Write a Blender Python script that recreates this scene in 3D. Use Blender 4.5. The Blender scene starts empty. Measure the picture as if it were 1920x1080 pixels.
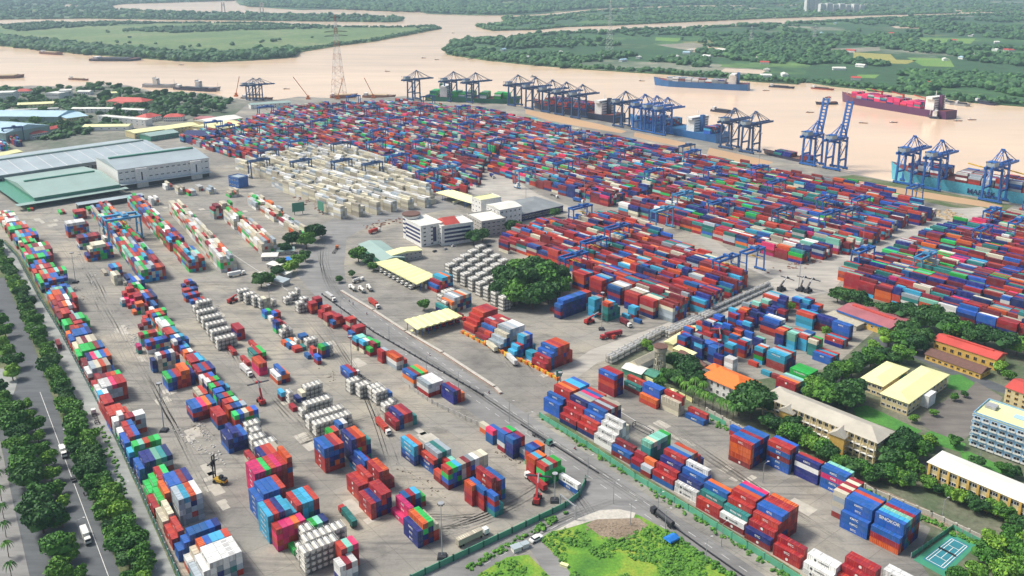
import bpy, math, random
import numpy as np
from mathutils import Vector, Matrix

# ------------------------------------------------------------------ camera, light, exposure
sc = bpy.context.scene
F, TH, H, CY = 1628.0, math.radians(15.02), 230.4, 380.4      # focal length in photo pixels, pitch, height, principal row
cd = bpy.data.cameras.new("camera"); cam = bpy.data.objects.new("camera", cd)
sc.collection.objects.link(cam)
cd.sensor_width = 36.0; cd.lens = F / 1920 * 36
cd.shift_y = -(540 - CY) / 1920
cd.clip_start = 1.0; cd.clip_end = 60000
cam.location = (0, 0, H); cam.rotation_euler = (math.pi / 2 - TH, 0, 0)
sc.camera = cam

SUN_EL, SUN_AZ = math.radians(52), math.radians(-78)          # azimuth from +Y towards +X
world = bpy.data.worlds.new("World"); sc.world = world; world.use_nodes = True
nt = world.node_tree; nt.nodes.clear()
wo = nt.nodes.new('ShaderNodeOutputWorld'); bg = nt.nodes.new('ShaderNodeBackground')
sky = nt.nodes.new('ShaderNodeTexSky'); sky.sky_type = 'NISHITA'; sky.sun_disc = False
sky.sun_elevation = SUN_EL; sky.sun_rotation = SUN_AZ
sky.air_density = 1.0; sky.dust_density = 4.0; sky.ozone_density = 1.0
bg.inputs['Strength'].default_value = 0.12
nt.links.new(sky.outputs[0], bg.inputs['Color']); nt.links.new(bg.outputs[0], wo.inputs['Surface'])
sl = bpy.data.lights.new("sun", 'SUN'); so = bpy.data.objects.new("sun", sl); sc.collection.objects.link(so)
sl.energy = 3.1; sl.angle = math.radians(14); sl.color = (1.0, 0.97, 0.91)
sd = Vector((math.sin(SUN_AZ) * math.cos(SUN_EL), math.cos(SUN_AZ) * math.cos(SUN_EL), math.sin(SUN_EL)))
so.rotation_euler = sd.to_track_quat('Z', 'Y').to_euler()
sc.view_settings.view_transform = 'Standard'; sc.view_settings.look = 'None'
sc.view_settings.exposure = 0.36; sc.view_settings.gamma = 1.0
sc.render.resolution_x = 1024; sc.render.resolution_y = 576

rnd = random.Random(7)
nrs = np.random.RandomState(5)
COL = sc.collection.objects

# ------------------------------------------------------------------ helpers
def P(x, y, z=0.0):
    "point of the world at height z that stands at photo pixel x, y"
    a, b = (x - 960) / F, (y - CY) / F
    c, s = math.cos(TH), math.sin(TH)
    d = (a, c - b * s, -s - b * c)
    t = (H - z) / -d[2]
    return (d[0] * t, d[1] * t)

def PX(X, Y, Z):
    c, s = math.cos(TH), math.sin(TH)
    dz = Z - H
    f = Y * c - dz * s; dn = -Y * s - dz * c
    if f < 1: return (-9999, -9999, 1)
    return (960 + F * X / f, CY + F * dn / f, f)

def lerp(a, b, t): return (a[0] + (b[0] - a[0]) * t, a[1] + (b[1] - a[1]) * t)
ORD = ['zeroth', 'first', 'second', 'third', 'fourth', 'fifth', 'sixth', 'seventh', 'eighth', 'ninth', 'tenth', 'eleventh', 'twelfth', 'thirteenth',
       'fourteenth', 'fifteenth', 'sixteenth', 'seventeenth', 'eighteenth', 'nineteenth', 'twentieth']
TEN = {20: 'twenty', 30: 'thirty', 40: 'forty', 50: 'fifty', 60: 'sixty', 70: 'seventy', 80: 'eighty'}
TENTH = {20: 'twentieth', 30: 'thirtieth', 40: 'fortieth', 50: 'fiftieth', 60: 'sixtieth', 70: 'seventieth', 80: 'eightieth'}
def ordn(n):
    if n <= 20: return ORD[n]
    t, u = n // 10 * 10, n % 10
    return TENTH[t] if u == 0 else TEN[t] + '-' + ORD[u]

def tag(o, label=None, cat=None, group=None, kind=None):
    if label: o['label'] = label
    if cat: o['category'] = cat
    if group: o['group'] = group
    if kind: o['kind'] = kind
    return o

class MB:
    def __init__(s): s.v = []; s.f = []; s.m = []; s.mats = []
    def mi(s, m):
        if m not in s.mats: s.mats.append(m)
        return s.mats.index(m)
    def add(s, vs, fs, m):
        b = len(s.v); s.v += [tuple(v) for v in vs]; k = s.mi(m)
        for f in fs: s.f.append(tuple(b + i for i in f)); s.m.append(k)
    def box(s, c, d, m, yaw=0.0, top=None):
        "c = centre of the base, d = sizes; top scales the upper face"
        hx, hy, h = d[0] / 2, d[1] / 2, d[2]; t = top or (1, 1)
        pts = [(-hx, -hy, 0), (hx, -hy, 0), (hx, hy, 0), (-hx, hy, 0), (-hx * t[0], -hy * t[1], h), (hx * t[0], -hy * t[1], h), (hx * t[0], hy * t[1], h), (-hx * t[0], hy * t[1], h)]
        cs, sn = math.cos(yaw), math.sin(yaw)
        s.add([(c[0] + x * cs - y * sn, c[1] + x * sn + y * cs, c[2] + z) for x, y, z in pts],
              [(3, 2, 1, 0), (4, 5, 6, 7), (0, 1, 5, 4), (1, 2, 6, 5), (2, 3, 7, 6), (3, 0, 4, 7)], m); return s
    def prism(s, poly, z0, z1, m, bottom=False):
        n = len(poly)
        a = sum(poly[i][0] * poly[(i + 1) % n][1] - poly[(i + 1) % n][0] * poly[i][1] for i in range(n))
        if a < 0: poly = poly[::-1]
        vs = [(x, y, z0) for x, y in poly] + [(x, y, z1) for x, y in poly]
        fs = [tuple(range(n, 2 * n))] + [(i, (i + 1) % n, n + (i + 1) % n, n + i) for i in range(n)]
        if bottom: fs.append(tuple(range(n - 1, -1, -1)))
        s.add(vs, fs, m); return s
    def bar(s, a, b, w, m, h=None):
        a, b = Vector(a), Vector(b); d = b - a
        if d.length < 1e-6: return s
        z = d.normalized(); x = z.cross(Vector((0, 0, 1)))
        x = Vector((1, 0, 0)) if x.length < 1e-3 else x.normalized()
        y = z.cross(x); hw, hh = w / 2, (h or w) / 2
        vs = [p + x * sx * hw + y * sy * hh for p in (a, b) for sx, sy in ((-1, -1), (1, -1), (1, 1), (-1, 1))]
        s.add(vs, [(0, 1, 2, 3), (7, 6, 5, 4), (0, 4, 5, 1), (1, 5, 6, 2), (2, 6, 7, 3), (3, 7, 4, 0)], m); return s
    def cyl(s, a, b, r, m, n=10, r2=None):
        a, b = Vector(a), Vector(b); z = (b - a).normalized(); x = z.cross(Vector((0, 0, 1)))
        x = Vector((1, 0, 0)) if x.length < 1e-3 else x.normalized()
        y = z.cross(x); r2 = r if r2 is None else r2
        vs = [a + (x * math.cos(t) + y * math.sin(t)) * r for t in [2 * math.pi * i / n for i in range(n)]] + \
             [b + (x * math.cos(t) + y * math.sin(t)) * r2 for t in [2 * math.pi * i / n for i in range(n)]]
        s.add(vs, [(i, (i + 1) % n, n + (i + 1) % n, n + i) for i in range(n)] + [tuple(range(n - 1, -1, -1)), tuple(range(n, 2 * n))], m); return s
    def mesh(s, name):
        me = bpy.data.meshes.new(name); me.from_pydata(s.v, [], s.f)
        for m in s.mats: me.materials.append(m)
        me.polygons.foreach_set('material_index', s.m); me.update(); return me
    def build(s, name, parent=None, loc=None, yaw=0.0):
        o = bpy.data.objects.new(name, s.mesh(name)); COL.link(o)
        if parent: o.parent = parent
        if loc: o.location = loc
        if yaw: o.rotation_euler.z = yaw
        return o

def empty(name, loc, yaw=0.0):
    o = bpy.data.objects.new(name, None); COL.link(o); o.location = loc; o.rotation_euler.z = yaw
    o.empty_display_size = 0.5; return o
def copy_tree(src, parent=None, loc=None, yaw=None):
    c = src.copy(); COL.link(c); c.parent = parent
    if loc is not None: c.location = loc
    if yaw is not None: c.rotation_euler.z = yaw
    for ch in src.children: copy_tree(ch, c)
    return c
def clear_tags(o):
    for k in ('label', 'group', 'category', 'kind'):
        if k in o: del o[k]

def mesh_np(name, V, Fq, mats, mi=None):
    "V n x 3 floats, Fq m x k ints"
    me = bpy.data.meshes.new(name); n, k = Fq.shape
    me.vertices.add(len(V)); me.vertices.foreach_set('co', V.astype(np.float32).ravel())
    me.loops.add(n * k); me.loops.foreach_set('vertex_index', Fq.astype(np.int32).ravel())
    me.polygons.add(n); me.polygons.foreach_set('loop_start', np.arange(0, n * k, k, dtype=np.int32))
    me.polygons.foreach_set('loop_total', np.full(n, k, dtype=np.int32))
    for m in mats: me.materials.append(m)
    if mi is not None: me.polygons.foreach_set('material_index', mi.astype(np.int32))
    me.polygons.foreach_set('use_smooth', np.zeros(n, dtype=bool)); me.update(calc_edges=True); me.validate(); return me

# ------------------------------------------------------------------ materials
def newmat(name):
    m = bpy.data.materials.new(name); m.use_nodes = True
    return m, m.node_tree, m.node_tree.nodes['Principled BSDF']
def ramp(nt, stops):
    r = nt.nodes.new('ShaderNodeValToRGB'); e = r.color_ramp.elements
    while len(e) > 1: e.remove(e[-1])
    e[0].position = stops[0][0]; e[0].color = (*stops[0][1], 1)
    for p, c in stops[1:]:
        q = e.new(p); q.color = (*c, 1)
    return r
def noise(nt, scale, detail=4, rough=0.6, coord='Object', stretch=None, rot=0.0, dist=0.0):
    tc = nt.nodes.new('ShaderNodeTexCoord'); mp = nt.nodes.new('ShaderNodeMapping')
    nt.links.new(tc.outputs[coord], mp.inputs[0]); mp.inputs['Rotation'].default_value = (0, 0, rot)
    if stretch: mp.inputs['Scale'].default_value = stretch
    n = nt.nodes.new('ShaderNodeTexNoise'); n.inputs['Scale'].default_value = scale
    n.inputs['Detail'].default_value = detail; n.inputs['Roughness'].default_value = rough; n.inputs['Distortion'].default_value = dist
    nt.links.new(mp.outputs[0], n.inputs['Vector']); return n
def mixc(nt, a, b, fac, mode='MIX'):
    m = nt.nodes.new('ShaderNodeMix'); m.data_type = 'RGBA'; m.blend_type = mode
    for sock, v in ((m.inputs[6], a), (m.inputs[7], b), (m.inputs[0], fac)):
        if hasattr(v, 'links') or hasattr(v, 'is_linked'): nt.links.new(v, sock)
        elif isinstance(v, (int, float)): sock.default_value = v
        else: sock.default_value = (*v, 1)
    return m.outputs[2]
def plain(name, c, rough=0.6, metal=0.0, var=0.12, scale=0.6, rnd_amt=0.12):
    m, nt, b = newmat(name)
    n = noise(nt, scale, 3)
    lo = tuple(max(0, v * (1 - var * 1.6)) for v in c); hi = tuple(min(1, v * (1 + var)) for v in c)
    r = ramp(nt, [(0.3, lo), (0.7, hi)]); nt.links.new(n.outputs['Fac'], r.inputs[0])
    oi = nt.nodes.new('ShaderNodeObjectInfo'); g = nt.nodes.new('ShaderNodeNewGeometry')
    ad = nt.nodes.new('ShaderNodeMath'); ad.operation = 'ADD'; nt.links.new(oi.outputs['Random'], ad.inputs[0]); nt.links.new(g.outputs['Random Per Island'], ad.inputs[1])
    mr = nt.nodes.new('ShaderNodeMapRange'); nt.links.new(ad.outputs[0], mr.inputs[0])
    mr.inputs['From Max'].default_value = 2.0; mr.inputs['To Min'].default_value = 1 - rnd_amt; mr.inputs['To Max'].default_value = 1 + rnd_amt
    hs = nt.nodes.new('ShaderNodeHueSaturation'); nt.links.new(r.outputs[0], hs.inputs['Color']); nt.links.new(mr.outputs[0], hs.inputs['Value'])
    nt.links.new(hs.outputs[0], b.inputs['Base Color'])
    b.inputs['Roughness'].default_value = rough; b.inputs['Metallic'].default_value = metal
    return m

def container_mat(name, c):
    "painted steel: paint fades and rusts in patches, every box a slightly different age"
    m, nt, b = newmat(name)
    n1 = noise(nt, 0.35, 5, 0.65); n2 = noise(nt, 1.6, 4, 0.7)
    oi = nt.nodes.new('ShaderNodeObjectInfo'); g = nt.nodes.new('ShaderNodeNewGeometry')
    ad = nt.nodes.new('ShaderNodeMath'); ad.operation = 'ADD'; nt.links.new(oi.outputs['Random'], ad.inputs[0]); nt.links.new(g.outputs['Random Per Island'], ad.inputs[1])
    wn = nt.nodes.new('ShaderNodeTexWhiteNoise'); wn.noise_dimensions = '1D'; nt.links.new(ad.outputs[0], wn.inputs['W'])
    mr = nt.nodes.new('ShaderNodeMapRange'); nt.links.new(wn.outputs['Value'], mr.inputs[0]); mr.inputs['To Min'].default_value = 0.58; mr.inputs['To Max'].default_value = 1.22
    mh = nt.nodes.new('ShaderNodeMapRange'); nt.links.new(wn.outputs['Value'], mh.inputs[0]); mh.inputs['To Min'].default_value = 0.488; mh.inputs['To Max'].default_value = 0.512
    faded = tuple(v * 0.80 + 0.075 for v in c); rust = (0.16, 0.07, 0.035)
    c1 = mixc(nt, c, faded, 0.0); mx = c1.node
    rr = ramp(nt, [(0.42, (0, 0, 0)), (0.72, (0.75, 0.75, 0.75))]); nt.links.new(n1.outputs['Fac'], rr.inputs[0]); nt.links.new(rr.outputs[0], mx.inputs[0])
    c2 = mixc(nt, c1, rust, 0.0)
    r2 = ramp(nt, [(0.58, (0, 0, 0)), (0.70, (0.6, 0.6, 0.6))]); nt.links.new(n2.outputs['Fac'], r2.inputs[0]); nt.links.new(r2.outputs[0], c2.node.inputs[0])
    hs = nt.nodes.new('ShaderNodeHueSaturation'); nt.links.new(c2, hs.inputs['Color']); nt.links.new(mr.outputs[0], hs.inputs['Value']); nt.links.new(mh.outputs[0], hs.inputs['Hue'])
    nt.links.new(hs.outputs[0], b.inputs['Base Color'])
    b.inputs['Roughness'].default_value = 0.55; b.inputs['Specular IOR Level'].default_value = 0.35
    return m
CC = {'R': (0.42, 0.018, 0.018), 'M': (0.22, 0.016, 0.02), 'O': (0.62, 0.095, 0.014), 'B': (0.012, 0.115, 0.42), 'N': (0.008, 0.024, 0.17), 'C': (0.04, 0.38, 0.58),
      'G': (0.02, 0.46, 0.07), 'T': (0.016, 0.20, 0.18), 'W': (0.74, 0.74, 0.70), 'K': (0.36, 0.42, 0.45), 'Y': (0.60, 0.55, 0.41), 'P': (0.66, 0.022, 0.14), 'L': (0.22, 0.56, 0.42)}
CNAME = {'R': 'red', 'M': 'maroon', 'O': 'orange', 'B': 'blue', 'N': 'navy', 'C': 'cyan', 'G': 'green', 'T': 'teal', 'W': 'white', 'K': 'grey', 'Y': 'cream', 'P': 'magenta', 'L': 'mint'}
CM = {k: container_mat('paint_' + CNAME[k].replace(' ', '_'), v) for k, v in CC.items()}
M = {}
M['white'] = plain('white_paint', (0.78, 0.77, 0.72)); M['cream'] = plain('cream_wall', (0.66, 0.55, 0.30)); M['yellow_wall'] = plain('yellow_wall', (0.66, 0.42, 0.10))
M['grey'] = plain('grey_metal', (0.34, 0.35, 0.36), 0.5); M['dark'] = plain('dark_metal', (0.03, 0.032, 0.038), 0.6); M['black'] = plain('black_rubber', (0.012, 0.012, 0.012), 0.9)
M['glass'] = plain('window_glass', (0.02, 0.03, 0.045), 0.15); M['crane'] = plain('crane_blue_paint', (0.018, 0.12, 0.40), 0.45); M['crane_dark'] = plain('crane_dark_blue_paint', (0.03, 0.085, 0.21), 0.5)
M['crane_light'] = plain('crane_pale_blue_paint', (0.06, 0.28, 0.50), 0.45)
M['tank'] = plain('tank_white_paint', (0.64, 0.62, 0.55), 0.35); M['tankframe'] = plain('tank_frame_paint', (0.20, 0.20, 0.19), 0.6)
M['tank_y'] = plain('tank_yellow_paint', (0.68, 0.56, 0.18), 0.4)
M['roof_yellow'] = plain('pale_yellow_roof_sheet', (0.80, 0.78, 0.38), 0.5, var=0.06, scale=0.08); M['roof_orange'] = plain('orange_roof_tile', (0.80, 0.17, 0.02), 0.7, var=0.08)
M['roof_red'] = plain('red_roof_sheet', (0.52, 0.07, 0.05), 0.6, var=0.1, scale=0.1); M['roof_pink'] = plain('faded_red_roof', (0.36, 0.12, 0.13), 0.6, scale=0.1)
M['roof_brown'] = plain('brown_roof_tile', (0.15, 0.075, 0.055), 0.8); M['roof_white'] = plain('off_white_roof', (0.72, 0.71, 0.62), 0.55, var=0.07, scale=0.1)
M['roof_grey'] = plain('grey_roof_sheet', (0.24, 0.26, 0.26), 0.6, scale=0.1); M['roof_blue'] = plain('pale_blue_roof_sheet', (0.40, 0.58, 0.66), 0.45, var=0.06, scale=0.06)
M['roof_green'] = plain('pale_green_roof_sheet', (0.29, 0.40, 0.35), 0.45, var=0.06, scale=0.06); M['wh_green'] = plain('green_trim_paint', (0.06, 0.24, 0.16), 0.5)
M['roof_shed'] = plain('shed_roof_sheet', (0.36, 0.42, 0.43), 0.4, var=0.08, scale=0.05)
M['blue_wall'] = plain('pale_blue_wall', (0.26, 0.47, 0.66)); M['stripe'] = plain('dark_blue_band', (0.03, 0.035, 0.12), 0.2)
M['brick_wall'] = plain('old_stone_wall', (0.44, 0.40, 0.30)); M['concrete'] = plain('concrete', (0.42, 0.40, 0.36), 0.8)
M['fence_green'] = plain('green_fence_sheet', (0.10, 0.36, 0.22), 0.7, var=0.1, scale=0.2); M['fence_dark'] = plain('dark_green_net', (0.035, 0.13, 0.10), 0.8)
M['yellow'] = plain('yellow_machine_paint', (0.70, 0.42, 0.03), 0.5); M['redm'] = plain('red_machine_paint', (0.45, 0.02, 0.02), 0.5)
M['line'] = plain('road_marking_paint', (0.72, 0.72, 0.68), 0.7); M['orange'] = plain('orange_paint', (0.7, 0.18, 0.03), 0.5)
M['court'] = plain('blue_court_paint', (0.03, 0.22, 0.27), 0.8, var=0.12, scale=0.15); M['court_g'] = plain('green_court_paint', (0.05, 0.28, 0.16), 0.8, scale=0.15)
M['blue_tarp'] = plain('blue_tarpaulin', (0.02, 0.20, 0.62), 0.5); M['kerb'] = plain('kerb_stone', (0.50, 0.47, 0.40), 0.85)
M['bark'] = plain('tree_bark', (0.12, 0.085, 0.06), 0.9); M['hull_blue'] = plain('ship_hull_blue', (0.03, 0.14, 0.36), 0.4); M['hull_cyan'] = plain('ship_hull_pale_blue', (0.10, 0.45, 0.58), 0.4)
M['hull_navy'] = plain('ship_hull_navy', (0.025, 0.03, 0.07), 0.4); M['hull_green'] = plain('ship_hull_green', (0.02, 0.16, 0.09), 0.4); M['hull_purple'] = plain('ship_hull_purple', (0.10, 0.025, 0.09), 0.4)
M['deck'] = plain('ship_deck_red', (0.28, 0.07, 0.05), 0.7); M['deck_blue'] = plain('ship_deck_blue', (0.05, 0.22, 0.42), 0.6); M['rustdeck'] = plain('barge_rust', (0.20, 0.10, 0.07), 0.8)
M['sand'] = plain('sand_heap', (0.45, 0.34, 0.20), 0.95); M['pylon_red'] = plain('pylon_red_paint', (0.40, 0.17, 0.12), 0.6)
M['kerb_red'] = plain('red_kerb_paint', (0.62, 0.32, 0.24), 0.7)

def yard_mat():
    m, nt, b = newmat('yard_concrete')
    n1 = noise(nt, 0.012, 6, 0.62, dist=0.6); n2 = noise(nt, 0.07, 6, 0.7); n3 = noise(nt, 0.9, 3)
    r1 = ramp(nt, [(0.30, (0.20, 0.19, 0.168)), (0.50, (0.30, 0.282, 0.242)), (0.72, (0.46, 0.405, 0.30))]); nt.links.new(n1.outputs['Fac'], r1.inputs[0])
    r2 = ramp(nt, [(0.28, (0.55, 0.55, 0.56)), (0.45, (0.95, 0.95, 0.95)), (0.7, (1.10, 1.09, 1.07))]); nt.links.new(n2.outputs['Fac'], r2.inputs[0])
    c = mixc(nt, r1.outputs[0], r2.outputs[0], 1.0, 'MULTIPLY')
    r3 = ramp(nt, [(0.3, (0.9, 0.9, 0.9)), (0.7, (1.06, 1.06, 1.06))]); nt.links.new(n3.outputs['Fac'], r3.inputs[0])
    c = mixc(nt, c, r3.outputs[0], 1.0, 'MULTIPLY')
    # tyre sweeps and drip stains, long along the lanes
    n4 = noise(nt, 0.10, 5, 0.7, stretch=(0.16, 1.6, 1), rot=math.radians(52), dist=1.2)
    r4 = ramp(nt, [(0.50, (0, 0, 0)), (0.62, (0.5, 0.5, 0.5)), (0.75, (0.8, 0.8, 0.8))]); nt.links.new(n4.outputs['Fac'], r4.inputs[0])
    c = mixc(nt, c, (0.10, 0.095, 0.088), r4.outputs[0])
    # slab joints
    tc = nt.nodes.new('ShaderNodeTexCoord'); mp = nt.nodes.new('ShaderNodeMapping'); mp.inputs['Rotation'].default_value = (0, 0, math.radians(51)); nt.links.new(tc.outputs['Object'], mp.inputs[0])
    br = nt.nodes.new('ShaderNodeTexBrick'); nt.links.new(mp.outputs[0], br.inputs['Vector']); br.inputs['Scale'].default_value = 1.0; br.offset = 0
    br.inputs['Brick Width'].default_value = 18; br.inputs['Row Height'].default_value = 12; br.inputs['Mortar Size'].default_value = 0.16
    br.inputs['Color1'].default_value = (1, 1, 1, 1); br.inputs['Color2'].default_value = (0.9, 0.9, 0.89, 1); br.inputs['Mortar'].default_value = (0.70, 0.70, 0.70, 1)
    c = mixc(nt, c, br.outputs['Color'], 1.0, 'MULTIPLY')
    nt.links.new(c, b.inputs['Base Color']); b.inputs['Roughness'].default_value = 0.78
    # damp patches are a little glossier
    r5 = ramp(nt, [(0.60, (0.82, 0.82, 0.82)), (0.74, (0.40, 0.40, 0.40))]); nt.links.new(n1.outputs['Fac'], r5.inputs[0]); nt.links.new(r5.outputs[0], b.inputs['Roughness'])
    return m
def road_mat(name, c, dark=0.75):
    m, nt, b = newmat(name)
    n1 = noise(nt, 0.02, 5, 0.6, dist=0.5); n2 = noise(nt, 0.14, 5, 0.7, stretch=(0.2, 1.4, 1), rot=math.radians(52))
    r1 = ramp(nt, [(0.3, tuple(v * dark for v in c)), (0.7, tuple(v * 1.18 for v in c))]); nt.links.new(n1.outputs['Fac'], r1.inputs[0])
    r2 = ramp(nt, [(0.35, (0.72, 0.72, 0.73)), (0.6, (1.05, 1.05, 1.05))]); nt.links.new(n2.outputs['Fac'], r2.inputs[0])
    nt.links.new(mixc(nt, r1.outputs[0], r2.outputs[0], 1.0, 'MULTIPLY'), b.inputs['Base Color']); b.inputs['Roughness'].default_value = 0.8
    return m
def land_mat(name, stops, scale, scale2=None, rough=0.95):
    m, nt, b = newmat(name)
    n1 = noise(nt, scale, 6, 0.62, dist=0.4); r1 = ramp(nt, stops); nt.links.new(n1.outputs['Fac'], r1.inputs[0])
    n2 = noise(nt, scale2 or scale * 12, 5, 0.7)
    r2 = ramp(nt, [(0.3, (0.62, 0.62, 0.62)), (0.7, (1.25, 1.25, 1.25))]); nt.links.new(n2.outputs['Fac'], r2.inputs[0])
    nt.links.new(mixc(nt, r1.outputs[0], r2.outputs[0], 1.0, 'MULTIPLY'), b.inputs['Base Color']); b.inputs['Roughness'].default_value = rough
    return m
def farland_mat():
    "patchwork of fields, woods, ponds seen from far above"
    m, nt, b = newmat('far_land')
    tc = nt.nodes.new('ShaderNodeTexCoord'); mp = nt.nodes.new('ShaderNodeMapping'); nt.links.new(tc.outputs['Object'], mp.inputs[0]); mp.inputs['Scale'].default_value = (1 / 190, 1 / 260, 1); mp.inputs['Rotation'].default_value = (0, 0, 0.5)
    vo = nt.nodes.new('ShaderNodeTexVoronoi'); vo.distance = 'CHEBYCHEV'; nt.links.new(mp.outputs[0], vo.inputs['Vector']); vo.inputs['Scale'].default_value = 1.0
    sp = nt.nodes.new('ShaderNodeSeparateColor'); nt.links.new(vo.outputs['Color'], sp.inputs[0])
    rr = ramp(nt, [(0.0, (0.040, 0.11, 0.040)), (0.35, (0.065, 0.16, 0.045)), (0.60, (0.13, 0.24, 0.06)), (0.80, (0.20, 0.22, 0.08)), (0.92, (0.30, 0.30, 0.22)), (1.0, (0.42, 0.42, 0.38))]); nt.links.new(sp.outputs[0], rr.inputs[0])
    rr.color_ramp.interpolation = 'CONSTANT'
    n1 = noise(nt, 0.0022, 6, 0.65); r1 = ramp(nt, [(0.40, (0, 0, 0)), (0.56, (1, 1, 1))]); nt.links.new(n1.outputs['Fac'], r1.inputs[0])
    c = mixc(nt, rr.outputs[0], (0.035, 0.10, 0.038), r1.outputs[0])
    n2 = noise(nt, 0.03, 5, 0.7); r2 = ramp(nt, [(0.3, (0.6, 0.6, 0.6)), (0.7, (1.25, 1.25, 1.25))]); nt.links.new(n2.outputs['Fac'], r2.inputs[0])
    nt.links.new(mixc(nt, c, r2.outputs[0], 1.0, 'MULTIPLY'), b.inputs['Base Color']); b.inputs['Roughness'].default_value = 0.95
    return m
def water_mat(name, c, rough=0.32):
    m, nt, b = newmat(name)
    n1 = noise(nt, 0.0016, 5, 0.6, stretch=(1, 2.2, 1)); r = ramp(nt, [(0.3, tuple(v * 0.9 for v in c)), (0.7, tuple(min(1, v * 1.1) for v in c))]); nt.links.new(n1.outputs['Fac'], r.inputs[0])
    nt.links.new(r.outputs[0], b.inputs['Base Color']); b.inputs['IOR'].default_value = 1.33
    n3 = noise(nt, 0.004, 6, 0.65, stretch=(.5, 3, 1), rot=.35, dist=1.5); r3 = ramp(nt, [(0.30, (rough * .75,) * 3), (0.70, (rough * 1.5,) * 3)]); nt.links.new(n3.outputs['Fac'], r3.inputs[0]); nt.links.new(r3.outputs[0], b.inputs['Roughness'])
    n2 = noise(nt, 0.25, 3, 0.6); bp = nt.nodes.new('ShaderNodeBump'); bp.inputs['Strength'].default_value = 0.12; bp.inputs['Distance'].default_value = 0.2
    nt.links.new(n2.outputs['Fac'], bp.inputs['Height']); nt.links.new(bp.outputs[0], b.inputs['Normal'])
    return m
def leaf_mat(name, c1, c2):
    m, nt, b = newmat(name)
    g = nt.nodes.new('ShaderNodeNewGeometry'); oi = nt.nodes.new('ShaderNodeObjectInfo')
    r = ramp(nt, [(0.0, c1), (0.75, tuple((p + q) / 2 for p, q in zip(c1, c2))), (1.0, c2)]); nt.links.new(g.outputs['Random Per Island'], r.inputs[0])
    mr = nt.nodes.new('ShaderNodeMapRange'); nt.links.new(oi.outputs['Random'], mr.inputs[0]); mr.inputs['To Min'].default_value = 0.75; mr.inputs['To Max'].default_value = 1.35
    mh = nt.nodes.new('ShaderNodeMapRange'); nt.links.new(oi.outputs['Random'], mh.inputs[0]); mh.inputs['To Min'].default_value = 0.515; mh.inputs['To Max'].default_value = 0.485
    hs = nt.nodes.new('ShaderNodeHueSaturation'); nt.links.new(r.outputs[0], hs.inputs['Color']); nt.links.new(mr.outputs[0], hs.inputs['Value']); nt.links.new(mh.outputs[0], hs.inputs['Hue'])
    nt.links.new(hs.outputs[0], b.inputs['Base Color']); b.inputs['Roughness'].default_value = 0.75
    return m
M['yard'] = yard_mat()
M['asphalt'] = road_mat('dark_asphalt', (0.105, 0.115, 0.12)); M['road'] = road_mat('grey_road', (0.25, 0.245, 0.23)); M['service'] = road_mat('concrete_road', (0.30, 0.31, 0.29))
M['pale_road'] = road_mat('pale_concrete_road', (0.44, 0.41, 0.35))
M['farland'] = farland_mat()
M['grass'] = land_mat('bright_grass', [(0.3, (0.05, 0.17, 0.02)), (0.48, (0.13, 0.30, 0.025)), (0.62, (0.30, 0.36, 0.04)), (0.75, (0.40, 0.36, 0.08))], 0.05, 0.9)
M['lawn'] = land_mat('lawn', [(0.3, (0.045, 0.19, 0.03)), (0.7, (0.09, 0.27, 0.04))], 0.05, 0.6)
M['soil'] = land_mat('bare_soil', [(0.3, (0.20, 0.15, 0.10)), (0.7, (0.34, 0.27, 0.19))], 0.08, 0.9)
M['verge'] = land_mat('verge_grass_and_soil', [(0.3, (0.05, 0.10, 0.03)), (0.5, (0.12, 0.15, 0.06)), (0.7, (0.25, 0.21, 0.14))], 0.06, 0.6)
M['campus'] = land_mat('compound_ground', [(0.3, (0.06, 0.11, 0.04)), (0.5, (0.12, 0.14, 0.08)), (0.7, (0.22, 0.20, 0.15))], 0.03, 0.4)
M['town'] = land_mat('town_ground', [(0.3, (0.06, 0.10, 0.05)), (0.5, (0.16, 0.17, 0.13)), (0.7, (0.30, 0.28, 0.23))], 0.01, 0.1)
M['marsh'] = land_mat('marsh_grass', [(0.3, (0.085, 0.16, 0.06)), (0.5, (0.14, 0.215, 0.075)), (0.72, (0.21, 0.25, 0.11))], 0.004, 0.04)
M['water'] = water_mat('muddy_river_water', (0.82, 0.60, 0.40), 0.16); M['mud'] = water_mat('muddy_basin_water', (0.52, 0.34, 0.19), 0.5)
M['leaf'] = leaf_mat('leaves_mid_green', (0.026, 0.105, 0.010), (0.11, 0.29, 0.022)); M['leaf_l'] = leaf_mat('leaves_light_green', (0.05, 0.16, 0.012), (0.20, 0.38, 0.03)); M['leaf_d'] = leaf_mat('leaves_dark_green', (0.012, 0.062, 0.012), (0.048, 0.16, 0.02))
M['wood'] = leaf_mat('woodland_green', (0.026, 0.095, 0.030), (0.085, 0.20, 0.045))
M['weeds'] = leaf_mat('weed_leaves', (0.04, 0.14, 0.012), (0.16, 0.34, 0.03))
M['roof_beige'] = plain('beige_roof_sheet', (0.50, 0.46, 0.37), 0.6, var=0.1, scale=0.12)
M['old_asphalt'] = road_mat('old_stained_asphalt', (0.19, 0.17, 0.145), .6)
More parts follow.
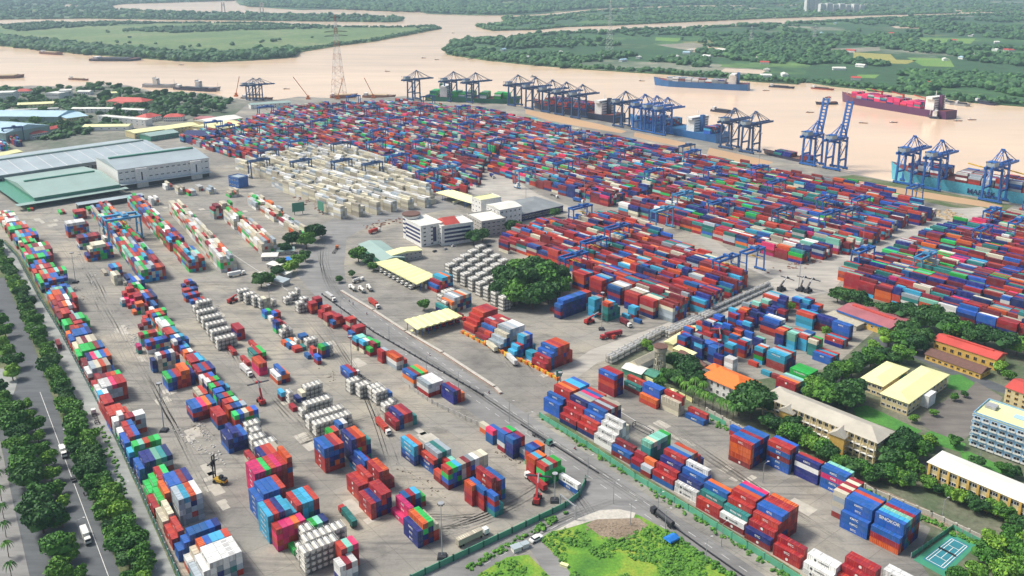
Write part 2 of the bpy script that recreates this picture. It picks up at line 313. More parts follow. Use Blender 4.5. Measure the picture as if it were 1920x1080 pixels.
# ------------------------------------------------------------------ the setting: water, land, roads
def sheet(name, px, z, m, kind='structure', label=None, cat=None, world_pts=False):
    pts = [p if world_pts else P(p[0], p[1]) for p in px]
    b = MB(); n = len(pts)
    a = sum(pts[i][0] * pts[(i + 1) % n][1] - pts[(i + 1) % n][0] * pts[i][1] for i in range(n))
    if a < 0: pts = pts[::-1]
    b.add([(x, y, z) for x, y in pts], [tuple(range(n))], m)
    o = b.build(name); o['kind'] = kind
    if label: o['label'] = label; o['category'] = cat
    return o
WZ = -2.5
def slab(name, px, m, z1=0.0, z0=-6.0, label=None):
    o = MB().prism([P(x, y) for x, y in px], z0, z1, m).build(name); o['kind'] = 'structure'
    if label: o['label'] = label
    return o
b = MB(); b.add([(-9000, -300, WZ), (9000, -300, WZ), (9000, 14500, WZ), (-9000, 14500, WZ)], [(0, 1, 2, 3)], M['water']); w = b.build('river_water'); w['kind'] = 'structure'
SHORE = [(-500, 164), (0, 163), (60, 160), (130, 163), (180, 158), (240, 160), (285, 171), (330, 172), (400, 176), (430, 184), (520, 187), (560, 181), (640, 185), (720, 183), (760, 180), (800, 189), (950, 195), (1000, 203), (1140, 229), (1240, 249), (1340, 268), (1500, 305), (1660, 338), (1800, 363), (1920, 384), (2150, 428)]
shore_w = [P(x, y) for x, y in SHORE]
MB().prism(shore_w + [(1500, 500), (1500, -200), (-1900, -200), (-1900, 1700)], -6.0, 0.0, M['yard']).build('ground')['kind'] = 'structure'
# far shores
ISL = {
 'west_island': [(-300, 60), (0, 85), (60, 91), (150, 100), (260, 108), (350, 114), (400, 115), (470, 112), (540, 107), (560, 97), (640, 84), (700, 77), (760, 66), (800, 58), (828, 53), (812, 48), (740, 51), (640, 50), (480, 43), (300, 43), (230, 42), (150, 45), (90, 41), (0, 48), (-300, 50)],
 'north_west_bank': [(-400, 33), (0, 36), (160, 34), (300, 36), (480, 38), (640, 40), (740, 41), (756, 38), (744, 33), (700, 31), (640, 30), (480, 26), (320, 23), (215, 17), (196, 13), (230, 7), (330, 4), (440, 1), (460, -20), (-600, -20)],
 'far_north_bank': [(442, 3), (450, 9), (500, 14), (560, 18), (640, 17), (780, 19), (800, 25), (880, 28), (960, 28), (1010, 26), (1100, 17), (1210, 12), (1290, 9.5), (1460, 9), (1480, -22), (460, -22)],
 'middle_spit': [(890, 47), (905, 53), (925, 57), (1010, 55), (1060, 50), (1150, 47), (1280, 41), (1440, 34), (1640, 28), (1800, 24), (2100, 14), (2100, -25), (1480, -25), (1470, 11), (1280, 14), (1200, 16), (1110, 21), (1040, 30), (960, 34), (940, 34), (948, 42), (925, 45)],
 'east_bank': [(832, 92), (838, 101), (870, 106), (920, 113), (1000, 121), (1100, 129), (1250, 138), (1360, 146), (1420, 152), (1490, 156), (1510, 152), (1560, 160), (1640, 168), (1720, 177), (1830, 191), (1920, 198), (2200, 228), (2300, 60), (2300, -22), (2100, 18), (1800, 29), (1640, 35), (1500, 43), (1400, 48), (1280, 53), (1200, 56), (1150, 60), (1060, 62), (980, 68), (900, 73), (850, 79)],
}
for k, v in ISL.items():
    slab(k, v, M['marsh'] if k == 'west_island' else M['farland'], z1=0.0)
b = MB(); b.add([(-9000, 7100, -0.6), (9000, 7100, -0.6), (9000, 14500, -0.6), (-9000, 14500, -0.6)], [(0, 1, 2, 3)], M['farland']); b.build('horizon_land')['kind'] = 'structure'
# shallow channels and ponds seen on the far land
for nm, px in [('far_channel', [(1480, 8), (1620, 7), (1640, 8), (1560, 11), (1480, 11)]), ('far_pond', [(1790, 18), (1850, 17), (1848, 25), (1800, 26)]), ('fish_pond', [(1285, 92), (1330, 88), (1375, 91), (1350, 97), (1300, 98)]),
               ('fish_pond', [(112, 9), (145, 8), (148, 12), (115, 13)]), ('fish_pond', [(1360, 128), (1440, 132), (1425, 139), (1350, 134)]), ('flooded_field', [(1670, 49), (1745, 50), (1740, 54), (1680, 53)])]:
    sheet(nm, px, 0.25, M['water'])
for nm, px, m in [('rice_field', [(1600, 98), (1670, 102), (1680, 112), (1720, 113), (1700, 120), (1600, 117)], 'f1'), ('rice_field', [(1700, 72), (1830, 72), (1820, 82), (1705, 79)], 'f2'), ('rice_field', [(1700, 108), (1780, 110), (1790, 126), (1730, 124)], 'f2'),
                  ('rice_field', [(1620, 163), (1650, 163), (1655, 171), (1625, 169)], 'f2'), ('rice_field', [(1230, 70), (1280, 72), (1270, 78), (1228, 76)], 'f2'), ('rice_field', [(1070, 104), (1140, 104), (1135, 111), (1080, 110)], 'f2'),
                  ('rice_field', [(1608, 140), (1650, 140), (1640, 147), (1605, 146)], 'f2'), ('cleared_field', [(1545, 92), (1650, 88), (1650, 95), (1560, 101)], 'f3'), ('cleared_field', [(1230, 84), (1300, 80), (1340, 88), (1290, 95)], 'f3'), ('cleared_field', [(1340, 125), (1430, 130), (1400, 142), (1350, 137)], 'f3')]:
    if m not in M: M[m] = {'f1': land_mat('ripe_rice', [(0.3, (0.30, 0.30, 0.07)), (0.7, (0.38, 0.34, 0.10))], 0.01), 'f2': land_mat('green_rice', [(0.3, (0.12, 0.26, 0.05)), (0.7, (0.20, 0.32, 0.07))], 0.01), 'f3': land_mat('cleared_earth', [(0.3, (0.16, 0.17, 0.11)), (0.7, (0.36, 0.33, 0.25))], 0.02)}[m]
    sheet(nm, px, 0.2, M[m])
# muddy basins behind the wharf
for px in ([(985, 205), (1050, 217), (1125, 233), (1175, 246), (1165, 250), (1080, 236), (1030, 226), (985, 213)], [(1190, 248), (1260, 262), (1305, 272), (1290, 278), (1220, 264), (1188, 256)],
           [(1330, 277), (1400, 292), (1450, 304), (1430, 313), (1370, 303), (1325, 289)], [(1590, 336), (1650, 346), (1710, 356), (1840, 377), (1880, 386), (1872, 392), (1790, 380), (1700, 366), (1600, 345)]):
    sheet('wharf_basin', px, 0.06, M['mud'])
sheet('basin_bank', [(1560, 333), (1600, 328), (1900, 385), (1880, 398), (1780, 388), (1650, 360)], 0.03, M['verge'])
# left: boulevard, service road, verges
sheet('left_compound', [(-60, 455), (10, 450), (40, 480), (110, 600), (220, 830), (350, 1100), (-260, 1100)], 0.02, M['verge'])
sheet('boulevard', [(-30, 525), (8, 520), (60, 640), (120, 800), (235, 1100), (55, 1100), (28, 960), (8, 860), (-10, 780), (30, 730), (32, 690), (5, 600), (-30, 540)], 0.04, M['asphalt'])
sheet('boulevard_footpath', [(-60, 800), (-8, 790), (22, 930), (62, 1110), (-60, 1110)], 0.05, M['road'])
sheet('service_road', [(-20, 446), (4, 452), (30, 480), (70, 555), (112, 620), (180, 750), (228, 850), (338, 1100), (285, 1100), (170, 840), (120, 720), (60, 590), (22, 506), (-20, 470)], 0.045, M['service'])
sheet('round_plaza', [(-20, 690), (20, 692), (33, 715), (25, 740), (-20, 752)], 0.05, M['service'])
# town ground beyond the warehouses
sheet('town_ground', [(-700, 170), (0, 166), (130, 166), (180, 161), (240, 163), (285, 174), (400, 180), (470, 190), (440, 215), (330, 240), (250, 262), (0, 300), (-700, 330)], 0.02, M['town'])
# middle road with its dividers
sheet('middle_road', [(640, 400), (700, 385), (790, 370), (860, 368), (880, 385), (800, 400), (700, 420), (650, 445), (645, 500), (650, 540), (740, 610), (940, 745), (1130, 870), (1300, 990), (1480, 1110), (1330, 1110), (1180, 1000), (1040, 890), (920, 800), (720, 655), (600, 565), (556, 515), (560, 470), (600, 425)], 0.05, M['road'])
sheet('cross_road', [(1040, 700), (1110, 655), (1240, 610), (1400, 545), (1500, 500), (1780, 392), (1840, 388), (1860, 396), (1600, 495), (1560, 548), (1420, 570), (1260, 640), (1120, 680), (1055, 730)], 0.05, M['pale_road'])
sheet('cross_road', [(900, 325), (935, 318), (1010, 365), (1100, 398), (1180, 395), (1350, 330), (1410, 312), (1440, 322), (1330, 360), (1180, 418), (1080, 408), (980, 385), (880, 362), (860, 350)], 0.052, M['pale_road'])
sheet('cross_road', [(1290, 440), (1320, 438), (1380, 478), (1500, 500), (1500, 530), (1440, 520), (1330, 468)], 0.056, M['pale_road'])
sheet('junction_road', [(760, 1110), (830, 1050), (940, 1000), (1080, 940), (1120, 905), (1200, 950), (1080, 985), (1000, 1020), (900, 1075), (880, 1110)], 0.06, M['road'])
sheet('lane', [(985, 1018), (1010, 1012), (1060, 1060), (1100, 1110), (1010, 1110), (1020, 1070)], 0.07, M['road'])
sheet('weed_plot', [(1010, 1010), (1060, 985), (1150, 962), (1195, 965), (1260, 1000), (1350, 1060), (1400, 1110), (1090, 1110), (1060, 1060)], 0.09, M['grass'])
sheet('weed_plot', [(900, 1075), (950, 1045), (990, 1040), (1030, 1080), (1040, 1110), (870, 1110)], 0.09, M['grass'])
sheet('bare_earth', [(1098, 985), (1118, 972), (1165, 968), (1198, 972), (1215, 985), (1192, 1002), (1160, 1010), (1125, 1005)], 0.12, M['soil'])
sheet('paved_corner', [(1085, 972), (1125, 957), (1160, 955), (1192, 962), (1188, 972), (1120, 974), (1060, 992), (1040, 996)], 0.14, M['kerb'])
sheet('verge_strip', [(1005, 778), (1030, 775), (1180, 875), (1330, 968), (1500, 1075), (1500, 1090), (1320, 975), (1170, 885), (1030, 795)], 0.10, M['verge'])
# right compound
sheet('compound_ground', [(1130, 690), (1230, 640), (1300, 690), (1420, 712), (1560, 690), (1640, 620), (1560, 545), (1700, 575), (1940, 650), (2200, 720), (2200, 1110), (1760, 1110), (1720, 1045), (1745, 990), (1560, 900), (1400, 800), (1270, 760), (1180, 712)], 0.03, M['campus'])
for px in ([(1600, 765), (1625, 760), (1728, 808), (1712, 818), (1605, 782)], [(1735, 812), (1745, 808), (1810, 832), (1806, 850), (1730, 826)], [(1780, 704), (1800, 702), (1828, 718), (1812, 734), (1776, 728)], [(1800, 850), (1815, 846), (1905, 885), (1902, 897), (1806, 864)]):
    sheet('lawn', px, 0.07, M['lawn'])
sheet('compound_road', [(1640, 632), (1700, 630), (1800, 690), (1920, 740), (1920, 752), (1790, 705), (1690, 660), (1600, 700), (1560, 760), (1590, 800), (1720, 860), (1920, 950), (1920, 962), (1700, 870), (1540, 790), (1520, 740)], 0.06, M['asphalt'])
sheet('compound_yard', [(1740, 770), (1790, 740), (1830, 715), (1880, 745), (1850, 790), (1800, 830), (1720, 795)], 0.065, M['old_asphalt'])
sheet('compound_verge', [(1560, 900), (1590, 890), (1750, 960), (1940, 1050), (1940, 1070), (1745, 985)], 0.075, M['soil'])
def strip_px(b, a, c, w, z, m):
    p, q = P(*a), P(*c); d = Vector((q[0] - p[0], q[1] - p[1], 0)); n = Vector((-d.y, d.x, 0)).normalized() * w / 2
    b.add([(p[0] - n.x, p[1] - n.y, z), (q[0] - n.x, q[1] - n.y, z), (q[0] + n.x, q[1] + n.y, z), (p[0] + n.x, p[1] + n.y, z)], [(0, 1, 2, 3)], m)
def marking(name, segs, w, z, m=None, dash=None):
    b = MB()
    for a, c in segs:
        if dash:
            p, q = P(*a), P(*c); L = math.dist(p, q); n = int(L / dash); 
            for i in range(n):
                t0, t1 = i / n, (i + 0.45) / n
                d = Vector((q[0] - p[0], q[1] - p[1], 0)); nn = Vector((-d.y, d.x, 0)).normalized() * w / 2
                A, B = lerp(p, q, t0), lerp(p, q, t1)
                b.add([(A[0] - nn.x, A[1] - nn.y, z), (B[0] - nn.x, B[1] - nn.y, z), (B[0] + nn.x, B[1] + nn.y, z), (A[0] + nn.x, A[1] + nn.y, z)], [(0, 1, 2, 3)], m or M['line'])
        else: strip_px(b, a, c, w, z, m or M['line'])
    o = b.build(name); o['kind'] = 'structure'; return o
marking('road_markings', [((75, 735), (205, 1085))], 0.22, 0.06)
marking('road_markings', [((80, 610), (300, 1080))], 0.15, 0.06, dash=9)
marking('road_markings', [((1000, 800), (1420, 1085)), ((985, 812), (1370, 1075)), ((700, 590), (1000, 800)), ((640, 575), (985, 815))], 0.18, 0.07, dash=9)
marking('road_markings', [((905, 1060), (1090, 962))], 0.15, 0.08, dash=8)
marking('yard_lane_line', [((320, 400), (540, 545)), ((1080, 722), (1235, 815))], 0.3, 0.02)
def tyre_marks(paths, w=.45, z=.016, mt=None):
    b = MB(); r_ = random.Random(31)
    for A, B_, C_, n, sp, zz in paths:
        for k in range(n):
            o = [(r_.gauss(0, sp), r_.gauss(0, sp)) for _ in range(3)]; pa, pb, pc = [(P(*p)[0] + q[0], P(*p)[1] + q[1]) for p, q in zip((A, B_, C_), o)]
            t0, t1 = sorted((r_.uniform(0, .5), r_.uniform(.5, 1))); pts = []
            for i in range(15):
                t = t0 + (t1 - t0) * i / 14; pts.append(lerp(lerp(pa, pb, t), lerp(pb, pc, t), t))
            for off in (0, 1.9):
                L_, R_ = [], []
                for i, p in enumerate(pts):
                    q = pts[min(i + 1, 14)] if i < 14 else p; pr = pts[max(i - 1, 0)]; dx, dy = q[0] - pr[0], q[1] - pr[1]; d = math.hypot(dx, dy) or 1; nx, ny = -dy / d, dx / d; ww = w * (.4 + .6 * math.sin(math.pi * i / 14))
                    L_.append((p[0] + nx * off, p[1] + ny * off, zz)); R_.append((p[0] + nx * (off + ww), p[1] + ny * (off + ww), zz))
                for i in range(14): b.add([L_[i], L_[i + 1], R_[i + 1], R_[i]], [(0, 1, 2, 3)], mt)
    o = b.build('tyre_marks'); o['kind'] = 'structure'; return o
M['tyre'] = plain('rubber_marks_on_concrete', (0.26, 0.245, 0.21), .8, var=.2, rnd_amt=.2)
tyre_marks([((700, 1010), (900, 1010), (1060, 880), 9, 3.5, .016), ((700, 960), (820, 990), (1000, 960), 7, 4, .016), ((560, 560), (700, 720), (760, 960), 8, 5, .016), ((420, 860), (520, 960), (560, 1070), 6, 4, .016), ((440, 930), (560, 800), (860, 760), 6, 4, .016),
 ((240, 620), (300, 760), (450, 1010), 9, 4, .016), ((120, 430), (180, 560), (300, 780), 8, 5, .016), ((430, 640), (520, 760), (620, 860), 6, 4, .016), ((300, 540), (420, 520), (620, 540), 6, 6, .016), ((1180, 760), (1320, 860), (1620, 1040), 8, 3, .016), ((880, 560), (960, 680), (1060, 760), 7, 5, .016), ((660, 560), (760, 640), (960, 740), 6, 5, .016), ((380, 560), (420, 700), (520, 760), 6, 5, .016), ((60, 420), (200, 370), (460, 350), 7, 8, .016)], mt=M['tyre'])
M['tyre2'] = plain('rubber_marks_on_road', (0.17, 0.168, 0.155), .8, var=.2, rnd_amt=.2)
tyre_marks([((660, 580), (930, 770), (1420, 1085), 5, 2.6, .066), ((620, 430), (560, 520), (700, 620), 8, 4, .066), ((900, 1050), (1040, 980), (1180, 930), 6, 2, .076), ((1130, 990), (1100, 930), (1000, 850), 5, 2, .066)], w=.35, mt=M['tyre2'])
M['patch'] = plain('newer_concrete', (0.44, 0.41, 0.34), .8, var=.12, scale=.3, rnd_amt=.14)
b = MB(); r_ = random.Random(77)
for i in range(70):
    px = r_.choice([(lerp((150, 470), (430, 960), r_.random())), (lerp((380, 560), (720, 1020), r_.random())), (lerp((560, 600), (900, 900), r_.random())), (lerp((1120, 740), (1600, 1010), r_.random())), lerp((870, 560), (1080, 740), r_.random()), lerp((60, 420), (480, 380), r_.random())])
    x, y = P(px[0] + r_.gauss(0, 10), px[1] + r_.gauss(0, 6)); b.box((x, y, 0.0), (r_.uniform(3, 12), r_.uniform(2.5, 8), .011 + .0004 * (i % 9)), M['patch'], math.radians(-51))
o = b.build('slab_repairs'); o['kind'] = 'structure'
# dividers of the middle road: a long low kerb wall, red and cream, and a dark rail
def wall_run(name, pts, w, h, m, label, cat, z=0.0, cap=None, posts=None, pm=None, world_pts=False):
    pts = [p if world_pts else P(*p) for p in pts]; b = MB()
    for p, q in zip(pts, pts[1:]):
        c = lerp(p, q, .5); b.box((c[0], c[1], z), (math.dist(p, q) + w, w, h), m, math.atan2(q[1] - p[1], q[0] - p[0]))
    if posts:
        for p, q in zip(pts, pts[1:]):
            n = max(1, int(math.dist(p, q) / posts))
            for i in range(n + 1):
                c = lerp(p, q, i / n); b.box((c[0], c[1], z), (w * 2.4, w * 2.4, h + 0.25), pm or m, math.atan2(q[1] - p[1], q[0] - p[0]))
    o = b.build(name); tag(o, label, cat)
    if cap:
        b = MB()
        for p, q in zip(pts, pts[1:]):
            c = lerp(p, q, .5); b.box((c[0], c[1], z + h + 0.003), (math.dist(p, q) + w, w * 1.6, 0.12), cap, math.atan2(q[1] - p[1], q[0] - p[0]))
        b.build('cap', o)
    return o
wall_run('kerb_wall', [(641, 547), (700, 583), (760, 622), (830, 663), (928, 727), (938, 738)], 1.3, 0.9, M['kerb_red'], 'long pink kerb wall beside the toll yard, along the middle road', 'kerb wall', cap=M['kerb'])
wall_run('road_divider', [(604, 553), (700, 623), (905, 742)], 0.35, 1.0, M['dark'], 'dark low divider along the middle of the upper middle road', 'road divider', posts=6)
wall_run('road_divider', [(977, 797), (1122, 888)], 0.35, 0.8, M['dark'], 'short dark divider on the middle road near the bend', 'road divider')
wall_run('road_divider', [(1258, 985), (1320, 1030), (1420, 1100)], 0.35, 0.8, M['dark'], 'dark divider beside the grassy plot at the bottom of the road', 'road divider')
wall_run('boundary_fence', [(-30, 447), (5, 454), (32, 482), (72, 556), (112, 622), (180, 750), (230, 850), (340, 1094)], 0.25, 2.6, M['fence_dark'], 'long dark green net fence between the left service road and the containers', 'fence', posts=5, pm=M['grey'])
wall_run('green_fence', [(1012, 783), (1100, 838), (1190, 898), (1290, 958), (1400, 1028), (1500, 1092)], 0.25, 3.0, M['fence_green'], 'long pale green sheet fence below the right hand container row', 'fence', posts=7, pm=M['fence_green'])
wall_run('green_fence', [(770, 1090), (850, 1052), (960, 1000), (1060, 952), (1085, 932), (1097, 908), (1098, 902)], 0.25, 2.8, M['fence_green'], 'pale green sheet fence curving round the yard corner by the junction', 'fence', posts=6, pm=M['fence_dark'])
wall_run('boundary_wall', [(768, 728), (810, 757), (905, 802)], 0.25, 2.2, M['concrete'], 'grey panel wall between the yard and the middle road', 'wall', posts=4, pm=M['concrete'])
wall_run('yellow_wall', [(868, 625), (920, 652), (1000, 688), (1045, 712)], 0.9, 1.6, M['yellow'], 'yellow barrier below the red container block beside the toll canopy', 'wall', posts=5, pm=M['orange'])
wall_run('yellow_wall', [(1170, 692), (1230, 722), (1290, 750), (1300, 756)], 0.4, 2.4, M['roof_yellow'], 'yellow wall behind the containers near the water tower', 'wall')
wall_run('boundary_wall', [(1325, 772), (1400, 812), (1530, 868), (1640, 925), (1745, 968), (1840, 1012), (1935, 1060)], 0.4, 2.2, M['kerb'], 'long stone wall between the right container row and the school grounds', 'wall', posts=5, pm=M['kerb'])
wall_run('green_fence', [(1322, 778), (1360, 798)], 0.2, 2.4, M['fence_green'], 'short green fence behind the blue and red containers', 'fence')

# ------------------------------------------------------------------ containers
CW, CH, GAP = 2.438, 2.59, 0.09
conts = []      # dict(x,y,z,L,yaw,c,tier,n,desc,mark)
used = []       # stack footprints
def corners(x, y, L, W, yaw):
    c, s = math.cos(yaw), math.sin(yaw)
    return [(x + a * L / 2 * c - b_ * W / 2 * s, y + a * L / 2 * s + b_ * W / 2 * c) for a, b_ in ((-1, -1), (1, -1), (1, 1), (-1, 1))]
grid = {}
def overlaps(x, y, L, yaw, tol=0.06):
    A = corners(x, y, L - tol, CW - tol, yaw)
    for gx in range(int((x - 15) // 15), int((x + 15) // 15) + 1):
        for gy in range(int((y - 15) // 15), int((y + 15) // 15) + 1):
            for B in grid.get((gx, gy), ()):
                if math.hypot(B[0] - x, B[1] - y) > (L + B[2]) / 2 + 2.5: continue
                Bc = corners(*B[:3], CW, B[3]); sep = False
                for ang in (yaw, B[3]):
                    for ax in ((math.cos(ang), math.sin(ang)), (-math.sin(ang), math.cos(ang))):
                        pa = [p[0] * ax[0] + p[1] * ax[1] for p in A]; pb = [p[0] * ax[0] + p[1] * ax[1] for p in Bc]
                        if max(pa) <= min(pb) or max(pb) <= min(pa): sep = True; break
                    if sep: break
                if not sep: return True
    return False
def occupy(x, y, L, yaw): grid.setdefault((int(x // 15), int(y // 15)), []).append((x, y, L, yaw))
PAL = {'mix': 'RRRRMMMBBBNNNCGTWKYOOPL', 'left': 'RRROOBBNGGWKYCMML', 'red': 'RRRRRRMMMMMOBBNNNYYTCKR', 'white': 'WWYYYYYYK', 'blue': 'BBBNNNCCKRRM', 'far': 'RRRRRRMMMMMMMMBBNNNNNNNNCGTTTWKYYOPLRM', 'deep': 'RRMMMBBNNNNTRM', 'whitel': 'WWYYYYWKRYOG'}
def stack(x, y, yaw, L, cols, desc, col_i, marks=None):
    n = len(cols)
    for t, c in enumerate(cols):
        conts.append(dict(x=x, y=y, z=t * CH, L=L, yaw=yaw, c=c, tier=t, n=n, desc=desc, ci=col_i, mark=(marks or {}).get((col_i, t))))
    occupy(x, y, L, yaw)
def parse(tok, pal):
    if tok[0].isdigit():
        n = int(tok[0]); top = tok[1] if len(tok) > 1 else rnd.choice(PAL[pal])
        if top == 'Z': return 'Z' * n
        return ''.join(rnd.choice(PAL[pal]) for _ in range(n - 1)) + top
    return tok
bays_done = []
def bay(px, toks, desc, yaw=-49.0, L=40, k=0, pal='mix', marks=None, h=None):
    "px = photo position of the near left top corner of column k; columns run away to the right"
    yw = math.radians(yaw); Lm = {40: 12.19, 20: 6.06, 45: 13.7}[L]
    cols = [parse(t, pal) for t in toks.split()]
    n = h if h is not None else len(cols[k])
    ax, ay = P(px[0], px[1], n * CH)
    u = (math.cos(yw), math.sin(yw)); v = (-math.sin(yw), math.cos(yw)); pitch = CW + GAP
    def pos(j, s): 
        d = (j - k) * pitch + CW / 2; e = -Lm / 2 + s
        return ax + u[0] * e + v[0] * d, ay + u[1] * e + v[1] * d
    best = (None, 99)
    for s in [0] + [q * sg for q in (0.25, .5, .75, 1, 1.3, 1.6, 2, 2.4, 2.8) for sg in (-1, 1)]:
        bad = sum(overlaps(*pos(j, s), Lm, yw) for j in range(len(cols)))
        sc_ = bad + abs(s) * 0.12
        if sc_ < best[1]: best = (s, sc_)
        if bad == 0 and s == 0: break
    s = best[0]; ci = 0
    for j, c in enumerate(cols):
        x, y = pos(j, s)
        if c == '0' or overlaps(x, y, Lm, yw): continue
        ci += 1
        stack(x, y, yw, Lm, c, desc, ci, marks={(ci, t): mk for (cc, t), mk in (marks or {}).items() if cc == j + 1} if marks else None)

# --- row along the left fence, from the camera end upwards
LY = -54.0
left_row = [((393, 1056.8), 2, 40, 'TK KWW WWWW WNKW WKWW KTKW RKWW'), ((356, 1004), 2, 20, 'BB BBB NNNB NNNB NBRB NNNB NNNN'), ((341, 1054), 0, 20, 'NB NBB'), ((322.5, 1011.7), 0, 40, 'RR RRR'),
 ((305, 979), 0, 40, 'YY YYY'), ((334.2, 938.3), 3, 40, 'KW WWW WWWW KKWKK KKKWC KRKNO KKKKW'), ((280, 925), 0, 40, 'GG GGG GGGR TGGG'), ((270.8, 868.3), 1, 40, 'NBB TNNN NTNN TTGL NTKT TMKN'),
 ((250.8, 837.5), 1, 20, 'BBC TGGG TGGL NGGO TGGG TGGG'), ((234, 831.7), 0, 40, 'NNB BBBR NNBB'), ((213.3, 791), 0, 20, 'RKWW BRWKW MKWR RRKR RKMW RKKW'), ((205.8, 780), 0, 40, 'BRRR RRRR RRRR MRR'),
 ((195, 758), 0, 40, 'RRRR RRRR'), ((191.7, 726.7), 1, 40, 'KWW WWWW RWKW RKKP RKKR RRRR'), ((180, 708), 0, 20, 'RRR'), ((172.5, 691.7), 1, 20, '3W RKWK RRWY RWRO RRKY 2B'), ((165.8, 675.8), 1, 20, '3M 4N 4P 4L 4B 4O'),
 ((154, 659), 1, 20, '3G 4G 4G 4G 4M 4B'), ((149, 645), 1, 20, '3Y 4Y 4M 4Y 4Y'), ((140, 630), 1, 20, '3B 4B 4B 4B 4N'), ((133, 616), 0, 20, '3R 4R 4R 2N'), ((136, 600), 2, 20, '3G 3G 4R 4L 4G 3G'), ((117.5, 589), 1, 20, '3M 4R 4R 3K'),
 ((112.5, 576), 1, 20, '3M 4R 4O 4W 3R'), ((108, 564), 1, 20, '3M 4R 4M 4W 2N 4R'), ((92, 548), 0, 20, '2B 3B 3N 3B 3B'), ((85, 534), 0, 20, '3B 4B 4O 4B 4B 4N'), ((83, 525), 1, 20, '3G 4R 4R 4B 4B'),
 ((77, 515), 1, 20, '3G 4O 4L 4R 4R 4L 4R 4G'), ((70, 505), 1, 20, '3R 4R 4Y 4R 4R 4G'), ((67, 496), 1, 20, '3B 4B 4R 4B'), ((52, 486), 0, 20, '4G 4G 4O 4G 4G 4B 4M'), ((53, 473), 1, 20, '3P 4R 4B 4Y 4Y 4Y 4M 4M'),
 ((45, 455), 1, 20, '3R 4G 4O 4G 3G'), ((35, 445), 1, 20, '3B 4L 4C 4B 4B 4R 4B'), ((17.5, 431), 0, 20, '4G 4G 4G 4G 4R 4R'), ((8, 422), 0, 20, '3Y 4W 4W 4W 4W'), ((2, 412), 0, 20, '3O 4Y 4R 4W 4Y'), ((-8, 402), 0, 20, '3W 3Y 3R 3W 3K 2W')]
def chain(rows_, desc, yaw, pal, extra=True):
    "bays follow each other along the row; a long step to the next one means long boxes, a longer one a bay more"
    yw = math.radians(yaw); us = []
    for px, k, L, toks in rows_:
        tk = toks.split()[k]; n = int(tk[0]) if tk[0].isdigit() else len(tk); x, y = P(px[0], px[1], n * CH); us.append(x * math.cos(yw) + y * math.sin(yw))
    q = 0
    for i, (px, k, L, toks) in enumerate(rows_):
        du = us[i] - us[i + 1] if i + 1 < len(rows_) else 15
        if du > 11.9: L = 40
        q += 1; bay(px, toks, desc.format(ordn(q)), yaw, L, k, pal)
        tk = toks.split()[k]; n = int(tk[0]) if tk[0].isdigit() else len(tk); x, y = P(px[0], px[1], n * CH)
        step = (12.19 if L == 40 else 6.06) + .4; s_ = step
        while extra and s_ + 6.1 < du:
            LL = 40 if s_ + 12 < du else 20
            X, Y = x - math.cos(yw) * s_, y - math.sin(yw) * s_; pp = PX(X, Y, n * CH); q += 1
            t2 = ' '.join(str(max(1, (int(t[0]) if t[0].isdigit() else len(t)))) for t in toks.split())
            bay(pp[:2], t2, desc.format(ordn(q)), yaw, LL, k, pal, h=n); s_ += (12.19 if LL == 40 else 6.06) + .4
def bayrow(A, B_, hts, desc, pal, L=40, skip=0.0):
    "a straight row of bays from the near left top corner A back to B_; hts = tiers of each column"
    n = hts[0]; a, b_ = P(A[0], A[1], n * CH), P(B_[0], B_[1], n * CH); yw = math.atan2(a[1] - b_[1], a[0] - b_[0]); D = math.dist(a, b_); step = (12.19 if L == 40 else 6.06) + .5
    k = int(D / step)
    for i in range(k + 1):
        if rnd.random() < skip: continue
        X, Y = a[0] - math.cos(yw) * step * i, a[1] - math.sin(yw) * step * i
        tt = ' '.join(str(max(2, h_ + rnd.choice([-1, 0, 0, 0, 0]))) if j else str(h_) for j, h_ in enumerate(hts)); pp = PX(X, Y, n * CH)
        bay(pp[:2], tt, desc.format(ordn(i + 1)), math.degrees(yw), L, 0, pal)
chain(left_row, '{} bay up the left fence row', LY, 'left')
# --- second row, from the yard front up to the blue gantry
row2 = [((518.4, 994.4), 0, 20, 'PRPR RPPP RRPP RRPO RRPP'), ((552, 999.5), 0, 20, 'GGG RRR GGG RGG GTL BNN'), ((501.7, 969.2), 0, 40, 'CCCCC NNRRR NNNNN NNCCC NCCC NNNMR NTCCC NTTCC NNNRR'), ((484, 941), 0, 40, 'BBBB NBBBB NNBBB RBBBB RRRRR'),
 ((477.5, 889.2), 0, 40, 'PPPPP MRPRP MRRRG RRMMR RMMRP RRMMR RRRBRO'), ((474, 866), 0, 40, 'YYR 0 3N 3R 3R 3Y'), ((427.5, 825), 0, 40, 'BNN NNBN NNN NNB'), ((406.7, 781.7), 0, 40, 'BRR BRR'), ((360.8, 767.5), 0, 40, 'NRB MRB MRP MRO NMB'),
 ((373, 741.7), 0, 40, 'RY RR'), ((314, 711), 0, 40, 'BBG NNB RRR RROO RROO NNN'), ((285, 677), 0, 20, 'BNN'), ((295, 667.5), 0, 20, 'YYYW YTYR KYNB YYKW 3M'), ((275, 643), 0, 20, '3B 3R 3B 3B 3N'), ((258, 650), 0, 20, 'TP'), ((263, 629), 0, 20, '3R 3G 3O 3R 2G'),
 ((262, 613), 0, 20, 'M 2R 2B'), ((270, 597), 0, 20, '1R 2R 3W 2R'), ((250, 585), 0, 20, '1O 3O 3O 2R'), ((240, 573), 0, 20, '1R 2P 3R 3R'), ((228, 563), 0, 20, '2W 2P 3R 3R 3R'), ((233, 552), 0, 20, '3R 4R 4R 3R')]
for i, (px, k, L, toks) in enumerate(row2):
    bay(px, toks, f'{ordn(i + 1)} bay of the second row, left yard', LY, L, k, 'left')
